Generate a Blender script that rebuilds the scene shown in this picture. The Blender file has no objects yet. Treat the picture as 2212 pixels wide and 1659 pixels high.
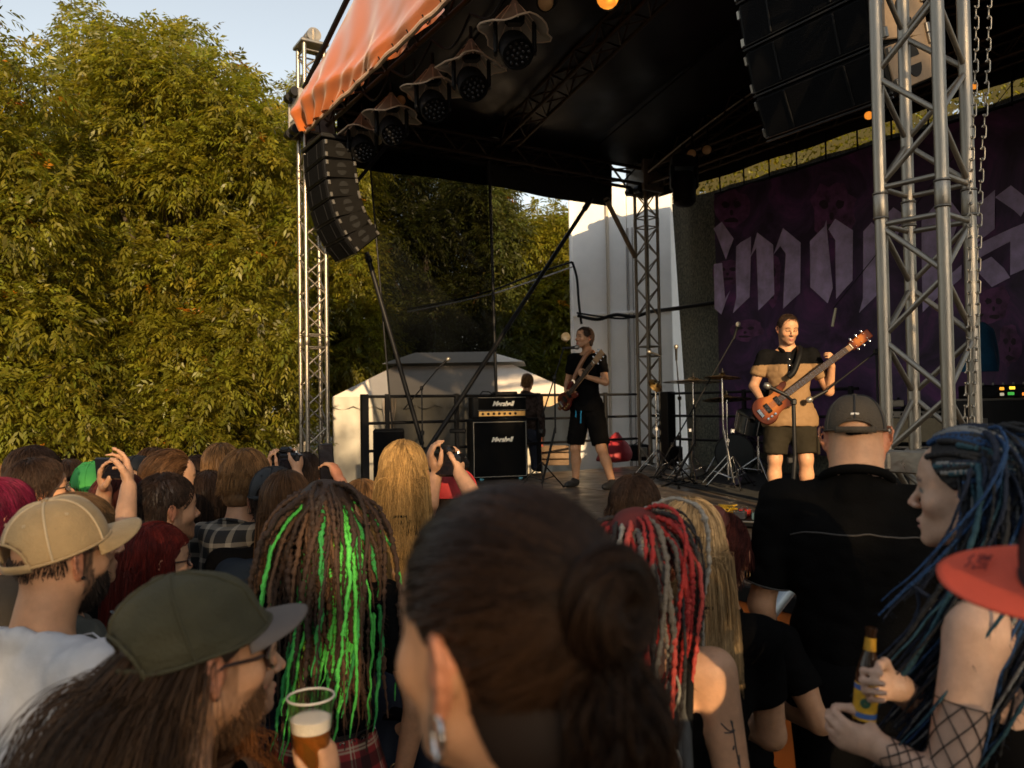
import bpy, math, random
import numpy as np
from mathutils import Vector, Matrix

rng = np.random.default_rng(7)
random.seed(7)
SC = bpy.context.scene
COL = SC.collection
PI = math.pi

# ------------------------------------------------------------------ camera
CAM_H = 1.85
PITCH = 0.0253
ROLL = 0.0155
FPX, CX, CY = 1721.0, 1106.0, 829.5
_F = Vector((0, math.cos(PITCH), math.sin(PITCH)))
_R0 = Vector((1, 0, 0))
_U0 = Vector((0, -math.sin(PITCH), math.cos(PITCH)))
_R = _R0 * math.cos(ROLL) - _U0 * math.sin(ROLL)
_U = _U0 * math.cos(ROLL) + _R0 * math.sin(ROLL)
CAM = Vector((0, 0, CAM_H))
cam_data = bpy.data.cameras.new("camera")
cam = bpy.data.objects.new("camera", cam_data)
COL.objects.link(cam)
m3 = Matrix((_R, _U, -_F)).transposed()
cam.matrix_world = Matrix.Translation(CAM) @ m3.to_4x4()
cam_data.sensor_width = 36.0
cam_data.lens = 36.0 * FPX / 2212.0
cam_data.clip_start = 0.05
cam_data.clip_end = 600
cam_data.dof.use_dof = True
cam_data.dof.focus_distance = 4.2
cam_data.dof.aperture_fstop = 3.8
SC.camera = cam

# ------------------------------------------------------------------ light
SUN_AZ, SUN_EL = math.radians(168), math.radians(16)
SUNV = Vector((math.sin(SUN_AZ) * math.cos(SUN_EL), math.cos(SUN_AZ) * math.cos(SUN_EL), math.sin(SUN_EL)))
world = bpy.data.worlds.new("World")
SC.world = world
world.use_nodes = True
wn = world.node_tree
bg = wn.nodes["Background"]
sky = wn.nodes.new("ShaderNodeTexSky")
sky.sky_type = 'NISHITA'
sky.sun_disc = False
sky.sun_elevation = SUN_EL
sky.sun_rotation = SUN_AZ
sky.air_density = 1.3
sky.dust_density = 0.6
sky.ozone_density = 0.6
hsv = wn.nodes.new("ShaderNodeHueSaturation")
hsv.inputs['Saturation'].default_value = 0.42
wn.links.new(sky.outputs[0], hsv.inputs['Color'])
wn.links.new(hsv.outputs[0], bg.inputs[0])
bg.inputs[1].default_value = 0.13
sun_d = bpy.data.lights.new("sun", 'SUN')
sun_d.energy = 5.0
sun_d.angle = math.radians(0.6)
sun_d.color = (1.0, 0.70, 0.38)
sun = bpy.data.objects.new("sun", sun_d)
COL.objects.link(sun)
sun.rotation_euler = SUNV.to_track_quat('Z', 'Y').to_euler()
sun.location = (0, -20, 30)
SC.view_settings.view_transform = 'Standard'
SC.view_settings.look = 'None'
SC.view_settings.exposure = 0.6
SC.view_settings.gamma = 1.0
SC.view_settings.use_curve_mapping = False
SC.render.engine = 'CYCLES'
SC.cycles.max_bounces = 7
SC.cycles.transparent_max_bounces = 14
SC.cycles.use_denoising = True
SC.cycles.sample_clamp_indirect = 6.0


# ------------------------------------------------------------------ picture helpers
def ray(px, py):
    """direction through an image point, scaled to unit depth"""
    return _F + _R * ((px - CX) / FPX) + _U * (-(py - CY) / FPX)


def P(px, py, d):
    return CAM + ray(px, py) * d


def Pz(px, py, z):
    r = ray(px, py)
    return CAM + r * ((z - CAM_H) / r.z)


# stage axes: u runs along the stage front (left to right), v into the stage
TL = Vector((-2.35, 9.45, 0))
UU = Vector((0.537, -0.8435, 0)).normalized()
VV = Vector((0.8435, 0.537, 0)).normalized()
ZZ = Vector((0, 0, 1))
DECK = 0.90
SW, SD = 7.41, 5.3


def ST(t, v, z=0.0):
    return TL + UU * t + VV * v + ZZ * z


def on_v(px, py, v):
    """point of the vertical plane at stage depth v that shows at an image point -> (t, z)"""
    r = ray(px, py)
    k = ((TL + VV * v) - CAM).dot(VV) / r.dot(VV)
    q = CAM + r * k
    return (q - TL).dot(UU), q.z


STAGE_R = Matrix((UU, VV, ZZ)).transposed()   # columns u, v, z


# ------------------------------------------------------------------ materials
_mats = {}


def M(name, col, rough=0.6, metal=0.0, var=0.0, vscale=8.0, bump=0.0, bscale=60.0, spec=0.5,
      sheen=0.0, attr=None, trans=0.0, sss=0.0, stretch=None, rvar=0.0, coat=0.0, emit=None):
    if name in _mats:
        return _mats[name]
    m = bpy.data.materials.new(name)
    m.use_nodes = True
    nt = m.node_tree
    N, L = nt.nodes, nt.links
    b = N["Principled BSDF"]
    b.inputs["Roughness"].default_value = rough
    b.inputs["Metallic"].default_value = metal
    b.inputs["Specular IOR Level"].default_value = spec
    if sheen:
        b.inputs["Sheen Weight"].default_value = sheen
        b.inputs["Sheen Roughness"].default_value = 0.4
    if coat:
        b.inputs["Coat Weight"].default_value = coat
        b.inputs["Coat Roughness"].default_value = 0.12
    if trans:
        b.inputs["Transmission Weight"].default_value = trans
    if sss:
        b.inputs["Subsurface Weight"].default_value = sss
        b.inputs["Subsurface Radius"].default_value = (0.012, 0.005, 0.003)
        b.inputs["Subsurface Scale"].default_value = 1.0
    src = None
    if attr:
        a = N.new("ShaderNodeAttribute")
        a.attribute_name = attr
        src = a.outputs["Color"]
    else:
        c = N.new("ShaderNodeRGB")
        c.outputs[0].default_value = (*col, 1)
        src = c.outputs[0]
    vec = None
    if var or bump or rvar:
        tc = N.new("ShaderNodeTexCoord")
        vec = tc.outputs["Object"]
        if stretch:
            mp = N.new("ShaderNodeMapping")
            mp.inputs["Scale"].default_value = stretch
            L.new(vec, mp.inputs["Vector"])
            vec = mp.outputs[0]
    if var:
        n = N.new("ShaderNodeTexNoise")
        n.inputs["Scale"].default_value = vscale
        n.inputs["Detail"].default_value = 6
        n.inputs["Roughness"].default_value = 0.65
        L.new(vec, n.inputs["Vector"])
        mr = N.new("ShaderNodeMapRange")
        mr.inputs[1].default_value = 0.3
        mr.inputs[2].default_value = 0.7
        mr.inputs[3].default_value = 1 - var
        mr.inputs[4].default_value = 1 + var * 0.7
        L.new(n.outputs[0], mr.inputs[0])
        mx = N.new("ShaderNodeMix")
        mx.data_type = 'RGBA'
        mx.blend_type = 'MULTIPLY'
        mx.inputs[0].default_value = 1.0
        L.new(src, mx.inputs[6])
        L.new(mr.outputs[0], mx.inputs[7])
        src = mx.outputs[2]
    L.new(src, b.inputs["Base Color"])
    if rvar:
        n2 = N.new("ShaderNodeTexNoise")
        n2.inputs["Scale"].default_value = vscale * 2.3
        n2.inputs["Detail"].default_value = 5
        L.new(vec, n2.inputs["Vector"])
        m2 = N.new("ShaderNodeMapRange")
        m2.inputs[1].default_value = 0.3
        m2.inputs[2].default_value = 0.7
        m2.inputs[3].default_value = max(0.02, rough - rvar)
        m2.inputs[4].default_value = min(1, rough + rvar)
        L.new(n2.outputs[0], m2.inputs[0])
        L.new(m2.outputs[0], b.inputs["Roughness"])
    if bump:
        n3 = N.new("ShaderNodeTexNoise")
        n3.inputs["Scale"].default_value = bscale
        n3.inputs["Detail"].default_value = 4
        L.new(vec, n3.inputs["Vector"])
        bp = N.new("ShaderNodeBump")
        bp.inputs["Strength"].default_value = bump
        bp.inputs["Distance"].default_value = 0.01
        L.new(n3.outputs[0], bp.inputs["Height"])
        L.new(bp.outputs[0], b.inputs["Normal"])
    if emit:
        b.inputs["Emission Color"].default_value = (*emit[0], 1)
        b.inputs["Emission Strength"].default_value = emit[1]
    _mats[name] = m
    return m


def mix_clear(name, col, keep, rough=0.8, spec=.5):
    """thin netting / film: part opaque, part see-through"""
    if name in _mats:
        return _mats[name]
    m = bpy.data.materials.new(name)
    m.use_nodes = True
    nt = m.node_tree
    b = nt.nodes["Principled BSDF"]
    b.inputs["Base Color"].default_value = (*col, 1)
    b.inputs["Roughness"].default_value = rough
    b.inputs["Specular IOR Level"].default_value = spec
    t = nt.nodes.new("ShaderNodeBsdfTransparent")
    mx = nt.nodes.new("ShaderNodeMixShader")
    mx.inputs[0].default_value = keep
    nt.links.new(t.outputs[0], mx.inputs[1])
    nt.links.new(b.outputs[0], mx.inputs[2])
    nt.links.new(mx.outputs[0], nt.nodes["Material Output"].inputs[0])
    _mats[name] = m
    return m


def hair_mat(name, col, rough=0.42, rand=0.35):
    if name in _mats:
        return _mats[name]
    m = bpy.data.materials.new(name)
    m.use_nodes = True
    nt = m.node_tree
    b = nt.nodes["Principled BSDF"]
    b.inputs["Roughness"].default_value = rough
    b.inputs["Specular IOR Level"].default_value = .32
    b.inputs["Specular Tint"].default_value = (*[min(1, .35 + 2.2 * c) for c in col], 1)
    inf = nt.nodes.new("ShaderNodeHairInfo")
    mr = nt.nodes.new("ShaderNodeMapRange")
    mr.inputs[3].default_value = 1 - rand
    mr.inputs[4].default_value = 1 + rand
    nt.links.new(inf.outputs["Random"], mr.inputs[0])
    mx = nt.nodes.new("ShaderNodeMix")
    mx.data_type = 'RGBA'
    mx.blend_type = 'MULTIPLY'
    mx.inputs[0].default_value = 1
    mx.inputs[6].default_value = (*col, 1)
    nt.links.new(mr.outputs[0], mx.inputs[7])
    nt.links.new(mx.outputs[2], b.inputs["Base Color"])
    m["col"] = col
    _mats[name] = m
    return m


# ------------------------------------------------------------------ object helpers
def mesh_np(name, V, F, mat=None, smooth=True, cols=None):
    """V (n,3), F: (m,4) / (m,3) array or a list of index lists"""
    me = bpy.data.meshes.new(name)
    V = np.asarray(V, dtype=np.float32).reshape(-1, 3)
    if isinstance(F, np.ndarray):
        k = F.shape[1]
        loops = F.astype(np.int32).ravel()
        starts = np.arange(len(F), dtype=np.int32) * k
        me.vertices.add(len(V))
        me.vertices.foreach_set("co", V.ravel())
        me.loops.add(len(loops))
        me.loops.foreach_set("vertex_index", loops)
        me.polygons.add(len(F))
        me.polygons.foreach_set("loop_start", starts)
        me.update(calc_edges=True)
        me.validate()
    else:
        me.from_pydata([tuple(v) for v in V.tolist()], [], [list(f) for f in F])
        me.update()
    if smooth and len(me.polygons):
        me.polygons.foreach_set("use_smooth", np.ones(len(me.polygons), dtype=bool))
    if cols is not None:
        at = me.attributes.new("col", 'FLOAT_COLOR', 'POINT')
        c4 = np.ones((len(V), 4), dtype=np.float32)
        c4[:, :3] = cols
        at.data.foreach_set("color", c4.ravel())
    if mat:
        me.materials.append(mat)
    return me


def link(name, data, parent=None, label=None, cat=None, group=None, kind=None, mw=None):
    o = bpy.data.objects.new(name, data)
    COL.objects.link(o)
    if mw is not None:
        o.matrix_basis = mw
    if parent is not None:
        o.parent = parent
    tag(o, label, cat, group, kind)
    return o


def tag(o, label=None, cat=None, group=None, kind=None):
    if label:
        o["label"] = label
    if cat:
        o["category"] = cat
    if group:
        o["group"] = group
    if kind:
        o["kind"] = kind
    return o


def root(name, loc, label, cat, group=None, rz=0.0, rot=None):
    o = bpy.data.objects.new(name, None)
    o.empty_display_size = 0.1
    COL.objects.link(o)
    mw = Matrix.Translation(Vector(loc))
    if rot is not None:
        mw = mw @ rot.to_4x4()
    elif rz:
        mw = mw @ Matrix.Rotation(rz, 4, 'Z')
    o.matrix_basis = mw
    tag(o, label, cat, group)
    return o


def inv(parent):
    m = Matrix.Identity(4)
    p = parent
    while p is not None:
        m = p.matrix_basis @ m
        p = p.parent
    return m.inverted()


class MB:
    """collects simple shapes into one mesh"""
    def __init__(self):
        self.v, self.f, self.n = [], [], 0

    def add(self, V, F):
        V = [tuple(x) for x in V]
        self.v += V
        self.f += [[i + self.n for i in f] for f in F]
        self.n += len(V)
        return self

    def box(self, c, s, R=None):
        hx, hy, hz = s[0] / 2, s[1] / 2, s[2] / 2
        vs = [Vector((x * hx, y * hy, z * hz)) for x, y, z in
              ((-1, -1, -1), (1, -1, -1), (1, 1, -1), (-1, 1, -1), (-1, -1, 1), (1, -1, 1), (1, 1, 1), (-1, 1, 1))]
        if R is not None:
            vs = [R @ v for v in vs]
        c = Vector(c)
        return self.add([c + v for v in vs], [(0, 3, 2, 1), (4, 5, 6, 7), (0, 1, 5, 4), (1, 2, 6, 5), (2, 3, 7, 6), (3, 0, 4, 7)])

    def rbox(self, c, s, b=0.01, R=None):
        """box with chamfered edges"""
        hx, hy, hz = s[0] / 2, s[1] / 2, s[2] / 2
        b = min(b, hx * .9, hy * .9, hz * .9)
        vs = []
        idx = {}
        for sx in (-1, 1):
            for sy in (-1, 1):
                for sz in (-1, 1):
                    for a in range(3):
                        p = [sx * (hx - b), sy * (hy - b), sz * (hz - b)]
                        p[a] = (sx * hx, sy * hy, sz * hz)[a]
                        idx[(sx, sy, sz, a)] = len(vs)
                        vs.append(Vector(p))
        fs = []
        def q(*k):
            f = [idx[x] for x in k]
            cen = sum((vs[i] for i in f), Vector()) / len(f)
            nn = (vs[f[1]] - vs[f[0]]).cross(vs[f[2]] - vs[f[1]])
            if nn.dot(cen) < 0:
                f.reverse()
            fs.append(f)
        for a in range(3):
            o1, o2 = [(1, 2), (0, 2), (0, 1)][a]
            for s_ in (-1, 1):
                k = []
                for x, y in ((-1, -1), (1, -1), (1, 1), (-1, 1)):
                    t = [0, 0, 0]
                    t[a], t[o1], t[o2] = s_, x, y
                    k.append((*t, a))
                q(*k)
        for a in range(3):
            o1, o2 = [(1, 2), (0, 2), (0, 1)][a]
            for x in (-1, 1):
                for y in (-1, 1):
                    t0, t1 = [0, 0, 0], [0, 0, 0]
                    t0[a], t1[a] = -1, 1
                    t0[o1] = t1[o1] = x
                    t0[o2] = t1[o2] = y
                    q((*t0, o1), (*t1, o1), (*t1, o2), (*t0, o2))
        for sx in (-1, 1):
            for sy in (-1, 1):
                for sz in (-1, 1):
                    q((sx, sy, sz, 0), (sx, sy, sz, 1), (sx, sy, sz, 2))
        if R is not None:
            vs = [R @ v for v in vs]
        c = Vector(c)
        return self.add([c + v for v in vs], fs)

    def tube(self, pts, r, sides=8, caps=True):
        V, F = sweep_lists(pts, r, sides, caps)
        return self.add(V, F)

    def lathe(self, prof, c=(0, 0, 0), axis=None, n=24):
        """prof: (radius, height) pairs, turned about axis"""
        ax = Vector((0, 0, 1) if axis is None else axis).normalized()
        e1 = ax.orthogonal().normalized()
        e2 = ax.cross(e1)
        c = Vector(c)
        V, F = [], []
        for r, h in prof:
            for i in range(n):
                a = 2 * PI * i / n
                V.append(c + ax * h + (e1 * math.cos(a) + e2 * math.sin(a)) * max(r, 1e-5))
        for j in range(len(prof) - 1):
            for i in range(n):
                F.append((j * n + i, j * n + (i + 1) % n, (j + 1) * n + (i + 1) % n, (j + 1) * n + i))
        return self.add(V, F)

    def extrude(self, pts, depth, fr):
        """outline pts (2d) extruded by depth; fr maps (x,y,z)->world Vector"""
        n = len(pts)
        V = [fr(x, y, 0) for x, y in pts] + [fr(x, y, depth) for x, y in pts]
        F = [list(range(n))[::-1], list(range(n, 2 * n))]
        F += [(i, (i + 1) % n, n + (i + 1) % n, n + i) for i in range(n)]
        return self.add(V, F)

    def build(self, name, mat, parent=None, world=True, smooth=False, mw=None, **kw):
        me = bpy.data.meshes.new(name)
        me.from_pydata(self.v, [], self.f)
        me.update()
        if smooth:
            for p in me.polygons:
                p.use_smooth = True
            try:
                me.set_sharp_from_angle(angle=math.radians(40))
            except Exception:
                pass
        me.materials.append(mat)
        if mw is None and parent is not None and world:
            mw = inv(parent)
        return link(name, me, parent, mw=mw, **kw)


def sweep_lists(pts, r, sides=8, caps=True):
    V, F = sweep(np.array([tuple(p) for p in pts], float), r, sides)
    n = len(pts)
    F = F.tolist()
    if caps:
        F.append(list(range(sides))[::-1])
        F.append([(n - 1) * sides + i for i in range(sides)])
    return [tuple(v) for v in V.tolist()], F


def sweep(pts, r, sides=8):
    """tube along points; r scalar or per point"""
    pts = np.asarray(pts, float)
    n = len(pts)
    r = np.broadcast_to(np.asarray(r, float), (n,))
    t = np.gradient(pts, axis=0)
    t /= np.linalg.norm(t, axis=1, keepdims=True) + 1e-12
    ref = np.array([0, 0, 1.0]) if abs(t[0, 2]) < 0.9 else np.array([1.0, 0, 0])
    e = np.cross(ref, t[0])
    e /= np.linalg.norm(e)
    E1 = np.zeros((n, 3))
    for i in range(n):
        e = e - t[i] * e.dot(t[i])
        e /= np.linalg.norm(e) + 1e-12
        E1[i] = e
    E2 = np.cross(t, E1)
    a = np.arange(sides) * 2 * PI / sides
    V = pts[:, None, :] + r[:, None, None] * (np.cos(a)[None, :, None] * E1[:, None, :] + np.sin(a)[None, :, None] * E2[:, None, :])
    i = np.arange(n - 1)[:, None] * sides
    j = np.arange(sides)[None, :]
    j2 = (np.arange(sides) + 1) % sides
    F = np.stack([i + j, i + j2[None, :], i + sides + j2[None, :], i + sides + j], axis=-1).reshape(-1, 4)
    return V.reshape(-1, 3), F


_unit = {}


def unit_tube(mat, sides=12):
    k = (mat.name, sides)
    if k not in _unit:
        V, F = sweep_lists([(0, 0, -.5), (0, 0, .5)], 1.0, sides)
        me = bpy.data.meshes.new("tube")
        me.from_pydata(V, [], F)
        for p in me.polygons:
            p.use_smooth = len(p.vertices) == 4
        me.materials.append(mat)
        me.update()
        _unit[k] = me
    return _unit[k]


def bar(name, a, b, r, mat, parent, sides=10):
    """straight round bar between two world points, sharing one mesh"""
    a, b = Vector(a), Vector(b)
    d = b - a
    q = d.to_track_quat('Z', 'Y').to_matrix().to_4x4()
    mw = Matrix.Translation((a + b) / 2) @ q @ Matrix.Diagonal((r, r, d.length, 1))
    return link(name, unit_tube(mat, sides), parent, mw=inv(parent) @ mw if parent else mw)


def text_mesh(txt, size, name="text", shear=0.0, bold=0.0):
    cu = bpy.data.curves.new(name, 'FONT')
    cu.body = txt
    cu.size = size
    cu.shear = shear
    cu.offset = bold
    cu.align_x = 'CENTER'
    cu.align_y = 'CENTER'
    cu.resolution_u = 3
    tmp = bpy.data.objects.new(name, cu)
    COL.objects.link(tmp)
    dg = bpy.context.evaluated_depsgraph_get()
    me = bpy.data.meshes.new_from_object(tmp.evaluated_get(dg))
    bpy.data.objects.remove(tmp)
    return me


def frame_mat(o, x, y):
    """4x4 with given origin, x and y axes"""
    x = Vector(x).normalized()
    y = Vector(y)
    z = x.cross(y).normalized()
    y = z.cross(x)
    m = Matrix((x, y, z)).transposed().to_4x4()
    m.translation = Vector(o)
    return m


def noise3(p, seed=0, scale=1.0, octaves=3):
    """cheap smooth noise at points (n,3), about -1..1"""
    r = np.random.default_rng(seed)
    out = np.zeros(len(p))
    amp, tot = 1.0, 0.0
    s = scale
    for o in range(octaves):
        for k in range(4):
            d = r.normal(size=3)
            d /= np.linalg.norm(d)
            out += amp * np.sin(p @ d * s * r.uniform(.7, 1.4) + r.uniform(0, 6.28)) * 0.5
        tot += amp
        amp *= 0.5
        s *= 2.1
    return out / tot
# ================================================================== STRUCTURE
alu = M("aluminium", (0.34, 0.30, 0.245), rough=0.38, metal=0.9, var=0.16, vscale=5, bump=0.12, bscale=45, rvar=0.12)
alu_dark = M("aluminium_worn", (0.30, 0.25, 0.19), rough=0.45, metal=0.8, var=0.2, vscale=6, rvar=0.1)
black_paint = M("black_paint", (0.007, 0.007, 0.0075), rough=0.55, var=0.3, vscale=12, spec=.15)
black_steel = M("black_steel", (0.010, 0.010, 0.011), rough=0.45, spec=.25)
chrome = M("chrome", (0.7, 0.7, 0.7), rough=0.18, metal=1.0)
brass = M("brass", (0.62, 0.40, 0.13), rough=0.3, metal=1.0, var=0.25, vscale=10)

# ground -------------------------------------------------------------
g_mat = M("ground_soil", (0.055, 0.045, 0.034), rough=0.95, var=0.4, vscale=1.2, bump=0.5, bscale=9)
gx = np.linspace(-1, 1, 41)
gx = np.sign(gx) * np.abs(gx) ** 2.2 * 150
GX, GY = np.meshgrid(gx, gx, indexing='ij')
gV = np.stack([GX, GY + 20, np.zeros_like(GX)], -1).reshape(-1, 3)
gi = np.arange(40)[:, None] * 41 + np.arange(40)[None, :]
gF = np.stack([gi, gi + 41, gi + 42, gi + 1], -1).reshape(-1, 4)
link("ground", mesh_np("ground", gV, gF, g_mat), kind="structure")

# stage --------------------------------------------------------------
deck_mat = M("deck_ply", (0.10, 0.075, 0.055), rough=0.42, var=0.45, vscale=2.2, bump=0.25, bscale=18, rvar=0.14)
skirt_mat = M("orange_vinyl", (0.50, 0.13, 0.022), rough=0.34, var=0.15, vscale=1.6, spec=0.55, bump=0.08, bscale=30)
stage = root("stage_platform", ST(3.7, 2.6), "low stage platform with plywood deck and orange vinyl skirt", "stage")
mb = MB()
mb.box(ST(SW / 2, SD / 2 + .25, (DECK - .03) / 2), (SW - .5, SD - .1, DECK - .09), STAGE_R)
mb.build("substructure", black_paint, stage)
nu, nv = 6, 5
t0, t1, v0, v1 = 0.16, SW - .16, 0.18, SD + .32
for i in range(nu):
    for j in range(nv):
        a, b = t0 + (t1 - t0) * i / nu, t0 + (t1 - t0) * (i + 1) / nu
        c, d = v0 + (v1 - v0) * j / nv, v0 + (v1 - v0) * (j + 1) / nv
        MB().rbox(ST((a + b) / 2, (c + d) / 2, DECK - .02 + rng.uniform(-.002, .002)), (b - a - .008, d - c - .008, .04), .004, STAGE_R).build("deck_panel", deck_mat, stage)
# skirt with soft folds
def sheet(fn, nx, ny):
    """grid surface from fn(s, r) -> (x,y,z); s,r arrays 0..1"""
    s, r = np.meshgrid(np.linspace(0, 1, nx + 1), np.linspace(0, 1, ny + 1), indexing='ij')
    V = fn(s.ravel(), r.ravel())
    i = np.arange(nx)[:, None] * (ny + 1) + np.arange(ny)[None, :]
    F = np.stack([i, i + ny + 1, i + ny + 2, i + 1], -1).reshape(-1, 4)
    return V, F

def st_np(t, v, z):
    t, v, z = np.broadcast_arrays(t, v, z)
    return np.array(TL)[None] + t[:, None] * np.array(UU) + v[:, None] * np.array(VV) + z[:, None] * np.array(ZZ)

def skirt_fn(s, r):
    t = .1 + (SW - .2) * s
    z = .03 + (DECK - .1) * r
    v = .12 + .022 * np.sin(t * 7 + 1.5 * np.sin(t * 2.3)) * (1 - r) + .012 * np.sin(t * 3 + r * 4)
    v -= .03 * np.exp(-((r - .55 - .1 * np.sin(t * 2)) / .08) ** 2)
    return st_np(t, v, z)
V, F = sheet(skirt_fn, 220, 16)
link("skirt", mesh_np("skirt", V, F, skirt_mat), stage, mw=inv(stage))
MB().rbox(ST(SW / 2, .11, DECK - .035), (SW - .1, .05, .085), .006, STAGE_R).build("edge_trim", black_paint, stage)
for k in range(16):
    MB().tube([ST(.3 + k * .46, .075, DECK - .06), ST(.3 + k * .46, .068, DECK - .12)], .009, 6).build("hook", black_steel, stage)
carpet_mat = M("drum_carpet", (0.012, 0.014, 0.016), rough=0.95, var=0.3, vscale=14, bump=0.4, bscale=120)
cp = [Pz(1418, 1036, DECK + .006), Pz(1668, 1094, DECK + .006)]
ca, cb = [((q - TL).dot(UU), (q - TL).dot(VV)) for q in cp]
def carpet_fn(s, r):
    t = ca[0] + (cb[0] + .9 - ca[0]) * s
    vv = np.interp(s, [0, .75, 1], [ca[1], cb[1], cb[1] + .1])
    v = vv + (5.35 - vv) * r
    return st_np(t, v, DECK + .008 + .004 * np.sin(t * 5) * np.sin(v * 4))
V, F = sheet(carpet_fn, 30, 20)
tag(link("drum_carpet", mesh_np("drum_carpet", V, F, carpet_mat)), "black carpet laid under the drum kit on the stage", "carpet")


# trusses --------------------------------------------------------------
def truss(rt, A, B, side, mat, r_ch=.025, r_br=.0115, w=.24, period=.5, joints=(), rings=True, first_chord="chord"):
    """square lattice girder from A to B; side = one lateral direction"""
    A, B = Vector(A), Vector(B)
    ax = (B - A).normalized()
    L = (B - A).length
    e1 = (Vector(side) - ax * Vector(side).dot(ax)).normalized()
    e2 = ax.cross(e1)
    cor = [(1, 1), (1, -1), (-1, -1), (-1, 1)]
    C = [(e1 * x + e2 * y) * (w / 2) for x, y in cor]
    stops = [0] + [j for j in joints if 0 < j < L] + [L]
    for k in range(len(stops) - 1):
        s0, s1 = stops[k], stops[k + 1]
        for c in C:
            bar("chord", A + ax * s0 + c, A + ax * s1 + c, r_ch, mat, rt, 14)
        a, b = s0 + .075, s1 - .075
        if rings:
            for s in (a, b):
                for i in range(4):
                    bar("brace", A + ax * s + C[i], A + ax * s + C[(i + 1) % 4], r_br, mat, rt, 8)
        n = max(2, 2 * round((b - a) / period))
        for i in range(4):
            p, q = C[i], C[(i + 1) % 4]
            if i % 2:
                p, q = q, p
            for m in range(n):
                u0, u1 = a + (b - a) * (m + .04) / n, a + (b - a) * (m + .96) / n
                if m % 2 == 0:
                    bar("brace", A + ax * u0 + p, A + ax * u1 + q, r_br, mat, rt, 8)
                else:
                    bar("brace", A + ax * u0 + q, A + ax * u1 + p, r_br, mat, rt, 8)
        if k > 0:
            for c in C:
                bar("coupler", A + ax * (s0 - .045) + c, A + ax * (s0 + .045) + c, r_ch * 1.14, mat, rt, 14)
                for o in (-.05, .05):
                    bar("collar", A + ax * (s0 + o - .004) + c, A + ax * (s0 + o + .004) + c, r_ch * 1.22, mat, rt, 14)


TR_, BL_, BR_ = ST(SW, 0) + Vector((.048, 0, 0)), ST(0, SD), ST(SW, SD)
towers = [
    ("front left", TL, "slim aluminium truss tower at the stage corner beside the leafy trees", 6.15, alu),
    ("front right", TR_, "aluminium truss tower close up between the bald man and the hoist chains", 6.3, alu),
    ("rear left", BL_, "distant truss tower standing before the white wall", 5.6, alu_dark),
    ("rear right", BR_, "truss tower at the far right back of the stage", 5.6, alu_dark),
]
for nm, base, lab, H, mt in towers:
    rt = root("truss_tower", base, lab, "truss tower", "lattice towers carrying the stage roof")
    truss(rt, base + ZZ * .03, base + ZZ * H, UU if nm != "front right" else Matrix.Rotation(math.radians(6), 3, 'Z') @ UU, mt, joints=(.6, 2.6, 4.6), period=.5)
    MB().rbox(base + ZZ * .02, (.6, .6, .03), .005, STAGE_R).build("base_plate", mt, rt)
    if nm in ("front left",):
        # head block with pulleys on top
        tp = base + ZZ * H
        MB().rbox(tp + ZZ * .02, (.34, .34, .04), .008, STAGE_R).build("top_plate", mt, rt)
        for s in (-.08, 0, .08):
            MB().lathe([(0.001, -.03), (.085, -.03), (.07, 0), (.085, .03), (.001, .03)], tp + UU * (.02 + s) + ZZ * .12, UU, 18).build("pulley", mt, rt, smooth=True)
        MB().rbox(tp + ZZ * .1, (.30, .03, .16), .006, STAGE_R).build("bracket", mt, rt)
    if nm in ("front left", "front right", "rear left"):
        # sleeve block where the roof meets the tower
        sm = M("sleeve_grey", (0.34, 0.31, 0.28), rough=0.5, metal=0.4, var=0.25, vscale=9)
        for s in (-1, 1):
            MB().rbox(base + UU * s * .19 + ZZ * 5.32, (.04, .44, .5), .008, STAGE_R).build("sleeve_plate", sm, rt)
        for s in (-1, 1):
            MB().rbox(base + VV * s * .19 + ZZ * 5.32, (.34, .04, .5), .008, STAGE_R).build("sleeve_plate", sm, rt)
        for zz in (5.10, 5.54):
            for s in (-1, 1):
                MB().lathe([(0.001, -.05), (.055, -.05), (.055, .05), (.001, .05)], base + VV * (-.24) + UU * s * .1 + ZZ * zz, UU, 14).build("roller", black_steel, rt, smooth=True)
    if nm == "front left":
        wm = M("white_label", (0.75, 0.74, 0.7), rough=0.6)
        MB().rbox(base - VV * .215 - UU * .02 + ZZ * 5.3, (.24, .012, .09), .003, STAGE_R).build("label_plate", wm, rt)
    if nm == "front right":
        # clamp, strap and steel outrigger tube
        for s, v in ((-.12, -.14), (-.12, .12)):
            MB().rbox(base + UU * s + VV * v + ZZ * 1.60, (.10, .075, .075), .008, STAGE_R).build("clamp", alu, rt)
        MB().rbox(base - VV * .16 + ZZ * 1.60, (.34, .02, .09), .006, STAGE_R).build("clamp_plate", alu, rt)
        gal = M("galvanised", (0.30, 0.34, 0.37), rough=0.42, metal=0.7, var=0.2, vscale=6)
        qa, qb = P(1700, 1274, 3.12), P(1640, 1350, 3.05)
        dq = (qb - qa)
        bar("outrigger", qa - dq * 1.6, qa + dq * 5.2, .033, gal, rt, 18)

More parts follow.
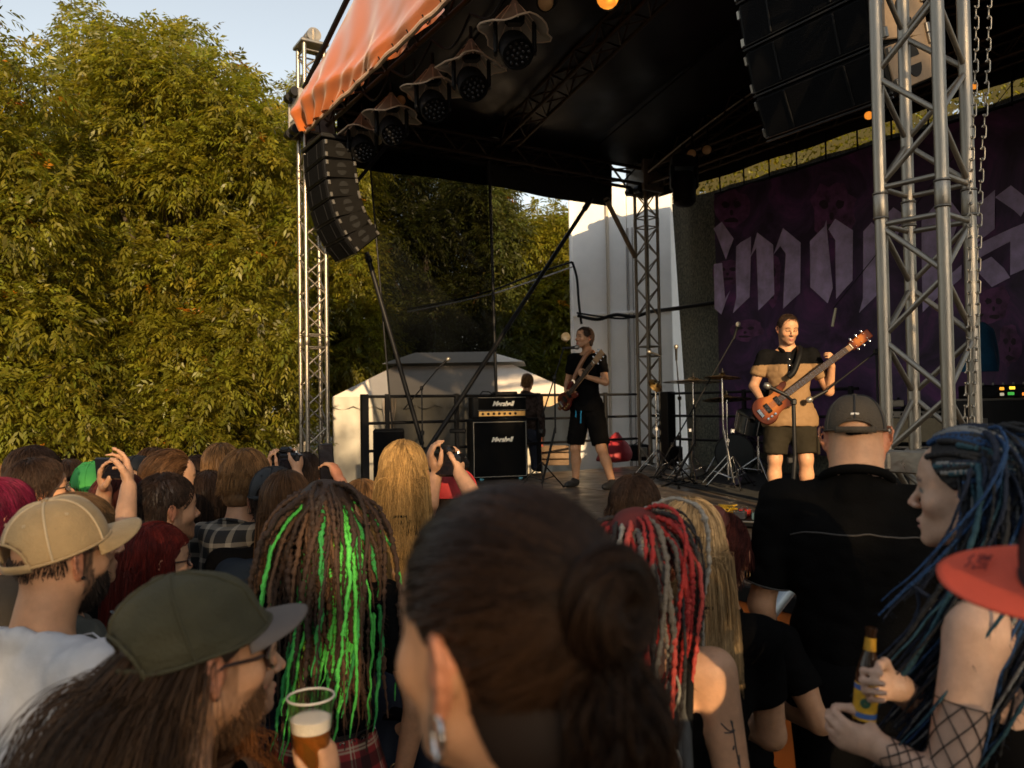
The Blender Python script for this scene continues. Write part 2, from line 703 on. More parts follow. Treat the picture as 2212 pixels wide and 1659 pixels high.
alu_roof = M("aluminium_shaded", (0.085, 0.062, 0.045), rough=0.42, metal=0.7, var=.3, vscale=5)  # tower aluminium with the shade under the roof put into its colour
def girder(lab, A, B, side, name="roof_truss", mat=alu_roof, joints=()):
    rt = root(name, A, lab, "roof truss", "girders of the stage roof")
    truss(rt, A, B, side, mat, joints=joints, rings=False, period=.52)
EZ = 5.3
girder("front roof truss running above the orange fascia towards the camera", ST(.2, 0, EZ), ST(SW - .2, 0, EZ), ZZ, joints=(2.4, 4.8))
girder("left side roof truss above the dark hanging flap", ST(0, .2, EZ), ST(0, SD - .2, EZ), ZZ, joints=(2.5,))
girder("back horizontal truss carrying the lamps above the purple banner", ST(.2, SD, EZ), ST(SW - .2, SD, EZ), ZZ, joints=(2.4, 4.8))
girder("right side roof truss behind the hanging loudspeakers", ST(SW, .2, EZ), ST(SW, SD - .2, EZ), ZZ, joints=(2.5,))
RS = .235
def rz_(t):
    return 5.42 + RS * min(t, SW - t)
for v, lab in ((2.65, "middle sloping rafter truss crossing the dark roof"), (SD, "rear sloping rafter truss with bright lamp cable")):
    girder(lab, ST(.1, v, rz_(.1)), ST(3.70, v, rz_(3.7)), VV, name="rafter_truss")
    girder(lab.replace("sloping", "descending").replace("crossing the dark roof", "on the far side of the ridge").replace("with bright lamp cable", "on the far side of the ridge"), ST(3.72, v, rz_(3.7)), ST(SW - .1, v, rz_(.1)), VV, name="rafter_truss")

# roof canopy --------------------------------------------------------------
canopy = root("stage_canopy", ST(3.7, 2.6, 5.5), "dark stage roof canopy with a glossy orange fascia", "stage roof")
roof_mat = M("roof_tarp", (0.011, 0.0095, 0.008), rough=0.42, var=0.35, vscale=1.4, bump=0.25, bscale=7, rvar=0.1)
def roof_fn(sgn, a, b):
    def fn(s, r):
        tt = -.14 + (3.72 + .14) * s
        t = tt if sgn > 0 else SW - tt
        v = a + (b - a) * r
        z = 5.56 + RS * tt - .17 * np.exp(-np.maximum(v, 0) / .2) + .012 * np.sin(v * 3.1 + 2 * np.sin(tt * 1.7)) + .008 * np.sin(tt * 9 + v * 5) * np.sin(v * 2.2)
        z -= .05 * np.sin(np.clip((v - a) / (b - a), 0, 1) * PI)
        t = np.asarray(t, float)
        return st_np(t, v, z)
    return fn
for sgn in (1, -1):
    for a, b in ((-.06, 2.65), (2.65, SD + .3)):
        mid = (a + b) / 2
        for a2, b2 in ((a, mid), (mid, b)):
            V, F = sheet(roof_fn(sgn, a2, b2), 60, 24)
            link("roof_sheet", mesh_np("roof_sheet", V, F, roof_mat), canopy, mw=inv(canopy))
        bar("seam_bar", ST(.05 if sgn > 0 else SW - .05, mid, 5.51), ST(3.7, mid, 5.51 + RS * 3.7), .012, black_paint, canopy, 6)
# orange fascia on the front
def fz(t):
    return 5.47 + .31 * np.minimum(t - .42, SW - .42 - t)
def fascia_fn(s, r):
    t = .42 + (SW - .84) * s
    zt = fz(t)
    zb = 4.97 + 0 * t
    z = zb + (zt - zb) * r
    h = z - zb
    v = -.20 + .0 * t
    near = np.exp(-(t - .42) / .9)
    fold = np.sin((t - .42) * 9.0 / (h * .9 + .35) + 1.2) * .075 * near * np.exp(-h / .3)
    fold += .035 * np.sin(t * 6.2 + 1.2 * np.sin(t * 2.1) - h * 5.5) * np.exp(-h / .22)
    fold += .045 * np.exp(-((h - .17 - .05 * np.sin(t * 1.7)) / .07) ** 2)
    fold += .03 * np.sin(t * 1.6 + h * 2.6) + .020 * np.sin(t * 3.4 - h * 7.) + .008 * np.sin(t * 11 - h * 4)
    return st_np(t, v - fold - .10 * np.sin(np.clip(r, 0, 1) * PI) * (.6 + .4 * np.sin(t)), z)
fas_mat = bpy.data.materials.new("orange_fascia_vinyl")
fas_mat.use_nodes = True
_n, _l = fas_mat.node_tree.nodes, fas_mat.node_tree.links
_b = _n["Principled BSDF"]
_b.inputs["Base Color"].default_value = (0.62, 0.15, 0.025, 1)
_b.inputs["Roughness"].default_value = 0.27
_b.inputs["Specular IOR Level"].default_value = 1.0
_b.inputs["Sheen Weight"].default_value = 0.3
_b.inputs["Coat Weight"].default_value = 0.6
_b.inputs["Coat Roughness"].default_value = 0.22
_tr = _n.new("ShaderNodeBsdfTranslucent")
_tr.inputs[0].default_value = (0.8, 0.26, 0.06, 1)
_mx = _n.new("ShaderNodeMixShader")
_mx.inputs[0].default_value = 0.15
_l.new(_b.outputs[0], _mx.inputs[1]); _l.new(_tr.outputs[0], _mx.inputs[2])
_l.new(_mx.outputs[0], _n["Material Output"].inputs[0])
V, F = sheet(fascia_fn, 420, 56)
link("fascia", mesh_np("fascia", V, F, fas_mat), canopy, mw=inv(canopy))
tt = np.linspace(.42, SW / 2, 40)
MB().tube([ST(float(t), -.22, float(fz(t)) + .015) for t in tt], .03, 8).build("edge_trim", black_paint, canopy, smooth=True)
MB().tube([ST(float(t), -.22, float(fz(t)) + .015) for t in np.linspace(SW / 2, SW - .42, 20)], .03, 8).build("edge_trim", black_paint, canopy, smooth=True)
hem_mat = M("hem_cream", (0.55, 0.36, 0.24), rough=0.5, var=0.2, vscale=10)
MB().tube([ST(.42 + .1 * k, -.215 + .006 * math.sin(k), 4.975 + .006 * math.sin(k * 1.7)) for k in range(66)], .024, 8).build("hem_pipe", hem_mat, canopy, smooth=True)
for k in range(22):
    MB().tube([ST(.5 + k * .3, -.25, 5.01), ST(.5 + k * .3, -.2, 4.94), ST(.5 + k * .3, -.08, 5.17)], .007, 5).build("tie", black_paint, canopy)
grey_patch = M("fascia_print_grey", (0.38, 0.40, 0.42), rough=0.4)
def patch_fn(s, r):
    ta, tb = on_v(868, 0, -.36)[0], on_v(962, 0, -.36)[0]
    t = ta + (tb - ta) * s
    z = 5.50 + .10 * (1 - s) + (5.9 - 5.3) * r
    return st_np(t, np.full_like(t, -.385), z)
V, F = sheet(patch_fn, 8, 4)
link("print_panel", mesh_np("print_panel", V, F, grey_patch), canopy, mw=inv(canopy))
# dark valance below the left side truss
val_mat = M("valance_black", (0.010, 0.009, 0.008), rough=0.7, spec=.2, var=0.3, vscale=3, bump=0.2, bscale=9)
def val_fn(s, r):
    v = .35 + (4.72 - .35) * s
    z = 5.54 - .70 * r - .02 * np.sin(v * 2) * r
    return st_np(-.10 + .02 * np.sin(v * 5) * r, v, z)
V, F = sheet(val_fn, 60, 6)
link("valance", mesh_np("valance", V, F, val_mat), canopy, mw=inv(canopy))
def rear_flap(s, r):
    t = .1 + (SW - .2) * s
    return st_np(t, SD + .16 + .03 * np.sin(t * 5), 5.03 + (.51 + RS * np.minimum(t, SW - t)) * r)
V, F = sheet(rear_flap, 60, 6)
link("rear_flap", mesh_np("rear_flap", V, F, val_mat), canopy, mw=inv(canopy))
# unseen right side tarp, added to keep the stage dark
def rtarp(s, r):
    v = 2.0 + (SD - 1.8) * s
    return st_np(SW + .22 + .05 * np.sin(v * 6), v, .2 + 5.4 * r)
V, F = sheet(rtarp, 40, 8)
tag(link("light_block_tarp", mesh_np("light_block_tarp", V, F, val_mat)), "unseen black tarpaulin added to block light from the right side", "tarpaulin")

# mesh screen on the left side
net_mat = mix_clear("screen_net", (0.003, 0.0035, 0.004), 0.74, spec=0)
def scrim_fn(s, r):
    vt = .72 + (2.42 - .72) * s
    vb = 1.02 + (2.50 - 1.02) * s
    v = vt + (vb - vt) * r
    return st_np(.02 + .03 * np.sin(v * 5 + r * 2), v, 5.08 - 4.0 * r)
V, F = sheet(scrim_fn, 30, 24)
scr = root("mesh_screen", ST(0, 1.6, DECK), "black see-through netting hung at the left side of the stage", "netting")
link("net", mesh_np("net", V, F, net_mat), scr, mw=inv(scr))
bar("pole", ST(.05, 2.44, 5.15), ST(.05, 2.52, .95), .022, black_steel, scr)
bar("pole", ST(.05, .70, 5.1), ST(.05, 1.02, 1.0), .012, black_steel, scr)

for a, b, r, lab in (
    (P(792, 545, 9.75), P(912, 960, 9.95), .030, "black diagonal brace tube leaning behind the hanging loudspeakers"),
    (P(1278, 428, 11.55), P(915, 985, 9.6), .030, "long black brace tube crossing in front of the tent"),
    (P(1308, 428, 11.6), P(1372, 556, 11.95), .036, "short tan brace tube at the distant tower"),
    (P(846, 302, 9.35), P(763, 402, 9.3), .022, "short black strut beside the hanging loudspeakers"),
):
    rt = root("brace_tube", a, lab, "brace tube", "brace tubes of the stage")
    bar("tube", a, b, r, alu_dark if "tan" in lab else black_steel, rt, 10)
    bar("coupler", a + (b - a) * .02, a + (b - a) * .05, r * 1.4, black_steel, rt, 10)

# railings
def railing(lab, pts, posts):
    rt = root("guard_rail", pts[0], lab, "guard rail", "black guard rails round the stage")
    for z in (1.97, 1.64, 1.3):
        for k in range(len(pts) - 1):
            bar("rail", pts[k] + ZZ * (z - pts[k].z), pts[k + 1] + ZZ * (z - pts[k + 1].z), .019, black_steel, rt)
    for p, w in posts:
        MB().rbox(p + ZZ * ((DECK + 2.0) / 2 - p.z), (w, w, 2.0 - DECK), .006, STAGE_R).build("post", black_steel, rt)
railing("black guard rail along the left edge of the stage before the tent", [ST(.03, .62, DECK), ST(.03, 5.0, DECK)], [(ST(.03, .62, DECK), .085), (ST(.03, .92, DECK), .05), (ST(.03, 1.9, DECK), .05), (ST(.03, 3.2, DECK), .05), (ST(.03, 4.4, DECK), .05)])
railing("black guard rail along the back of the stage below the mesh", [ST(.1, 5.25, DECK), ST(3.6, 5.25, DECK)], [(ST(.45, 5.25, DECK), .16), (ST(1.9, 5.25, DECK), .05), (ST(3.5, 5.25, DECK), .05)])

# white wall behind ---------------------------------------------------------
wall_mat = M("white_render", (0.90, 0.88, 0.85), rough=0.75, var=0.10, vscale=1.3, bump=0.1, bscale=25)
wa, wb = P(1236, 800, 14.3), P(1456, 800, 13.6)
wa.z = wb.z = 0
wx = (wb - wa).normalized()
wy = Vector((-wx.y, wx.x, 0))
wl = (wb - wa).length
wallr = root("white_building", wa, "pale rendered wall with seams and cables behind the distant tower", "building")
WR = Matrix((wx, wy, ZZ)).transposed()
cuts = [0, .355, .56, .60, wl / wl * 1.0]
segs = [(0, .37), (.37, .57), (.57, 1.0)]
for a, b in segs:
    MB().rbox(wa + wx * wl * (a + b) / 2 + wy * .6 + ZZ * 2.85, (wl * (b - a) - .012, 1.2, 5.7), .01, WR).build("wall_panel", wall_mat, wallr)
bar("conduit", wa + wx * wl * .385 - wy * .035 + ZZ * .5, wa + wx * wl * .385 - wy * .035 + ZZ * 5.6, .028, M("conduit_cream", (.5, .43, .34), rough=.6, var=.3, vscale=8), wallr)
for s in (.585, .63):
    bar("seam_strip", wa + wx * wl * s - wy * .012 + ZZ * .3, wa + wx * wl * s - wy * .012 + ZZ * 4.9, .014, M("seam_grey", (.35, .33, .31), rough=.6), wallr)
bar("seam_strip", wa + wx * .02 - wy * .02 + ZZ * .3, wa + wx * .02 - wy * .02 + ZZ * 5.65, .03, wall_mat, wallr)
# a ledge and dirt line
MB().rbox(wa + wx * wl * .5 - wy * .02 + ZZ * 3.42, (wl, .03, .05), .008, WR).build("ledge", wall_mat, wallr)

def cable(lab, pts, r=.014, mat=black_paint, name="cable", group="cables", sag=0):
    pts = [Vector(p) for p in pts]
    out = []
    for k in range(len(pts) - 1):
        for i in range(8):
            f = i / 8
            # catmull-rom
            p0, p1, p2, p3 = pts[max(k - 1, 0)], pts[k], pts[k + 1], pts[min(k + 2, len(pts) - 1)]
            out.append(0.5 * ((2 * p1) + (p2 - p0) * f + (2 * p0 - 5 * p1 + 4 * p2 - p3) * f * f + (3 * p1 - p0 - 3 * p2 + p3) * f ** 3))
    out.append(pts[-1])
    V, F = sweep(np.array(out), r, 7)
    o = link(name, mesh_np(name, V, F, mat), label=lab, cat="cable", group=group)
    return o
dw = 13.55
cable("black cable bundle running along the white wall to the mesh", [P(1248, 682, 13.6), P(1290, 690, 13.7), P(1330, 680, 13.65), P(1370, 684, 13.6), P(1410, 672, 13.3), P(1445, 668, 12.5), P(1545, 654, 11.6)], .030)
cable("second thin cable hugging the thick bundle on the white wall", [P(1246, 676, 13.62), P(1300, 684, 13.68), P(1350, 688, 13.6), P(1400, 676, 13.4), P(1470, 668, 12.3)], .016)
cable("upper aerial cable sagging from the trees to the white wall", [P(880, 668, 13.6), P(985, 648, 13.6), P(1070, 625, 13.7), P(1160, 590, 13.8), P(1236, 566, 13.9)], .018)
cable("lower aerial cable sagging from the trees to the white wall", [P(880, 674, 13.5), P(1000, 650, 13.5), P(1080, 630, 13.6), P(1170, 600, 13.8), P(1238, 576, 13.9)], .013, M("cable_grey", (.3, .28, .26), rough=.5))
cable("black cable dropping down the corner of the white wall", [P(1236, 566, 13.7), P(1246, 600, 13.7), P(1250, 650, 13.7), P(1256, 700, 13.7)], .022)

# dark mesh at the back ---------------------------------------------------------
bm = bpy.data.materials.new("dark_mesh_cloth")
bm.use_nodes = True
_n, _l = bm.node_tree.nodes, bm.node_tree.links
_b = _n["Principled BSDF"]
_b.inputs["Roughness"].default_value = .85
_tc = _n.new("ShaderNodeTexCoord")
_no = _n.new("ShaderNodeTexNoise"); _no.inputs["Scale"].default_value = 55; _no.inputs["Detail"].default_value = 4; _no.inputs["Roughness"].default_value = .8
_mp = _n.new("ShaderNodeMapping"); _mp.inputs["Scale"].default_value = (1, 1, .45)
_l.new(_tc.outputs["Object"], _mp.inputs[0]); _l.new(_mp.outputs[0], _no.inputs["Vector"])
_cr = _n.new("ShaderNodeValToRGB")
_cr.color_ramp.elements[0].position = .42; _cr.color_ramp.elements[0].color = (.085, .095, .082, 1)
_cr.color_ramp.elements[1].position = .66; _cr.color_ramp.elements[1].color = (.33, .32, .24, 1)
_l.new(_no.outputs[0], _cr.inputs[0]); _l.new(_cr.outputs[0], _b.inputs["Base Color"])
def bmesh_fn(s, r):
    t = -.02 + .14 * (1 - r) * (1 - s) * 2 + 7.55 * s
    return st_np(t, 5.85 + .03 * np.sin(t * 8 + r), .55 + 4.45 * r)
V, F = sheet(bmesh_fn, 90, 10)
tag(link("mesh_backdrop", mesh_np("mesh_backdrop", V, F, bm)), "dark speckled mesh cloth closing the back of the stage", "mesh cloth")
strip_mat = bpy.data.materials.new("net_sun_tint")
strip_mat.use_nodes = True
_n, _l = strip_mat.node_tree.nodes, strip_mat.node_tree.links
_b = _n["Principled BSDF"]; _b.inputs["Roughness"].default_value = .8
_b.inputs["Base Color"].default_value = (.42, .30, .10, 1)  # golden colour stands for sunlight on the mesh
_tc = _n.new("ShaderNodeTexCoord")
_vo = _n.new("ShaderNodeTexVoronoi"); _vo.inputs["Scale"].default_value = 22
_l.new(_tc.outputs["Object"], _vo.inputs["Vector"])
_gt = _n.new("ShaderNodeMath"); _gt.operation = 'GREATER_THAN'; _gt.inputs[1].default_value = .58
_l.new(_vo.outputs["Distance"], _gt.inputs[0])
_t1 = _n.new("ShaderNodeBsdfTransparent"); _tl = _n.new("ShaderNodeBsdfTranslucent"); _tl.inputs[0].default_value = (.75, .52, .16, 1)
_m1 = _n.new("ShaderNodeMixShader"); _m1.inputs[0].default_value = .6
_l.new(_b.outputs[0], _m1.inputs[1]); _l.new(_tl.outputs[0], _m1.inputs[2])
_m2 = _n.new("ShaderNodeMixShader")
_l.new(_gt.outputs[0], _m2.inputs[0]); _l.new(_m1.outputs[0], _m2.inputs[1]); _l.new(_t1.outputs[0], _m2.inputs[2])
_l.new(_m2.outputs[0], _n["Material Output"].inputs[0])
def strip_fn(s, r):
    t = .0 + 7.5 * s
    return st_np(t, 5.86 + .02 * np.sin(t * 9), 5.003 + .5 * r)
V, F = sheet(strip_fn, 40, 4)
tag(link("sun_tinted_net", mesh_np("sun_tinted_net", V, F, strip_mat)), "netting strip coloured golden as if sunlit, above the purple banner", "netting")

# purple banner --------------------------------------------------------------
BV = 5.50
bt0, bz1 = on_v(1545, 421, BV)
bt1 = 7.3
ban = root("stage_banner", ST((bt0 + bt1) / 2, BV, DECK), "dark purple band banner with large blackletter lettering", "banner")
ban_mat = bpy.data.materials.new("banner_print")
ban_mat.use_nodes = True
_n, _l = ban_mat.node_tree.nodes, ban_mat.node_tree.links
_b = _n["Principled BSDF"]; _b.inputs["Roughness"].default_value = .55
_tc = _n.new("ShaderNodeTexCoord")
_n1 = _n.new("ShaderNodeTexNoise"); _n1.inputs["Scale"].default_value = 1.5; _n1.inputs["Detail"].default_value = 9; _n1.inputs["Roughness"].default_value = .62; _n1.inputs["Distortion"].default_value = 1.2
_l.new(_tc.outputs["Object"], _n1.inputs["Vector"])
_c1 = _n.new("ShaderNodeValToRGB")
_e = _c1.color_ramp.elements
_e[0].position = .40; _e[0].color = (.034, .016, .052, 1)
_e[1].position = .70; _e[1].color = (.20, .055, .21, 1)
_x = _e.new(.54); _x.color = (.080, .034, .115, 1)
_l.new(_n1.outputs[0], _c1.inputs[0]); _l.new(_c1.outputs[0], _b.inputs["Base Color"])
def wave_v(t, z):
    return BV + .02 * np.sin(t * 3.1) + .012 * np.sin(t * 7 + z * 2)
def ban_fn(s, r):
    t = bt0 + (bt1 - bt0) * s
    z = 1.15 + (bz1 - 1.15) * r
    return st_np(t, wave_v(t, z), z)
V, F = sheet(ban_fn, 70, 20)
link("cloth", mesh_np("cloth", V, F, ban_mat), ban, mw=inv(ban))
for k in range(14):
    t = bt0 + .1 + k * (bt1 - bt0) / 14
    bar("tie", ST(t, BV, bz1 - .02), ST(t + .03, BV - .05, 5.16), .012, black_paint, ban, 6)
bar("top_pipe", ST(bt0, BV, bz1 + .01), ST(bt1, BV, bz1 + .01), .02, black_paint, ban, 8)

def crop7(x, y):
    return (1500 + x / 3.0722) / 1.0036, (420 + y / 3.0722) / 1.0036
def print_patch(name, polys, mat, lift):
    """flat printed shapes lying on the banner cloth; polys in (t,z)"""
    import bmesh
    bm_ = bmesh.new()
    for po in polys:
        vs = [bm_.verts.new(tuple(ST(t, float(wave_v(t, z)) - lift, z))) for t, z in po]
        try:
            bm_.faces.new(vs)
        except Exception:
            pass
    bmesh.ops.triangulate(bm_, faces=bm_.faces[:])
    for _ in range(2):
        bmesh.ops.subdivide_edges(bm_, edges=bm_.edges[:], cuts=1, use_grid_fill=True)
    for v in bm_.verts:
        q = v.co - TL
        t, z = q.dot(UU), q.z
        v.co = ST(t, float(wave_v(t, z)) - lift, z)
    me = bpy.data.meshes.new(name)
    bm_.to_mesh(me)
    bm_.free()
    me.materials.append(mat)
    return link(name, me, ban, mw=inv(ban))
face_mat = M("print_face", (0.17, 0.055, 0.17), rough=.55, var=.75, vscale=6)
hole_mat = M("print_hole", (0.035, 0.014, 0.036), rough=.55)
def blob(cx, cy, rx, ry, n=18, jag=.18, seed=0):
    r = random.Random(seed)
    o = []
    for i in range(n):
        a = 2 * PI * i / n
        k = 1 + r.uniform(-jag, jag)
        x, y = crop7(cx + math.cos(a) * rx * k, cy + math.sin(a) * ry * k)
        o.append(on_v(x, y, BV))
    return o
for i, (cx, cy, rx, ry) in enumerate(((270, 100, 110, 130), (940, 110, 150, 190), (365, 910, 100, 70), (520, 560, 70, 200), (2010, 740, 110, 130), (250, 520, 100, 80), (2120, 1010, 80, 140))):
    print_patch("face_print", [blob(cx, cy, rx, ry, seed=i)], face_mat, .004)
    print_patch("face_print", [blob(cx - rx * .35, cy - ry * .2, rx * .22, ry * .16, 10, .2, i + 20), blob(cx + rx * .35, cy - ry * .2, rx * .22, ry * .16, 10, .2, i + 30), blob(cx, cy + ry * .2, rx * .1, ry * .14, 8, .2, i + 35), blob(cx, cy + ry * .6, rx * .4, ry * .13, 10, .25, i + 40)], hole_mat, .008)
let_mat = M("print_lettering", (0.62, 0.49, 0.80), rough=.6, var=.38, vscale=4.5)
letters = {
    "e": [[(155, 235), (210, 188), (287, 300), (240, 440), (205, 345), (172, 262)], [(155, 470), (215, 462), (178, 520), (172, 640), (235, 700), (270, 645), (205, 805), (155, 765)]],
    "m": [[(303, 352), (330, 325), (398, 285), (388, 420), (390, 690), (288, 797), (310, 690), (303, 520)], [(392, 425), (440, 258), (545, 340), (550, 670), (444, 777), (460, 640), (456, 430), (432, 360)], [(548, 405), (605, 228), (718, 325), (720, 660), (608, 767), (628, 690), (625, 400), (590, 348)]],
    "o": [[(782, 315), (890, 218), (905, 176), (908, 240), (884, 300), (885, 582), (945, 628), (905, 730), (784, 622)], [(918, 238), (965, 168), (1082, 245), (1084, 580), (968, 702), (978, 640), (970, 560), (968, 315)]],
    "r": [[(1148, 252), (1205, 190), (1250, 240), (1250, 665), (1128, 795), (1152, 700)], [(1305, 140), (1352, 92), (1435, 150), (1375, 285), (1330, 215)]],
    "p": [[(1530, 180), (1600, 90), (1690, 10), (1790, 140), (1720, 250), (1650, 150), (1640, 690), (1540, 790)], [(1690, 560), (1790, 470), (1790, 560), (1690, 650)]],
    "h": [[(1895, 60), (1960, 30), (2025, -25), (2025, 235), (1890, 335)], [(2025, 25), (2130, -55), (2225, 20), (2225, 105), (2198, 155), (2150, 110)], [(1890, 345), (2130, 235), (2225, 195), (2225, 505), (2130, 545), (2130, 320), (1990, 330), (1890, 440)], [(1890, 470), (2000, 420), (2090, 500), (2130, 560), (2000, 622), (1900, 520)]],
}
for ch, polys in letters.items():
    print_patch("letter", [[on_v(*crop7(x, y), BV) for x, y in po] for po in polys], let_mat, .012)

# tent ---------------------------------------------------------------------
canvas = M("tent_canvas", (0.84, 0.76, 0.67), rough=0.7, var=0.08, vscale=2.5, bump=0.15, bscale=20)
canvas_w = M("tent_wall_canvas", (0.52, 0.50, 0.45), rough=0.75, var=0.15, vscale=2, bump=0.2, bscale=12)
TD = 13.6
tent = root("party_tent", P(979, 1000, TD + 1.3).xy.to_3d(), "white two-tier party tent beyond the left stage rail", "tent")
def tp(px, py, d):
    return P(px, py, d)
ez = 2.02
fl, fr = tp(718, 857, TD), tp(1246, 857, TD)
fl.z = fr.z = ez
dep = Vector((.10, 3.0, 0))
bl, br = fl + dep, fr + dep
ul, ur = tp(850, 790, TD + .8), tp(1108, 790, TD + .8)
ul.z = ur.z = 2.56
ubl, ubr = ul + dep * .45, ur + dep * .45
def quad(name, a, b, c, d, mat, par, nx=24, ny=10, sagz=.0, fold=0, seed=0):
    a, b, c, d = [np.array(q) for q in (a, b, c, d)]
    def fn(s, r):
        p = (a[None] * ((1 - s) * (1 - r))[:, None] + b[None] * (s * (1 - r))[:, None] + c[None] * (s * r)[:, None] + d[None] * ((1 - s) * r)[:, None])
        p[:, 2] -= sagz * np.sin(s * PI) * np.sin(r * PI)
        nrm = np.cross(b - a, d - a); nrm /= np.linalg.norm(nrm)
        L = np.linalg.norm(b - a)
        p += nrm[None] * (fold * (np.sin(s * L * 9 + seed + 2 * np.sin(s * L * 2.3)) + .5 * np.sin(s * L * 21 + r * 3)))[:, None]
        return p
    V, F = sheet(fn, nx, ny)
    return link(name, mesh_np(name, V, F, mat), par, mw=inv(par))
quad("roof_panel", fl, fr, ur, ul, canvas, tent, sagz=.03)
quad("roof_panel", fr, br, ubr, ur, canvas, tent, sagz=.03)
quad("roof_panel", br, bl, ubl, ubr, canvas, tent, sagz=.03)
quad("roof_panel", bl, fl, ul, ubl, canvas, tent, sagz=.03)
# upper tier
o = Vector((.16, 0, 0))
q0, q1 = ul - o * 1.1 - dep * .05 + ZZ * .05, ur + o * 1.3 - dep * .05 + ZZ * .05
q2, q3 = q1 + dep * .6, q0 + dep * .6
r0, r1 = tp(897, 757, TD + 1.6), tp(1056, 757, TD + 1.6)
r0.z = r1.z = 2.86
quad("cap_panel", q0, q1, r1, r0, canvas, tent)
quad("cap_panel", q1, q2, r1, r1 + Vector((0, .02, 0)), canvas, tent)
quad("cap_panel", q2, q3, r0 + Vector((0, .02, 0)), r1 + Vector((0, .02, 0)), canvas, tent)
quad("cap_panel", q3, q0, r0, r0 + Vector((0, .02, 0)), canvas, tent)
# scalloped valance
def valance_fn(A, B, h, n):
    A, B = np.array(A), np.array(B)
    def fn(s, r):
        p = A[None] * (1 - s)[:, None] + B[None] * s[:, None]
        drop = h * (.72 + .28 * np.abs(np.sin(s * n * PI)))
        p[:, 2] -= drop * r
        p[:, 1] -= .015 + .02 * np.sin(s * n * 9) * r
        return p
    return fn
val_brown = M("valance_tan", (0.50, 0.36, 0.22), rough=.7, var=.15, vscale=4)
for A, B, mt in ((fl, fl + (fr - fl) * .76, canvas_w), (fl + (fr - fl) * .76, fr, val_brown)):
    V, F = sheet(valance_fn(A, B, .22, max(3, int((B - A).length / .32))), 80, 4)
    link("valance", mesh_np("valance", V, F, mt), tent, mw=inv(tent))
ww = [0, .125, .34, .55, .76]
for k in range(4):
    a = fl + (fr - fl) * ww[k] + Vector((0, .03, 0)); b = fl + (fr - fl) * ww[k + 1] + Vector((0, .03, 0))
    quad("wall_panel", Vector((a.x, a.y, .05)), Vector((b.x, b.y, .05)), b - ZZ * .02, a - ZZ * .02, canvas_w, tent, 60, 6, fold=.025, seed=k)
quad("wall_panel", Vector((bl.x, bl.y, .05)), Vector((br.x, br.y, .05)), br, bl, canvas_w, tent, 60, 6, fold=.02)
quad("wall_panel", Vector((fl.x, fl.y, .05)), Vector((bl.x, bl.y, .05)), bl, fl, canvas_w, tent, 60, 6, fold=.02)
for p in (fl, fr, bl, br, fl + (fr - fl) * .76):
    bar("pole", Vector((p.x, p.y + .06, 0)), p + Vector((0, .06, 0)), .025, alu_dark, tent)
# gathered curtain
def gather(s, r):
    c = np.array(tp(842, 900, TD - .12))
    w = .24 * (.55 + .45 * np.abs(np.cos(r * PI * 1.1)))
    x = c[0] + (s - .5) * w
    y = c[1] - .05 * np.sin(s * 26 + r * 3) - .06 * np.sin(r * 17 + s * 3) * .6
    z = 1.98 - 1.15 * r
    return np.stack([x, y, z], -1)
V, F = sheet(gather, 40, 30)
link("curtain", mesh_np("curtain", V, F, canvas), tent, mw=inv(tent))

# low things at the left behind the crowd ------------------------------------------
brick_mat = M("old_brick", (0.16, 0.035, 0.022), rough=.85, var=.4, vscale=7, bump=.4, bscale=40)
mortar = M("mortar", (0.06, 0.03, 0.025), rough=.95)
bw = root("brick_wall", P(60, 1000, 12.4).xy.to_3d(), "dark red brick wall under the trees at the left", "wall")
x0, x1, yb = -10.2, -5.0, 12.5
MB().box(((x0 + x1) / 2, yb + .13, 1.0), (x1 - x0, .2, 2.0)).build("core", mortar, bw)
brick_me = None
for row in range(9, 27):
    for k in range(int((x1 - x0) / .26) + 1):
        x = x0 + .13 + k * .26 + (.13 if row % 2 else 0)
        if x > x1 - .1 or x < -9.0:
            continue
        mw = inv(bw) @ Matrix.Translation((x, yb + rng.uniform(-.006, .006), .04 + row * .075))
        if brick_me is None:
            ob = MB().rbox((0, 0, 0), (.248, .1, .064), .006).build("brick", brick_mat, bw, mw=mw)
            brick_me = ob.data
        else:
            link("brick", brick_me, bw, mw=mw)
blue_mat = M("container_blue", (0.012, 0.035, 0.075), rough=.5, var=.3, vscale=3)
bc = root("blue_container", P(420, 1000, 12.2).xy.to_3d(), "dark blue corrugated container half hidden under the trees", "container")
c0 = P(420, 1000, 12.2)
mb = MB()
MB().rbox((c0.x, c0.y + .8, .75), (1.5, 1.4, 1.42), .02).build("body", blue_mat, bc)
for k in range(10):
    MB().rbox((c0.x - .68 + k * .15, c0.y + .085, .75), (.07, .03, 1.3), .008).build("rib", blue_mat, bc)
aw = root("white_awning", P(625, 1000, 11.6).xy.to_3d(), "small white canvas awning behind the phones and the left tower", "awning")
a = P(585, 976, 11.4); b = P(668, 976, 11.4); c = P(668, 952, 12.2); d = P(592, 968, 12.2)
quad("canvas", a, b, c, d, canvas, aw, 20, 8, sagz=.04, fold=.012)
for q in (a, b):
    bar("pole", Vector((q.x, q.y, 0)), q, .018, alu_dark, aw)
# ================================================================== EQUIPMENT
grille_mat = M("speaker_grille", (0.005, 0.005, 0.0055), rough=0.8, spec=.08, bump=0.5, bscale=260)
side_shaded = M("speaker_side_shaded", (0.006, 0.0055, 0.005), rough=0.7, spec=.08, var=.3, vscale=9)  # shaded copy of the side plate, darkness put into the colour
side_sunlit = M("speaker_side_sunlit", (0.24, 0.17, 0.105), rough=0.6, var=.2, vscale=9)  # same side plate with sunlight put into its colour

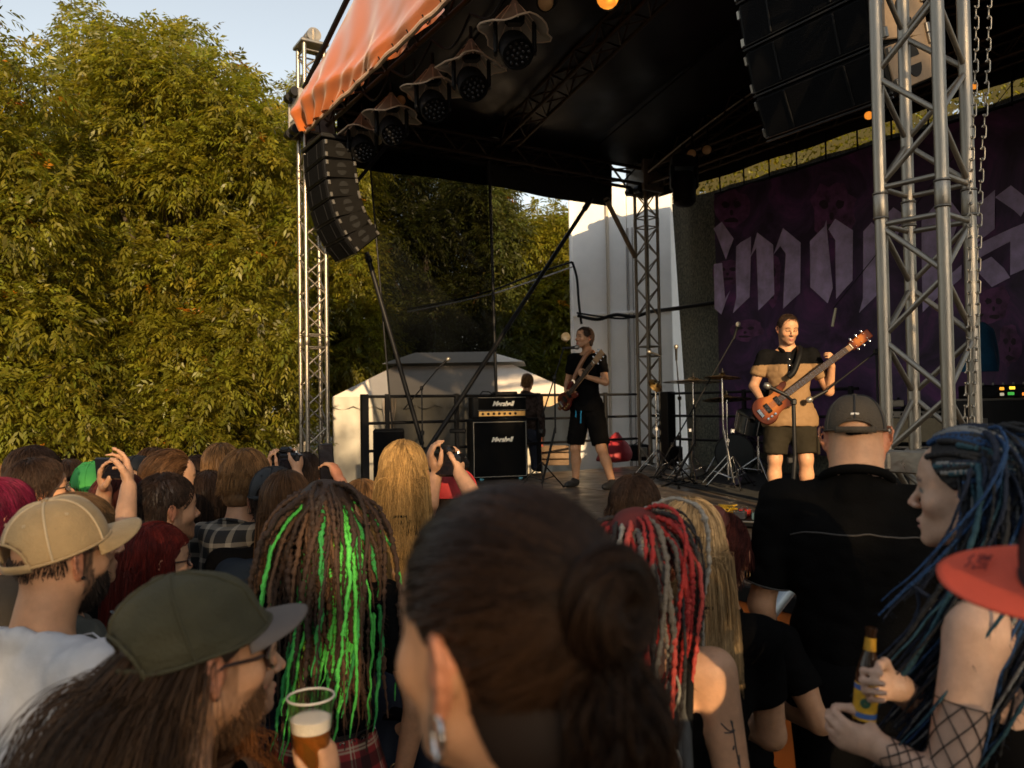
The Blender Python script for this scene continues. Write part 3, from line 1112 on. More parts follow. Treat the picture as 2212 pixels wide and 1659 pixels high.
def line_array(lab, t0, v0, z0, W, D, h, tilts, side_mat, seam=black_steel):
    rt = root("line_array", ST(t0 + W / 2, v0 + D / 2, z0), lab, "loudspeaker", "flown loudspeaker arrays")
    y, z = v0, z0
    for a in tilts:
        a = math.radians(a)
        dn = Vector((0, math.sin(a), -math.cos(a)))
        bk = Vector((0, math.cos(a), math.sin(a)))
        Rl = Matrix((Vector((1, 0, 0)), bk, -dn)).transposed()
        Rw = STAGE_R @ Rl
        c = Vector((t0 + W / 2, y, z)) + dn * (h / 2) + bk * (D / 2)
        cw = ST(*c)
        cab = MB().rbox(cw, (W, D, h - .014), .012, Rw).build("cabinet", black_paint, rt)
        f = cw - Rw @ Vector((0, D / 2 + .004, 0))
        MB().rbox(f, (W - .05, .012, h - .04), .004, Rw).build("grille", grille_mat, cab, mw=inv(cab))
        for s in (-.36, .36):
            MB().rbox(f + Rw @ Vector((W * s * .66, -.006, 0)), (.012, .012, h - .05), .003, Rw).build("grille_bar", black_paint, cab, mw=inv(cab))
        for sgn, sm in ((1, side_mat), (-1, side_shaded)):
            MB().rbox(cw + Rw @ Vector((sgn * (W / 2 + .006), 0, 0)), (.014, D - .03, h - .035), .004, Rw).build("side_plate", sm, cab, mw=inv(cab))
            for k in (-1, 1):
                pts = [(math.cos(q) * D * .14, k * (.018 + math.sin(q) * h * .24)) for q in np.linspace(0, PI, 10)]
                mb = MB()
                mb.extrude(pts, .004, lambda x, y_, w_: cw + Rw @ Vector((sgn * (W / 2 + .0135 + w_), x, y_)))
                mb.build("handle_recess", hole_black, cab, mw=inv(cab))
            for k in (-1, 1):
                for zz in (-.3, .3):
                    MB().rbox(cw + Rw @ Vector((sgn * (W / 2 + .012), k * (D / 2 - .03), zz * h)), (.03, .03, .05), .004, Rw).build("rigging_pin", steel_glint, cab, mw=inv(cab))
        e = cw + Rw @ Vector((0, -D / 2 - .004, -h / 2 + .001))
        MB().tube([e - UU * W / 2, e + UU * W / 2], .0055, 6).build("front_rail", seam, cab, mw=inv(cab))
        MB().tube([e - UU * W / 2 + Rw @ Vector((0, 0, .02)), e + UU * W / 2 + Rw @ Vector((0, 0, .02))], .0045, 6).build("front_rail", seam, cab, mw=inv(cab))
        y, z = y + dn.y * h, z + dn.z * h
    MB().rbox(ST(t0 + W / 2, v0 + D / 2, z0 + .035), (W + .04, D + .04, .05), .008, STAGE_R).build("fly_bar", black_steel, rt)
    for s in (.15, .85):
        bar("sling", ST(t0 + W * s, v0 + D / 2, z0 + .05), ST(t0 + W * s, v0 + D / 2 * .8, 5.17), .008, black_steel, rt, 6)
hole_black = M("recess_black", (0.004, 0.004, 0.004), rough=.9)
steel_glint = M("rigging_steel", (0.30, 0.28, 0.25), rough=.35, metal=.9)
line_array("black hanging loudspeaker array in front of the slim left tower", .24, -.18, 4.78, .66, .38, .222, (2, 5, 10, 18, 28, 40), side_shaded)
line_array("big black loudspeaker array hanging beside the close right tower", 6.33, .17, 4.72, .74, .43, .248, (2, 4, 7, 11, 17, 24), side_sunlit, seam=M("seam_rail", (.10, .10, .10), rough=.3, metal=.7))

# moving lights in rain hoods --------------------------------------------------------
film = mix_clear("rain_film", (0.9, 0.8, 0.68), 0.5, rough=.10)
rim_m = M("film_rim", (0.72, 0.58, 0.45), rough=.4)
lens_dark = M("lens_dark", (0.02, 0.02, 0.022), rough=.12, spec=.8)
spots = [((1112, 68), "first rain-hooded stage light, largest and nearest along the fascia"), ((1018, 146), "second rain-hooded stage light counting from the nearest"), ((935, 196), "third rain-hooded stage light, middle one of the row"), ((846, 252), "fourth rain-hooded stage light, next to the last"), ((783, 292), "last rain-hooded stage light, right above the left loudspeakers")]
for i, ((px, py), lab) in enumerate(spots):
    d = 2.98 * FPX / (873 - py)
    c = P(px, py, d)
    rt = root("stage_light", c, lab, "stage light", "moving lights in clear rain hoods")
    r = np.random.default_rng(40 + i)
    n = 26
    prof = [(.02, .25), (.05, .20), (.13, .10), (.20, .02), (.285, -.005)]
    V, F = [], []
    ph = r.uniform(0, 6)
    for rr, h in prof:
        for k in range(n):
            a = 2 * PI * k / n
            w = 1 + .10 * math.cos(4 * a + ph) * (rr / .28) + .05 * math.sin(7 * a + ph) + r.uniform(-.03, .03)
            V.append(c + Vector((math.cos(a) * rr * w, math.sin(a) * rr * w, h + .018 * math.sin(3 * a + ph) * (rr / .28))))
    for j in range(len(prof) - 1):
        for k in range(n):
            F.append((j * n + k, j * n + (k + 1) % n, (j + 1) * n + (k + 1) % n, (j + 1) * n + k))
    MB().add(V, F).build("rain_hood", film, rt, smooth=True)
    MB().tube(V[-n:] + [V[-n]], .0075, 5, caps=False).build("hood_rim", rim_m, rt, smooth=True)
    for k in (1, 3, 5, 7, 9, 12, 14, 17, 20, 23):  # pale crease tubes, also standing for bright light streaks on the film
        MB().tube([V[n + k], V[2 * n + k], V[3 * n + k] + Vector((0, 0, -.004))], .0055, 4).build("crease_highlight", rim_m, rt)
    MB().rbox(c + Vector((0, 0, .12)), (.16, .14, .13), .03).build("base_box", black_paint, rt)
    for s in (-1, 1):
        MB().rbox(c + Vector((s * .155, 0, -.06)), (.035, .09, .26), .012).build("yoke_arm", black_paint, rt)
    dirn = Vector((.25, -.62, -.75)).normalized()
    MB().lathe([(.001, -.16), (.085, -.15), (.125, -.06), (.135, .06), (.13, .10), (.12, .10), (.118, .085), (.001, .085)], c + Vector((0, 0, -.14)), dirn, 22).build("lamp_head", black_paint, rt, smooth=True)
    e1 = dirn.orthogonal().normalized(); e2 = dirn.cross(e1)
    mb = MB()
    for ring, m in ((0, 1), (.045, 6), (.088, 11)):
        for k in range(m):
            a = 2 * PI * k / m
            mb.lathe([(.017, 0), (.012, .008), (.001, .011)], c + Vector((0, 0, -.14)) + dirn * .086 + (e1 * math.cos(a) + e2 * math.sin(a)) * ring, dirn, 8)
    mb.build("lens_cluster", lens_dark, rt, smooth=True)
    bar("clamp", c + Vector((0, 0, .18)), Vector((c.x, c.y, 5.2)), .016, black_steel, rt, 8)

cream_lens = M("par_lens", (0.75, 0.50, 0.24), rough=.25, spec=.8)
amber = M("amber_lamp", (0.9, 0.42, 0.06), rough=.3, emit=((1.0, 0.30, 0.03), .6))
def par(px, py, d, r, aim, lab, mat, n=16):
    c = P(px, py, d)
    aim = Vector(aim).normalized()
    rt = root("par_lamp", c, lab, "stage lamp", "small lamps under the roof")
    MB().lathe([(.001, -r * 2.2), (r * .7, -r * 2.1), (r * .95, -r * .8), (r * 1.08, 0), (r * 1.08, .03), (r * .96, .03), (r * .94, .01)], c, aim, n).build("can", black_paint, rt, smooth=True)
    MB().lathe([(r * .94, .010), (r * .7, .018), (.001, .022)], c, aim, n).build("lens", mat, rt, smooth=True)
    b = c - aim * r * 1.6
    bar("hanger", b, Vector((b.x, b.y, max(b.z + .12, min(5.45, b.z + .5)))), .011, black_steel, rt, 6)
par(1313, -6, 5.7, .085, (-.2, -.8, -.45), "orange glowing lamp cut off at the top centre edge", amber)
par(1180, 4, 6.2, .07, (-.3, -.8, -.4), "cream lens lamp at the top edge near the largest hooded light", cream_lens)
par(868, 216, 8.3, .055, (-.2, -.8, -.4), "small brass lens lamp tucked between the hooded lights", cream_lens)
par(890, 205, 8.2, .055, (-.2, -.8, -.4), "small brass lens lamp nearer of the tucked pair", cream_lens)
par(1494, 333, 10.6, .065, (-.3, -.9, -.15), "left round lamp of the pair under the rear truss", cream_lens)
par(1527, 324, 10.4, .065, (-.3, -.9, -.15), "right round lamp of the pair under the rear truss", cream_lens)
par(1876, 250, 8.3, .045, (-.3, -.9, -.2), "small amber lamp left of the close right tower", amber)
par(2103, 186, 7.4, .035, (-.3, -.9, -.2), "small amber lamp between the right tower and the chains", amber)
# large dark moving head below the rear truss
c = P(1478, 405, 10.7)
rt = root("stage_light", c, "black moving head hanging low under the rear truss by the mesh", "stage light")
MB().rbox(c + Vector((0, 0, .34)), (.34, .26, .16), .03).build("base_box", black_paint, rt)
for s in (-1, 1):
    MB().rbox(c + Vector((s * .16, 0, .14)), (.05, .14, .34), .02).build("yoke_arm", black_paint, rt)
MB().lathe([(.001, -.26), (.10, -.25), (.15, -.2), (.16, .1), (.12, .2), (.001, .22)], c, (0, 0, 1), 20).build("lamp_head", black_paint, rt, smooth=True)
bar("clamp", c + Vector((0, 0, .42)), Vector((c.x, c.y, 5.3)), .03, black_steel, rt, 8)
cable("bright lamp cable looped along the rear rafter truss", [P(1400, 372, 11.9), P(1450, 330, 11.5), P(1500, 290, 11.2), P(1560, 245, 10.9), P(1640, 190, 10.4)], .012, M("cable_white", (.6, .57, .5), rough=.4))

for k in range(4):
    a, b = spots[k][0], spots[k + 1][0]
    da, db = 2.75 * FPX / (873 - a[1]), 2.75 * FPX / (873 - b[1])
    q0, q1 = P(a[0], a[1], da) + ZZ * .45, P(b[0], b[1], db) + ZZ * .45
    cable("black lamp cable looping between hooded lights, span %s from the nearest" % ("one two three four".split()[k]), [q0, q0.lerp(q1, .3) - ZZ * .14, q0.lerp(q1, .6) - ZZ * .17, q1], .012, black_steel, group="lamp cables under the fascia")
# amplifiers ------------------------------------------------------------------------
tolex = M("black_tolex", (0.006, 0.006, 0.006), rough=.6, spec=.2, bump=.5, bscale=140)
amp_grille = M("amp_grille", (0.005, 0.005, 0.005), rough=.9, spec=.1, bump=.6, bscale=200)
gold_panel = M("gold_panel", (0.52, 0.30, 0.09), rough=.3, metal=.7, var=.2, vscale=20)
white_script = M("white_script", (0.82, 0.78, 0.68), rough=.5)
piping = M("white_piping", (.30, .27, .22), rough=.5)

def box_frame(px, pz, depth, yaw):
    """frame whose origin sits where an image column meets a height"""
    q = P(px, 800, depth)
    Rz = Matrix.Rotation(math.radians(yaw), 3, 'Z')
    return Vector((q.x, q.y, pz)), Rz

def add_logo(rt, o, R, txt, size, mat, off, shear=.35):
    me = text_mesh(txt, size, "lettering", shear, .004)
    me.materials.clear(); me.materials.append(mat)
    x, z = R @ Vector((1, 0, 0)), ZZ
    mw = frame_mat(o + R @ Vector(off), x, z)
    return link("lettering", me, rt, mw=inv(rt) @ mw)

o, R = box_frame(1078, DECK + .006, 10.05, 14)
cab = root("guitar_cabinet", o, "tall black guitar cabinet under the amplifier head on stage", "speaker cabinet")
MB().rbox(o + R @ Vector((0, .18, .38)), (.72, .36, .74), .018, R).build("body", tolex, cab)
MB().rbox(o + R @ Vector((0, -.003, .38)), (.66, .012, .68), .004, R).build("grille_cloth", amp_grille, cab)
for s in (-1, 1):
    MB().rbox(o + R @ Vector((s * .338, -.006, .38)), (.008, .012, .69), .002, R).build("piping", piping, cab)
    MB().rbox(o + R @ Vector((0, -.006, .38 + s * .342)), (.68, .012, .008), .002, R).build("piping", piping, cab)
add_logo(cab, o, R, "Marshall", .080, white_script, (.02, -.014, .50))
for s in (-1, 1):
    MB().rbox(o + R @ Vector((s * .25, -.03, .012)), (.05, .05, .02), .005, R).build("caster", M("caster_blue", (.10, .35, .45), rough=.5), cab)
o2 = o + ZZ * .765
hd = root("amplifier_head", o2, "black amplifier head with gold control panel and white script lettering", "amplifier")
MB().rbox(o2 + R @ Vector((0, .13, .14)), (.70, .26, .275), .016, R).build("body", tolex, hd)
MB().rbox(o2 + R @ Vector((.03, -.003, .185)), (.60, .012, .15), .004, R).build("grille_cloth", amp_grille, hd)
for dz in (.105, .265):
    MB().rbox(o2 + R @ Vector((.03, -.006, dz)), (.62, .012, .006), .002, R).build("piping", piping, hd)
MB().rbox(o2 + R @ Vector((.03, -.006, .062)), (.60, .014, .062), .003, R).build("control_panel", gold_panel, hd)
for k in range(7):
    q = o2 + R @ Vector((-.22 + k * .07, -.014, .062))
    MB().lathe([(.016, 0), (.016, .018), (.001, .020)], q, R @ Vector((0, -1, 0)), 12).build("knob", black_paint, hd, smooth=True)
add_logo(hd, o2, R, "Marshall", .080, white_script, (.04, -.014, .185))
MB().tube([o2 + R @ Vector((-.12 + .24 * k / 8, .13, .285 + .03 * math.sin(PI * k / 8))) for k in range(9)], .011, 6).build("handle", black_paint, hd, smooth=True)
pk = root("pedal_tuner", o2 + ZZ * .28, "small black box with cable lying on the amplifier head", "gear box")
MB().rbox(o2 + R @ Vector((.10, .13, .315)), (.30, .16, .05), .012, R).build("body", black_paint, pk)
MB().tube([o2 + R @ Vector(p) for p in ((-.06, .1, .30), (-.12, .06, .34), (-.2, .08, .345), (-.24, .1, .29))], .007, 6).build("lead", black_steel, pk, smooth=True)

# stage monitor at the left edge
o, R = box_frame(838, DECK + .006, 9.75, 8)
mon = root("stage_speaker", o, "black loudspeaker box behind the left guard rail post", "loudspeaker")
MB().rbox(o + R @ Vector((0, .2, .33)), (.38, .4, .66), .02, R).build("body", black_paint, mon)
MB().rbox(o + R @ Vector((0, -.004, .33)), (.34, .012, .6), .005, R).build("grille", grille_mat, mon)

# backline at the right
cream = M("cream_grille_cloth", (0.45, 0.36, 0.22), rough=.8, bump=.5, bscale=160, var=.1, vscale=40)
flight = M("flight_case", (0.014, 0.013, 0.013), rough=.4, var=.25, vscale=8)
def flight_case(px, z0, d, yaw, w, dp, h, lab):
    o, R = box_frame(px, z0, d, yaw)
    rt = root("flight_case", o, lab, "flight case", "black flight cases and cabinets of the backline")
    MB().rbox(o + R @ Vector((0, dp / 2, h / 2)), (w, dp, h - .004), .012, R).build("body", flight, rt)
    for zz in (.006, h - .006):
        MB().rbox(o + R @ Vector((0, -.003, zz)), (w + .012, .018, .022), .003, R).build("edge_rail", steel_glint, rt)
    for s in (-1, 1):
        MB().rbox(o + R @ Vector((s * w / 2, -.003, h / 2)), (.022, .018, h - .04), .003, R).build("edge_rail", steel_glint, rt)
    for s in (-.25, .25):
        MB().rbox(o + R @ Vector((s * w, -.010, h * .5)), (.10, .014, .08), .004, R).build("latch", steel_glint, rt)
    return o, R, rt
o, R, rt = flight_case(1975, DECK + .006, 7.3, -14, .66, .4, .50, "black bass cabinet with an orange label under the cream amplifier")
MB().rbox(o + R @ Vector((.06, -.012, .36)), (.42, .008, .09), .003, R).build("label_panel", M("orange_label", (.55, .27, .04), rough=.5, var=.8, vscale=26), rt)
o3 = o + ZZ * .51
ca = root("combo_amplifier", o3, "cream fronted combo amplifier seen through the close right tower", "amplifier")
MB().rbox(o3 + R @ Vector((0, .13, .17)), (.58, .26, .335), .014, R).build("body", tolex, ca)
MB().rbox(o3 + R @ Vector((0, -.004, .14)), (.53, .012, .22), .004, R).build("grille_cloth", cream, ca)
MB().rbox(o3 + R @ Vector((0, -.006, .285)), (.53, .014, .06), .004, R).build("control_panel", steel_glint, ca)
for k in range(6):
    MB().lathe([(.013, 0), (.013, .016), (.001, .018)], o3 + R @ Vector((-.2 + .08 * k, -.012, .285)), R @ Vector((0, -1, 0)), 10).build("knob", black_paint, ca, smooth=True)
MB().tube([o3 + R @ Vector((-.09 + .18 * k / 6, .13, .34 + .03 * math.sin(PI * k / 6))) for k in range(7)], .01, 6).build("handle", black_paint, ca, smooth=True)
sl = root("silver_mixer", o3 + ZZ * .345, "small silver device standing on the cream amplifier", "gear box")
MB().rbox(o3 + R @ Vector((-.16, .12, .385)), (.16, .14, .07), .008, R).build("body", alu, sl)
for s in (-.04, .04):
    MB().lathe([(.012, 0), (.010, .02), (.001, .022)], o3 + R @ Vector((-.16 + s, .1, .42)), (0, 0, 1), 10).build("knob", black_paint, sl)
flight_case(2185, DECK + .006, 6.9, -18, .95, .55, .50, "low black flight case at the right edge of the stage")
flight_case(2180, DECK + .512, 7.0, -18, .92, .5, .42, "upper black flight case carrying the lit mixer at the right edge")
flight_case(1905, DECK + .006, 7.8, -10, .5, .4, .66, "black cabinet half hidden behind the close right tower legs")
o, R = box_frame(2190, DECK + .935, 7.0, -18)
mx = root("mixing_desk", o, "dark mixing desk with orange and yellow lit buttons at right", "mixing desk")
MB().rbox(o + R @ Vector((0, .2, .06)), (.72, .4, .12), .01, R).build("body", black_paint, mx)
MB().rbox(o + R @ Vector((0, -.006, .06)), (.70, .012, .10), .004, R).build("front_panel", lens_dark, mx)
led = [((1.0, .35, .03), 2.2), ((1.0, .62, .05), 2.4), ((.75, .65, .45), .8), ((.1, .7, .1), .8), ((1, .3, .04), 1.6)]
for k, (xx, zz, w_, ci) in enumerate(((-.10, .085, .035, 0), (-.10, .035, .032, 2), (-.02, .09, .045, 1), (.09, .08, .03, 0), (-.03, .04, .05, 3), (.07, .035, .03, 4), (.16, .07, .04, 1))):
    cc, st = led[ci]
    MB().rbox(o + R @ Vector((xx, -.014, zz)), (w_, .008, .026), .003, R).build("lit_button", M("led_%d" % ci, cc, emit=(cc, st * .45)), mx)
for k in range(8):
    MB().lathe([(.011, 0), (.009, .02), (.001, .022)], o + R @ Vector((-.3 + .08 * k, .1, .12)), (0, 0, 1), 8).build("knob", steel_glint, mx)
# blue jacket hanging on a stand
bj = M("blue_cloth", (0.012, 0.11, 0.22), rough=.85, var=.3, vscale=6, sheen=.3)
q = P(2118, 745, 7.8)
jk = root("hanging_jacket", q, "bright blue jacket hanging behind the chains above the mixing desk", "jacket")
def jf(s, r):
    a = s * 2 * PI
    w = np.interp(r, [0, .2, .5, .85, 1], [.17, .17, .15, .12, .045])
    x = q.x + np.cos(a) * w * (1 + .12 * np.sin(5 * a + r * 4))
    y = q.y + np.sin(a) * w * .55
    return np.stack([x, y, q.z - .26 + .48 * r], -1)
V, F = sheet(jf, 40, 14)
link("jacket_cloth", mesh_np("jacket_cloth", V, F, bj), jk, mw=inv(jk))
MB().tube([(q.x, q.y, q.z + .2), (q.x, q.y, q.z + .28), (q.x + .03, q.y, q.z + .30)], .012, 6).build("hanger_hook", steel_glint, jk)
bar("stand_pole", (q.x, q.y + .03, DECK), (q.x, q.y + .03, q.z + .2), .015, black_steel, jk, 8)

# drums ------------------------------------------------------------------------------
drum_shell = M("drum_shell", (0.018, 0.022, 0.025), rough=.25, coat=.5)
drum_skin = M("drum_skin_dark", (0.020, 0.026, 0.030), rough=.35, var=.2, vscale=5)
cym = M("cymbal_bronze", (0.50, 0.33, 0.13), rough=.28, metal=1.0, var=.25, vscale=7, rvar=.1)
def drum(name, lab, c, r, h, axis, group="drum kit", cat="drum", skin=drum_skin):
    rt = root(name, c, lab, cat, group)
    ax = Vector(axis).normalized()
    MB().lathe([(r * .985, -h / 2), (r, -h / 2), (r, h / 2), (r * .985, h / 2)], c, ax, 36).build("shell", drum_shell, rt, smooth=True)
    for s in (-1, 1):
        MB().lathe([(r * .985, s * h / 2 * .99), (r * 1.04, s * h / 2 * .96), (r * 1.045, s * h / 2 * 1.03), (r * .985, s * h / 2 * 1.03)], c, ax, 36).build("hoop", black_steel if cat != "snare" else chrome, rt, smooth=True)
        MB().lathe([(r * .985, s * h / 2), (r * .5, s * (h / 2 + .004)), (.001, s * (h / 2 + .005))], c, ax, 36).build("drum_head", skin, rt, smooth=True)
    e1 = ax.orthogonal().normalized(); e2 = ax.cross(e1)
    for k in range(8):
        a = 2 * PI * k / 8 + .2
        d = e1 * math.cos(a) + e2 * math.sin(a)
        bar("lug", c + d * (r + .012) - ax * h * .46, c + d * (r + .012) + ax * h * .46, .008, chrome, rt, 8)
    return rt
fwd = Vector((-.45, -.85, 0)).normalized()
cb = Pz(1594, 1016, DECK + .02); cb.z = DECK + .255
bd = drum("bass_drum", "dark bass drum standing on the black carpet", cb, .25, .38, fwd)
for s in (-1, 1):
    sd = Vector((-fwd.y, fwd.x, 0)) * s
    bar("spur", cb + sd * .24 + fwd * .1, cb + sd * .36 + fwd * .24 - ZZ * .24, .009, chrome, bd, 8)
drum("tom_drum", "chrome trimmed tom mounted behind the bass player's arm", P(1622, 912, 8.6), .15, .2, (.1, -.35, 1))
drum("tom_drum", "second tom just right of the first, above the bass drum", P(1655, 905, 8.9), .16, .22, (-.1, -.35, 1))
ft = Pz(1740, 1010, DECK); ft = Vector((ft.x, ft.y + 1.6, DECK + .42))
drum("floor_tom", "floor tom hidden behind the bass player's legs", ft, .2, .4, (0, 0, 1))

def tripod_stand(rt, base, top, r=.011, mat=chrome, spread=.30, h=.34):
    bar("shaft", base + ZZ * .06, Vector((top.x, top.y, base.z + (top.z - base.z) * .55)), r * 1.35, mat, rt, 10)
    bar("shaft", Vector((top.x, top.y, base.z + (top.z - base.z) * .5)), top, r, mat, rt, 10)
    for k in range(3):
        a = 2 * PI * k / 3 + .5
        e = Vector((math.cos(a) * spread, math.sin(a) * spread, 0))
        bar("leg", base + ZZ * h, base + e + ZZ * .012, r * .8, mat, rt, 8)
        bar("leg_strut", base + ZZ * .10, base + e * .55 + ZZ * (h * .45), r * .6, mat, rt, 6)
        MB().rbox(base + e + ZZ * .012, (.03, .03, .02), .006).build("rubber_foot", black_paint, rt)
    MB().rbox(base + ZZ * (top.z - base.z) * .52, (.045, .035, .05), .008).build("clutch", mat, rt)
def cymbal(lab, c, r, axis, base=None):
    rt = root("cymbal", c, lab, "cymbal", "cymbals of the drum kit")
    MB().lathe([(r, -.008), (r * .75, .004), (r * .3, .018), (r * .2, .024), (r * .15, .04), (.005, .05), (.005, .045), (r * .14, .036), (r * .2, .020), (r * .75, .001), (r, -.010)], c, axis, 40).build("bronze_plate", cym, rt, smooth=True)
    MB().lathe([(.02, .05), (.022, .065), (.008, .07), (.006, .10), (.001, .10)], c, axis, 12).build("wing_nut", black_steel, rt, smooth=True)
    if base is not None:
        tripod_stand(rt, base, c - ZZ * .01)
    return rt
c1 = P(1497, 824, 9.2)
cymbal("large bronze cymbal seen edge-on as a thin tan bar", c1, .345, (.02, .03, 1), Vector((c1.x, c1.y + .2, DECK + .01)))
c2 = P(1570, 862, 8.9)
cymbal("tilted bronze cymbal lower beside the bass player's elbow", c2, .27, (.0, .10, 1), Vector((c2.x, c2.y, DECK + .01)))
c3 = P(1416, 832, 10.2)
cymbal("small bronze splash cymbal tilted steeply before the white wall", c3, .10, (.5, -.75, .6), Vector((c3.x, c3.y, DECK + .01)))
c4 = P(1560, 815, 8.6)
cymbal("flat brown cymbal with a black felt above the thin tan one", c4, .20, (.05, .05, 1), Vector((c4.x + .1, c4.y, DECK + .01)))
# snare / hardware stand with chrome legs before the bass player
b = Pz(1640, 1034, DECK)
st = root("hardware_stand", b, "chrome drum hardware stand with wide legs left of the bass player", "drum stand", "drum kit")
tripod_stand(st, b + ZZ * .005, b + ZZ * .72, r=.014, spread=.36, h=.26)
b = Pz(1590, 1046, DECK)
pd_ = root("kick_pedal", b, "chrome kick pedal lying before the bass drum", "drum pedal", "drum kit")
MB().rbox(b + ZZ * .03, (.10, .26, .02), .006, Matrix.Rotation(-.5, 3, 'Z') @ Matrix.Rotation(.25, 3, 'X')).build("foot_plate", chrome, pd_)
for s in (-.06, .06):
    bar("post", b + Vector((s, .12, 0)), b + Vector((s, .12, .16)), .009, chrome, pd_, 8)
bar("beater_shaft", b + Vector((0, .12, .14)), b + Vector((.05, .2, .26)), .006, chrome, pd_, 8)

# microphone stands --------------------------------------------------------------
mic_grey = M("mic_grey", (0.30, 0.28, 0.25), rough=.35, metal=.7)
def mic_stand(lab, base, top, tip, mic_dir, tri=.28, r=.010, mic_len=.17, tail=.25, mic_mat=black_steel, head=mic_grey):
    rt = root("microphone_stand", base, lab, "microphone stand", "microphone stands on the stage")
    tripod_stand(rt, base, top, r, black_steel, tri, .30)
    tip, top = Vector(tip), Vector(top)
    d = (tip - top).normalized()
    bar("boom", top - d * tail, tip, r * .8, black_steel, rt, 8)
    MB().rbox(top, (.04, .05, .05), .01).build("boom_clutch", black_steel, rt)
    md = Vector(mic_dir).normalized()
    MB().lathe([(.001, -.02), (.013, -.02), (.016, mic_len * .6), (.018, mic_len * .7), (.001, mic_len * .7)], tip, md, 12).build("microphone", mic_mat, rt, smooth=True)
    MB().lathe([(.017, mic_len * .7), (.026, mic_len * .78), (.026, mic_len * .92), (.017, mic_len), (.001, mic_len * 1.02)], tip, md, 12).build("mic_grille", head, rt, smooth=True)
    return rt
def stand_at(px, d):
    q = P(px, 870, d)
    return Vector((q.x, q.y, DECK + .008))
b = stand_at(912, 9.9)
mic_stand("black boom microphone stand pointing up before the tent roof", b, P(911, 838, 9.9), P(949, 793, 9.8), (.7, 0, .62), tail=.38)
b = stand_at(988, 9.6)
rt = root("instrument_stand", b, "empty black tripod stand left of the tall guitar cabinet", "stand")
tripod_stand(rt, b, b + ZZ * .62, .012, black_steel, .2, .36)
MB().rbox(b + ZZ * .63, (.2, .05, .05), .012).build("cradle", black_paint, rt)
b = stand_at(1168, 8.8)
mic_stand("singer's black microphone stand leaning towards his mouth", b, P(1198, 815, 8.75), P(1218, 752, 8.72), (.9, .1, .05), tail=.45)
MB().lathe([(.001, -.03), (.05, -.02), (.055, 0), (.05, .02), (.001, .03)], P(1222, 728, 8.9), (0.2, -.9, .3), 16).build("lamp_disc", cream_lens, root("clip_lamp", P(1222, 728, 8.9), "small round metal lamp clipped above the singer's microphone", "lamp"), smooth=True)
b = stand_at(1452, 8.9)
mic_stand("tall overhead boom stand reaching up to the dark banner", b, P(1500, 878, 8.8), P(1586, 728, 8.7), (.3, -.05, .95), tail=.9, tri=.3, head=M("mic_pale", (.6, .55, .45), rough=.4))
b = stand_at(1464, 9.6)
mic_stand("slender upright microphone stand before the dark mesh", b, P(1468, 860, 9.6), P(1461, 775, 9.6), (0, 0, 1), tail=.1)
b = stand_at(1424, 10.6)
mic_stand("black microphone stand near the rear left tower", b, P(1424, 830, 10.6), P(1424, 768, 10.6), (-.8, 0, .3), tail=.05)
b = stand_at(1893, 6.5)
mic_stand("boom stand at the close right tower pointing down to the drums", b, P(1893, 760, 6.5), P(1782, 846, 6.6), (-.6, 0, -.3), tail=.05, r=.009)
b = stand_at(1703, 6.1)
mic_stand("black microphone stand directly in front of the bass player", b, P(1714, 868, 6.1), P(1695, 852, 6.05), (-.85, .1, .45), tail=.02, r=.015)
q = P(1797, 672, 7.2)
hm = root("hanging_microphone", q, "slim pale microphone hanging before the banner right of the bass player", "microphone")
MB().lathe([(.001, 0), (.012, .0), (.013, .10), (.011, .17), (.001, .17)], q - ZZ * .14, (.22, 0, 1), 12).build("body", M("mic_pale2", (.55, .47, .30), rough=.4), hm, smooth=True)
bar("lead", q + Vector((.01, 0, .02)), ST(6.2, 4.6, 5.2), .004, black_steel, hm, 5)

# stage floor gear ----------------------------------------------------------------
b = Pz(1622, 1134, DECK + .01)
pb = root("pedal_board", b, "black pedal board with yellow cables and small coloured pedals on the stage floor", "pedal board")
Rp = Matrix.Rotation(math.radians(-28), 3, 'Z')
MB().rbox(b + ZZ * .03, (.56, .30, .05), .01, Rp).build("tray", black_paint, pb)
bar("front_edge", b + Rp @ Vector((-.28, -.155, .045)), b + Rp @ Vector((.28, -.155, .045)), .008, alu, pb, 8)
pc = [(.55, .33, .03), (.04, .04, .045), (.10, .16, .17), (.03, .03, .03), (.35, .35, .33), (.45, .03, .02), (.05, .08, .1), (.2, .2, .22)]
for k in range(8):
    x, y = -.20 + (k % 4) * .135, (-.06 if k < 4 else .08)
    m = M("pedal_%d" % k, pc[k], rough=.35)
    pe = MB().rbox(b + Rp @ Vector((x, y, .08)), (.085, .105, .05), .006, Rp).build("pedal", m, pb)
    for s in (-.022, .022):
        MB().lathe([(.009, 0), (.008, .014), (.001, .015)], b + Rp @ Vector((x + s, y + .025, .105)), (0, 0, 1), 8).build("knob", chrome, pe, mw=inv(pe))
yc = M("cable_yellow", (.62, .36, .02), rough=.45)
for k in range(7):
    r = np.random.default_rng(70 + k)
    pts = [b + Rp @ Vector((-.25 + r.uniform(0, .14), r.uniform(-.12, .1), .09 + r.uniform(0, .05))) for _ in range(5)]
    MB().tube(pts, .006, 5).build("patch_cable", yc, pb, smooth=True)
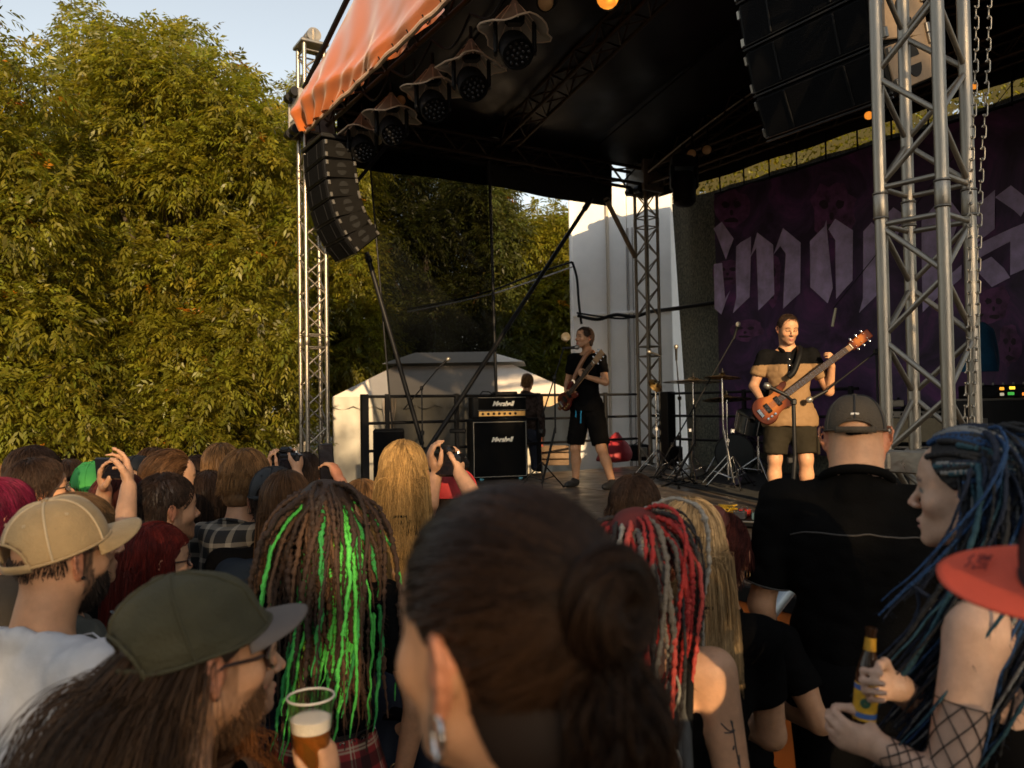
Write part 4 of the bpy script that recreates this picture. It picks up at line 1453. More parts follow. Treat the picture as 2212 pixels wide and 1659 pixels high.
for k, (pts, lab) in enumerate((([(1560, 1178), (1620, 1170), (1680, 1176), (1760, 1170)], "thin black cable across the stage near the pedal board"), ([(1560, 1196), (1640, 1206), (1700, 1200), (1780, 1212)], "black cable lying nearest the stage front edge"), ([(1430, 1050), (1500, 1030), (1560, 1052), (1630, 1040)], "black cable curling by the drum carpet"), ([(1350, 1040), (1420, 1030), (1470, 1046), (1530, 1020)], "black cable looping behind the singer"))):
    cable(lab, [Pz(x, y, DECK + .012) for x, y in pts], .010, black_steel, group="cables on the stage floor")
qa, qb = Pz(1592, 1204, DECK + .02), Pz(1690, 1150, DECK + .12)
rt = root("floor_tube", qa, "thick black tube lying slanted on the stage floor near the bald man", "tube")
bar("tube", qa, qb, .03, black_paint, rt, 12)
bar("end_cap", qa - (qb - qa).normalized() * .03, qa, .035, black_steel, rt, 12)
red_bag = M("red_bag", (0.36, 0.018, 0.03), rough=.6, var=.2, vscale=5, sheen=.2)
q = Pz(1328, 1000, DECK + .01)
def bag_fn(s, r):
    a = s * 2 * PI
    w = np.interp(r, [0, .06, .3, .6, .85, 1], [.02, .28, .27, .20, .09, .02])
    x = q.x + w * np.cos(a) * (1 + .08 * np.sin(3 * a + 4 * r)) + .07 * r
    y = q.y + .2 + w * .7 * np.sin(a)
    return np.stack([x, y, DECK + .012 + .46 * r + .015 * np.sin(4 * a)], -1)
V, F = sheet(bag_fn, 36, 18)
bg_ = root("red_bag", q, "red soft bag lying behind the singer's legs", "bag")
link("bag_body", mesh_np("bag_body", V, F, red_bag), bg_, mw=inv(bg_))
MB().tube([Vector((q.x + .03 + .1 * math.cos(a), q.y - .02, DECK + .3 + .08 * math.sin(a))) for a in np.linspace(.2, 2.9, 8)], .012, 6).build("strap", red_bag, bg_, smooth=True)
for px, py, w, h, lab in ((1383, 996, .30, .26, "small silver fronted amplifier box beside the red bag"), (1455, 998, .30, .24, "dark box on the stage below the white wall edge")):
    q = Pz(px, py, DECK + .006)
    rt = root("gear_box", q, lab, "gear box", "boxes at the back of the stage")
    MB().rbox(q + Vector((0, .12, h / 2)), (w, .24, h), .015).build("body", black_paint, rt)
    MB().rbox(q + Vector((.04, -.004, h * .55)), (w * .5, .012, h * .6), .006).build("front_panel", steel_glint if px < 1400 else grille_mat, rt)
    MB().tube([q + Vector((-.07 + .14 * k / 6, .12, h + .03 * math.sin(PI * k / 6))) for k in range(7)], .009, 6).build("handle", black_steel, rt, smooth=True)
# crate with instruments behind the singer
q = Pz(1196, 1008, DECK + .006)
wd = M("crate_wood", (0.22, 0.14, 0.08), rough=.7, var=.3, vscale=7)
rt = root("wooden_crate", q, "pale wooden crate on the stage left of the singer", "crate")
for z_ in (.06, .16, .26):
    MB().rbox(q + Vector((0, 0, z_)), (.46, .02, .08), .004).build("slat", wd, rt)
    MB().rbox(q + Vector((0, .3, z_)), (.46, .02, .08), .004).build("slat", wd, rt)
    for s in (-.22, .22):
        MB().rbox(q + Vector((s, .15, z_)), (.02, .27, .08), .004).build("slat", wd, rt)
rd = M("red_tube", (.45, .07, .04), rough=.5)
rt = root("red_stand_tube", q, "short red tube leaning out of the wooden crate", "tube")
bar("tube", q + Vector((-.12, .1, .05)), q + Vector((-.2, .1, .52)), .02, rd, rt, 10)
bar("collar", q + Vector((-.19, .1, .46)), q + Vector((-.195, .1, .49)), .026, black_steel, rt, 10)

# hoist chains ------------------------------------------------------------------------
chain_mat = M("chain_steel", (0.38, 0.33, 0.26), rough=.38, metal=.9, var=.3, vscale=30)
lp = [(math.cos(a) * .0078, math.sin(a) * .0085 + (.0170 if math.sin(a) >= 0 else -.0170), 0) for a in np.linspace(0, 2 * PI, 17)]
lv, lf = sweep(np.array(lp), .0027, 6)
link_me = mesh_np("link", np.asarray(lv)[:, [0, 2, 1]], lf, chain_mat)
def chain(lab, a, b, extra=14):
    rt = root("hoist_chain", a, lab, "chain", "hoist chains by the right tower")
    ax = (b - a).normalized()
    L = (b - a).length
    pitch = .0425
    n = int(L / pitch) + 1
    Rq = ax.to_track_quat('Z', 'Y').to_matrix()
    mi = inv(rt)
    r = np.random.default_rng(3)
    for k in range(-extra, n):
        mw = Matrix.Translation(a + ax * (k * pitch) + Vector((.004 * math.sin(k * .25), 0, 0))) @ (Rq @ Matrix.Rotation((k % 2) * PI / 2 + .5 + r.normal(0, .15), 3, 'Z')).to_4x4()
        link("link", link_me, rt, mw=mi @ mw)
chain("hoist chain next to the right tower, nearer the tower leg", P(2110, -20, 3.05), P(2084, 965, 2.95))
chain("hoist chain hanging further right, clear of the tower", P(2138, -20, 3.05), P(2098, 965, 2.95))
# ================================================================== PEOPLE: building blocks
class Vox:
    """signed distance grid with smooth blends, meshed by surface nets"""
    def __init__(self, lo, hi, h):
        self.h = h
        self.lo = np.array(lo, float) - 2 * h
        self.n = np.ceil((np.array(hi, float) + 2 * h - self.lo) / h).astype(int) + 1
        self.F = np.full(self.n, 1.0, np.float32)
        self.ax = [self.lo[i] + h * np.arange(self.n[i]) for i in range(3)]
        self.R, self.t, self.s = np.eye(3), np.zeros(3), 1.0

    def frame(self, R=None, t=(0, 0, 0), s=1.0):
        self.R = np.eye(3) if R is None else np.array(R, float)
        self.t, self.s = np.array(t, float), s
        return self

    def pt(self, p):
        return self.R @ (np.array(p, float) * self.s) + self.t

    def _apply(self, fn, lo, hi, k, op):
        pad = k + 2.5 * self.h
        i0 = np.maximum(0, np.floor((np.array(lo) - pad - self.lo) / self.h).astype(int))
        i1 = np.minimum(self.n, np.ceil((np.array(hi) + pad - self.lo) / self.h).astype(int) + 1)
        if (i1 <= i0).any():
            return self
        sl = tuple(slice(a, b) for a, b in zip(i0, i1))
        X = self.ax[0][sl[0]][:, None, None]
        Y = self.ax[1][sl[1]][None, :, None]
        Z = self.ax[2][sl[2]][None, None, :]
        d = fn(X, Y, Z)
        A = self.F[sl]
        if op == '-':
            A, d = -A, d
        if k > 0:
            g = np.maximum(k - np.abs(A - d), 0) / k
            o = np.minimum(A, d) - g * g * (k * .25)
        else:
            o = np.minimum(A, d)
        self.F[sl] = -o if op == '-' else o
        return self

    def ell(self, c, r, k=.01, op='+', R=None):
        c = self.pt(c)
        r = np.array(r, float) * self.s
        Q = self.R if R is None else self.R @ np.array(R, float)
        ext = np.sqrt(((Q * r[None, :]) ** 2).sum(1))
        def fn(X, Y, Z):
            x, y, z = X - c[0], Y - c[1], Z - c[2]
            q = [(Q[0, i] * x + Q[1, i] * y + Q[2, i] * z) for i in range(3)]
            k0 = np.sqrt((q[0] / r[0]) ** 2 + (q[1] / r[1]) ** 2 + (q[2] / r[2]) ** 2)
            k1 = np.sqrt((q[0] / r[0] ** 2) ** 2 + (q[1] / r[1] ** 2) ** 2 + (q[2] / r[2] ** 2) ** 2) + 1e-9
            return k0 * (k0 - 1) / k1
        return self._apply(fn, c - ext, c + ext, k * self.s, op)

    def cap(self, a, b, ra, rb=None, k=.01, op='+', flat=None):
        rb = ra if rb is None else rb
        a, b = self.pt(a), self.pt(b)
        ra, rb = ra * self.s, rb * self.s
        d = b - a
        L2 = d @ d + 1e-12
        def fn(X, Y, Z):
            x, y, z = X - a[0], Y - a[1], Z - a[2]
            h = np.clip((x * d[0] + y * d[1] + z * d[2]) / L2, 0, 1)
            return np.sqrt((x - h * d[0]) ** 2 + (y - h * d[1]) ** 2 + (z - h * d[2]) ** 2) - (ra + (rb - ra) * h)
        m = max(ra, rb)
        return self._apply(fn, np.minimum(a, b) - m, np.maximum(a, b) + m, k * self.s, op)

    def chain(self, pts, rs, k=.006, op='+'):
        for i in range(len(pts) - 1):
            self.cap(pts[i], pts[i + 1], rs[i], rs[i + 1], k, op)
        return self

    def cut(self, nrm, p, lo=None, hi=None, k=.0):
        """remove the side the normal points to"""
        nrm = self.R @ np.array(nrm, float)
        p = self.pt(p)
        lo = self.lo if lo is None else lo
        hi = self.lo + self.n * self.h if hi is None else hi
        def fn(X, Y, Z):
            return -((X - p[0]) * nrm[0] + (Y - p[1]) * nrm[1] + (Z - p[2]) * nrm[2])
        return self._apply(fn, lo, hi, k, '-')

    def mesh(self, smooth=1):
        F = self.F
        S = F < 0
        n = np.zeros(np.array(F.shape) - 1, np.int8)
        off = [(i, j, k) for i in (0, 1) for j in (0, 1) for k in (0, 1)]
        def sh(A, o):
            return A[o[0]:A.shape[0] - 1 + o[0], o[1]:A.shape[1] - 1 + o[1], o[2]:A.shape[2] - 1 + o[2]]
        for o in off:
            n += sh(S, o)
        act = (n > 0) & (n < 8)
        ids = np.argwhere(act)
        if len(ids) == 0:
            return np.zeros((0, 3)), np.zeros((0, 4), int)
        idx = np.full(act.shape, -1, np.int64)
        idx[act] = np.arange(len(ids))
        val = np.stack([F[ids[:, 0] + o[0], ids[:, 1] + o[1], ids[:, 2] + o[2]] for o in off], 1)
        acc = np.zeros((len(ids), 3)); cnt = np.zeros(len(ids))
        for a in range(8):
            for b in range(a + 1, 8):
                if sum(abs(x - y) for x, y in zip(off[a], off[b])) != 1:
                    continue
                va, vb = val[:, a], val[:, b]
                m = (va < 0) != (vb < 0)
                t = np.where(m, va / np.where(m, va - vb, 1), 0)
                oa, ob = np.array(off[a]), np.array(off[b])
                acc += np.where(m[:, None], oa[None] + (ob - oa)[None] * t[:, None], 0)
                cnt += m
        V = self.lo + (ids + acc / cnt[:, None]) * self.h
        quads = []
        for axis in range(3):
            o1, o2 = [(1, 2), (2, 0), (0, 1)][axis]
            A = np.take(S, range(S.shape[axis] - 1), axis)
            B = np.take(S, range(1, S.shape[axis]), axis)
            e = np.argwhere(A != B)
            ok = (e[:, o1] > 0) & (e[:, o2] > 0) & (e[:, o1] < S.shape[o1] - 1) & (e[:, o2] < S.shape[o2] - 1)
            e = e[ok]
            d1 = np.zeros(3, int); d1[o1] = 1
            d2 = np.zeros(3, int); d2[o2] = 1
            c = [e - d1 - d2, e - d2, e, e - d1]
            q = np.stack([idx[x[:, 0], x[:, 1], x[:, 2]] for x in c], 1)
            fl = S[e[:, 0], e[:, 1], e[:, 2]]
            q[~fl] = q[~fl][:, ::-1]
            quads.append(q)
        Q = np.concatenate(quads)
        Q = Q[(Q >= 0).all(1)]
        for _ in range(smooth):
            acc = np.zeros_like(V); cnt = np.zeros(len(V))
            for a, b in ((0, 1), (1, 2), (2, 3), (3, 0)):
                for p, q in ((a, b), (b, a)):
                    for ax_ in range(3):
                        acc[:, ax_] += np.bincount(Q[:, p], V[Q[:, q], ax_], len(V))
                    cnt += np.bincount(Q[:, p], minlength=len(V))
            V = V * .5 + .5 * acc / np.maximum(cnt, 1)[:, None]
        return V, Q


def rot_m(yaw=0, pitch=0, roll=0):
    """degrees: yaw turns towards the own left (+), pitch lifts the face (+), roll tips to the own right (+)"""
    return np.array(Matrix.Rotation(math.radians(yaw), 3, 'Z') @ Matrix.Rotation(math.radians(pitch), 3, 'X') @ Matrix.Rotation(math.radians(roll), 3, 'Y'))


def add_ear(V, s, big=1.0, xo=0.0):
    def q(a, b, out):
        a, b = a * big, b * big
        return (s * (.073 + xo + out - a * (.42 + 12 * xo)), -.014 + a, -.004 + b)
    V.ell((s * (.075 + xo), -.014, -.004), (.0075, .014 * big, .025 * big), k=.006)
    pts = [(.006, .002), (.011, .014), (.009, .025), (-.001, .031), (-.012, .029), (-.0185, .018), (-.0185, .002), (-.0135, -.013), (-.006, -.023)]
    out = [.004, .006, .008, .009, .011, .011, .010, .008, .006]
    rs = [.0035, .0042, .0044, .0044, .0044, .0043, .0042, .0045, .0055]
    V.chain([q(a, b, o) for (a, b), o in zip(pts, out)], rs, k=.004)
    V.chain([q(-.002, .020, .007), q(-.0095, .008, .010), q(-.008, -.006, .009), q(-.002, -.014, .007)], [.003, .0035, .0035, .003], k=.004)
    V.ell(q(-.001, -.026, .005), (.0055, .0085, .0095), k=.006)
    V.ell(q(.009, -.006, .006), (.005, .0055, .007), k=.005)
    V.ell(q(-.001, .000, .014), (.007, .0065, .011), k=.004, op='-')


def add_head(V, face=True, ears=True, jaw=1.0, nose=1.0, fine=False, mouth_open=0.0, ear=0.0):
    V.ell((0, -.012, .032), (.0755, .098, .091), k=.0)
    V.ell((0, .022, -.028), (.060 * jaw, .062, .082), k=.035)
    V.ell((0, .045, .045), (.058, .044, .048), k=.03)
    for s in (-1, 1):
        V.cap((s * .052 * jaw, -.002, -.055), (s * .017, .068, -.098), .016, .014, k=.028)
        V.ell((s * .042, .056, -.022), (.023, .022, .022), k=.025)
    V.ell((0, .066, -.068), (.032, .026, .030), k=.022)
    V.ell((0, .077, -.100), (.020 * jaw, .016, .015), k=.016)
    if face:
        V.cap((-.034, .080, .024), (.034, .080, .024), .0095, k=.016)
        for s in (-1, 1):
            V.ell((s * .031, .099, .004), (.019, .016, .0125), k=.014, op='-')
        V.cap((0, .086, .014), (0, .108 + .004 * nose, -.026), .0075, .0105 * nose, k=.012)
        for s in (-1, 1):
            V.ell((s * .0115, .099, -.031), (.0085, .010, .0075), k=.007)
            V.ell((s * .0315, .0745, .003), (.0128, .0128, .0128), k=.003)
        V.chain([(-.023, .082, -.066), (-.008, .0935, -.0625), (.008, .0935, -.0625), (.023, .082, -.066)], [.0045, .0062, .0062, .0045], k=.007)
        V.chain([(-.019, .082, -.0745 - mouth_open), (0, .0925, -.0755 - mouth_open), (.019, .082, -.0745 - mouth_open)], [.0048, .0068, .0048], k=.007)
        V.ell((0, .098, -.0692 - mouth_open * .5), (.021, .012, .0014 + mouth_open * .55), k=.003, op='-')
        V.ell((0, .094, -.0865 - mouth_open), (.016, .006, .004), k=.006, op='-')
    if ears:
        for s in (-1, 1):
            add_ear(V, s, 1 + ear * 12, ear)


def add_hand(V, wrist, dirn, palm, side, curl=(.5, .5, .55, .6), thumb=.4, sc=1.0, spread=.12):
    """hand from wrist along dirn; palm = palm normal; side +1 thumb lies on dirn x palm"""
    d = np.array(dirn, float); d /= np.linalg.norm(d)
    n = np.array(palm, float); n -= d * (n @ d); n /= np.linalg.norm(n)
    u = np.cross(d, n) * side
    w = np.array(wrist, float)
    def q(a, b, c):
        return w + (d * a + u * b + n * c) * sc
    for b, e in ((.022, .085), (.006, .088), (-.010, .084), (-.024, .076)):
        V.cap(q(.012, b * .7, 0), q(e, b, 0), .0125 * sc, .0105 * sc, k=.010)
    V.ell(q(.05, .0, .003), (.02 * sc, .02 * sc, .02 * sc), k=.02)
    tips = []
    for i, (b, l, r) in enumerate(((.025, .068, .0092), (.007, .076, .0094), (-.0115, .070, .0090), (-.027, .055, .0080))):
        base = q([.088, .091, .087, .078][i], b, 0)
        a = 0.15
        ang = curl[i]
        p = base
        dirs = d * math.cos(a) + n * math.sin(a) + u * (b / .03) * spread
        for j, f in enumerate((.45, .32, .25)):
            a += ang * (1.0 if j < 2 else .8)
            dd = d * math.cos(a) + n * math.sin(a) + u * (b / .03) * spread * math.cos(a)
            dd /= np.linalg.norm(dd)
            p2 = p + dd * l * f * sc
            V.cap(p, p2, r * sc * (1 - .08 * j), r * sc * (.92 - .08 * j), k=.0035)
            p = p2
        tips.append(p)
    t0 = q(.022, .024, .004)
    t1 = q(.050, .046, .010 + .018 * thumb)
    t2 = q(.078, .050 - .012 * thumb, .016 + .034 * thumb)
    t3 = q(.098, .046 - .026 * thumb, .020 + .048 * thumb)
    V.chain([t0, t1, t2, t3], [.0135 * sc, .0115 * sc, .0102 * sc, .0082 * sc], k=.006)
    return tips


# ---- colours
SKIN = {"fair": (0.56, 0.305, 0.175), "tan": (0.50, 0.26, 0.14), "warm": (0.55, 0.29, 0.16), "deep": (0.36, 0.18, 0.10), "pale": (0.56, 0.35, 0.245)}
skin_mat = M("skin", (1, 1, 1), rough=.5, attr="col", var=.13, vscale=38, bump=.14, bscale=330, sss=.08, spec=.35)


def face_paint(q, base, brow=(.05, .03, .02), beard=0.0, beard_col=(.03, .02, .015), lips=(.42, .14, .11), shadow=None, eyes='open', head=True):
    """albedo of skin by head-local position"""
    n = len(q)
    c = np.tile(np.array(base, float), (n, 1))
    x, y, z = q[:, 0], q[:, 1], q[:, 2]
    ax = np.abs(x)
    def soft(d, w):
        return np.clip(1 - d / w, 0, 1)[:, None]
    inhead = (z > -.13) & (np.abs(x) < .13) & (np.abs(y) < .16)
    red = soft(np.sqrt((x / .013) ** 2 + ((y - .11) / .02) ** 2 + ((z + .028) / .016) ** 2), 1.4) * .55
    red += soft(np.sqrt(((ax - .042) / .024) ** 2 + ((y - .07) / .04) ** 2 + ((z + .028) / .02) ** 2), 1.3) * .45
    red += ((ax > .074) & inhead)[:, None] * .75
    c = c * (1 - red * np.array([[-.05, .28, .32]]))
    f = y > .05
    lp = soft(np.sqrt((x / .024) ** 2 + ((z + .0685) / .0115) ** 2), 1.15) * (y > .078)[:, None]
    lp = np.clip(lp * 3, 0, 1)
    if beard:
        b = (np.clip((-.028 - z - .25 * np.maximum(0, ax - .03)) / .012, 0, 1) * np.clip((y + .012) / .02, 0, 1) * np.clip((z + .135) / .02, 0, 1) * inhead)
        cheek = np.clip((.050 - z - .06) / .02, 0, 1)
        side = np.clip((ax - .058) / .008, 0, 1) * (y > -.004) * (y < .026) * (z < .03) * (z > -.08)
        b = np.maximum(b, side)
        jitter = .8 + .2 * noise3(q, 3, 380, 2)
        b = np.clip(b * beard * jitter, 0, 1)[:, None]
        c = c * (1 - b) + np.array(beard_col)[None] * b
    c = c * (1 - lp * .85) + np.array(lips)[None] * lp * .85
    bz = .0265 + .006 * np.sin(np.clip((ax - .014) / .034, 0, 1) * PI)
    br = np.clip(1.6 - np.abs(z - bz) / .0042, 0, 1) * ((ax > .013) & (ax < .050) & f)
    c = c * (1 - br[:, None] * .9) + np.array(brow)[None] * br[:, None] * .9
    ex = np.sqrt(((ax - .0315) / .0135) ** 2 + ((z - .003) / .0065) ** 2)
    em = (ex < 1) & f
    if eyes == 'open':
        c[em] = (.55, .50, .46)
        c[em & (np.sqrt((ax - .0315) ** 2 + (z - .003) ** 2) < .0058)] = (.03, .02, .015)
    lid = (np.abs(ex - 1.12) < .2) & f & (z > -.002)
    c[lid] = np.array(brow) * .8
    if eyes != 'open':
        c[(np.abs(z - .0) < .0022) & (ax > .019) & (ax < .045) & f] = (.04, .025, .02)
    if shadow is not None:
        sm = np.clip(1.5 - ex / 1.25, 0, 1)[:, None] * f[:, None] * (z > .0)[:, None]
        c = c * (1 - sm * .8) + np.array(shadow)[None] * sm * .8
    return np.clip(c, .004, .9)


# ---- hair
YL_Z = [-.12, -.09, -.06, -.03, .0, .03, .06, .085, .105, .13]
YL_Y = [-.055, -.05, -.035, -.015, .004, .045, .066, .074, .08, .10]
SC_C, SC_R = np.array([0, -.012, .032]), np.array([.0775, .100, .093])


def scalp(n, r, recede=0.0, low=-.085):
    out = []
    while len(out) < n:
        g = r.normal(size=(4 * n + 50, 3)); g /= np.linalg.norm(g, axis=1, keepdims=True)
        p = SC_C + g * SC_R
        ok = (p[:, 1] < np.interp(p[:, 2], YL_Z, YL_Y) - recede) & (p[:, 2] > low)
        ok &= ~((np.abs(p[:, 0]) > .058) & (p[:, 1] > -.036) & (p[:, 2] < .026))
        out += list(p[ok])
    return np.array(out[:n])


def hair_shell(thick=.008, recede=0.0, h=.006, extra=None, low=-.085, noise=.002):
    V = Vox((-.13, -.17, -.13), (.13, .13, .17), h)
    V.ell(SC_C, SC_R + thick, k=0)
    V.ell((0, -.050, -.045), (.062 + thick * .5, .060 + thick * .6, .055), k=.02)
    def front(X, Y, Z):
        yl = np.interp(Z, YL_Z, YL_Y) - recede
        return (yl - Y) + 0 * X
    V._apply(front, (-.2, -.2, -.2), (.2, .2, .2), .006, '-')
    V.cut((0, 0, -1), (0, 0, low))
    for s in (-1, 1):
        V.ell((s * .085, -.010, -.03), (.03, .026, .050), k=.006, op='-')
    if extra:
        extra(V)
    P_, Q = V.mesh(1)
    P_ = P_ + noise3(P_, 5, 90, 3)[:, None] * noise * (P_ - SC_C) / np.linalg.norm(P_ - SC_C, axis=1, keepdims=True)
    return P_, Q


def strands(roots, dirs, nseg, length, grav, down=(0, 0, -1), cols=(), jit=.12, wave=0.0, wl=.05, curl_seed=0, settle=1.0, target=None, lay=None):
    r = np.random.default_rng(curl_seed)
    n = len(roots)
    length = np.broadcast_to(np.asarray(length, float), (n,))
    seg = (length / nseg)[:, None]
    down = np.array(down, float)
    p = roots.copy()
    d = dirs / (np.linalg.norm(dirs, axis=1, keepdims=True) + 1e-9)
    out = [p.copy()]
    drift = r.normal(0, jit, (n, 3))
    ph = r.uniform(0, 6.28, (n, 1)); ax1 = r.normal(0, 1, (n, 3)); ax1 -= down * (ax1 @ down)[:, None]
    ax1 /= np.linalg.norm(ax1, axis=1, keepdims=True) + 1e-9
    for k in range(nseg):
        g = grav * (k + 1) / nseg * 2 if settle else grav
        d = d * (1 - min(g, .9)) + down * min(g, .9) + drift * .25 + r.normal(0, jit * .35, (n, 3))
        if target is not None:
            tv = target - p
            d = d * .4 + .9 * tv / (np.linalg.norm(tv, axis=1, keepdims=True) + 1e-6)
        d /= np.linalg.norm(d, axis=1, keepdims=True) + 1e-9
        step = d * seg
        if wave:
            step = step + ax1 * wave * seg * np.cos(2 * PI * (k + 1) * seg / wl + ph)
        p = p + step
        for c, rad, *md in cols:
            c, rad = np.array(c), np.array(rad)
            if lay is not None:
                rad = rad[None] * lay[:, None]
                ry = rad[:, 1]
            else:
                ry = rad[1]
            q = (p - c) / rad
            if md:
                l2 = q[:, 0] ** 2 + q[:, 2] ** 2
                ins = (l2 + q[:, 1] ** 2) < 1
                y = c[1] + np.where(p[:, 1] > c[1] + .03, 1, -1) * ry * np.sqrt(np.maximum(0, 1 - l2))
                p[:, 1] = np.where(ins, y, p[:, 1])
                continue
            l = np.linalg.norm(q, axis=1, keepdims=True)
            f_ = np.where(l < 1, 1 / np.maximum(l, 1e-3), 1)
            if lay is not None and c[2] > 0:
                f_ = np.where((l > 1.03) & (p[:, 2:3] > .02), 1.03 / l, f_)
            p = c + (p - c) * f_
        out.append(p.copy())
        dd = out[-1] - out[-2]
        d = dd / (np.linalg.norm(dd, axis=1, keepdims=True) + 1e-9)
    return np.stack(out, 1)


def hair_curves(name, S, r0, r1, mat, parent, mw=None, kind="stuff", tones=True, clumps=420):
    if tones and len(S) > 300:
        c = np.array(mat["col"])
        ms = [mat, hair_mat(mat.name + "_deep", tuple(c * .6)), hair_mat(mat.name + "_bright", tuple(np.minimum(c * 1.45, .8)))]
        q = S[:, 0] + .5 * (S[:, len(S[0]) // 3] - S[:, 0])
        cen = q[rng.choice(len(q), min(clumps, len(q)), replace=False)]
        own = np.argmin(((q[:, None] - cen[None]) ** 2).sum(2), 1)
        tn = rng.choice(3, len(cen), p=[.46, .32, .22])[own]
        first = None
        for i in range(3):
            if (tn == i).any():
                o = hair_curves(name, S[tn == i], r0, r1, ms[i], parent, mw, kind, False)
        return o
    n, k, _ = S.shape
    hc = bpy.data.hair_curves.new(name)
    hc.add_curves([k] * n)
    hc.attributes["position"].data.foreach_set("vector", S.astype(np.float32).ravel())
    ra = hc.attributes.get("radius") or hc.attributes.new("radius", 'FLOAT', 'POINT')
    rr = np.tile(np.linspace(r0, r1, k), n) * np.repeat(rng.uniform(.7, 1.2, n), k)
    ra.data.foreach_set("value", rr.astype(np.float32))
    hc.materials.append(mat)
    return link(name, hc, parent, mw=mw, kind=kind)


HEAD_COL = [((0, -.012, .032), (.083, .105, .099)), ((0, -.045, -.10), (.064, .066, .10))]


def body_cols(zoff=-.29, w=.205, dy=-.03):
    return [((0, dy, zoff), (w, .125, .125), 1), ((0, dy, zoff - .22), (w * .9, .130, .28), 1)]


# ---- clothes helpers
def cloth_mat(name, col, rough=.9, var=.18, vscale=6, bump=.25, bscale=240, sheen=0):
    return M(name, col, rough=rough, var=var, vscale=vscale, bump=bump, bscale=bscale, sheen=sheen, spec=.05)
black_cotton = cloth_mat("black_cotton", (0.0045, 0.0042, 0.0042))
black_shirt = cloth_mat("black_shirt", (0.0045, 0.0042, 0.004), bscale=160)
navy_cotton = cloth_mat("navy_cotton", (0.014, 0.020, 0.030))
white_cotton = cloth_mat("white_cotton", (0.50, 0.51, 0.54), bump=.15)
grey_cotton = cloth_mat("grey_cotton", (0.10, 0.10, 0.085))
denim = cloth_mat("dark_denim", (0.03, 0.035, 0.05))
tan_polo = cloth_mat("tan_polo", (0.36, 0.225, 0.10))
olive_short = cloth_mat("olive_short", (0.026, 0.022, 0.015))
shoe_black = M("shoe_black", (0.02, 0.02, 0.02), rough=.6)


def wrinkle(Vt, amp, seed, stretch=(1, 1, .55), scale=16):
    n = noise3(Vt * np.array(stretch), seed, scale, 3)
    fold = noise3(Vt * np.array([1, 1, 1.6]), seed + 9, scale * 2.2, 2)
    return amp * (n + .6 * np.abs(fold) + .5 * noise3(Vt, seed + 3, 7, 1))


def normals_np(V, Q):
    a = V[Q[:, 2]] - V[Q[:, 0]]
    b = V[Q[:, 3]] - V[Q[:, 1]]
    fn = np.cross(a, b)
    N = np.zeros_like(V)
    for i in range(4):
        for ax_ in range(3):
            N[:, ax_] += np.bincount(Q[:, i], fn[:, ax_], len(V))
    return N / (np.linalg.norm(N, axis=1, keepdims=True) + 1e-12)


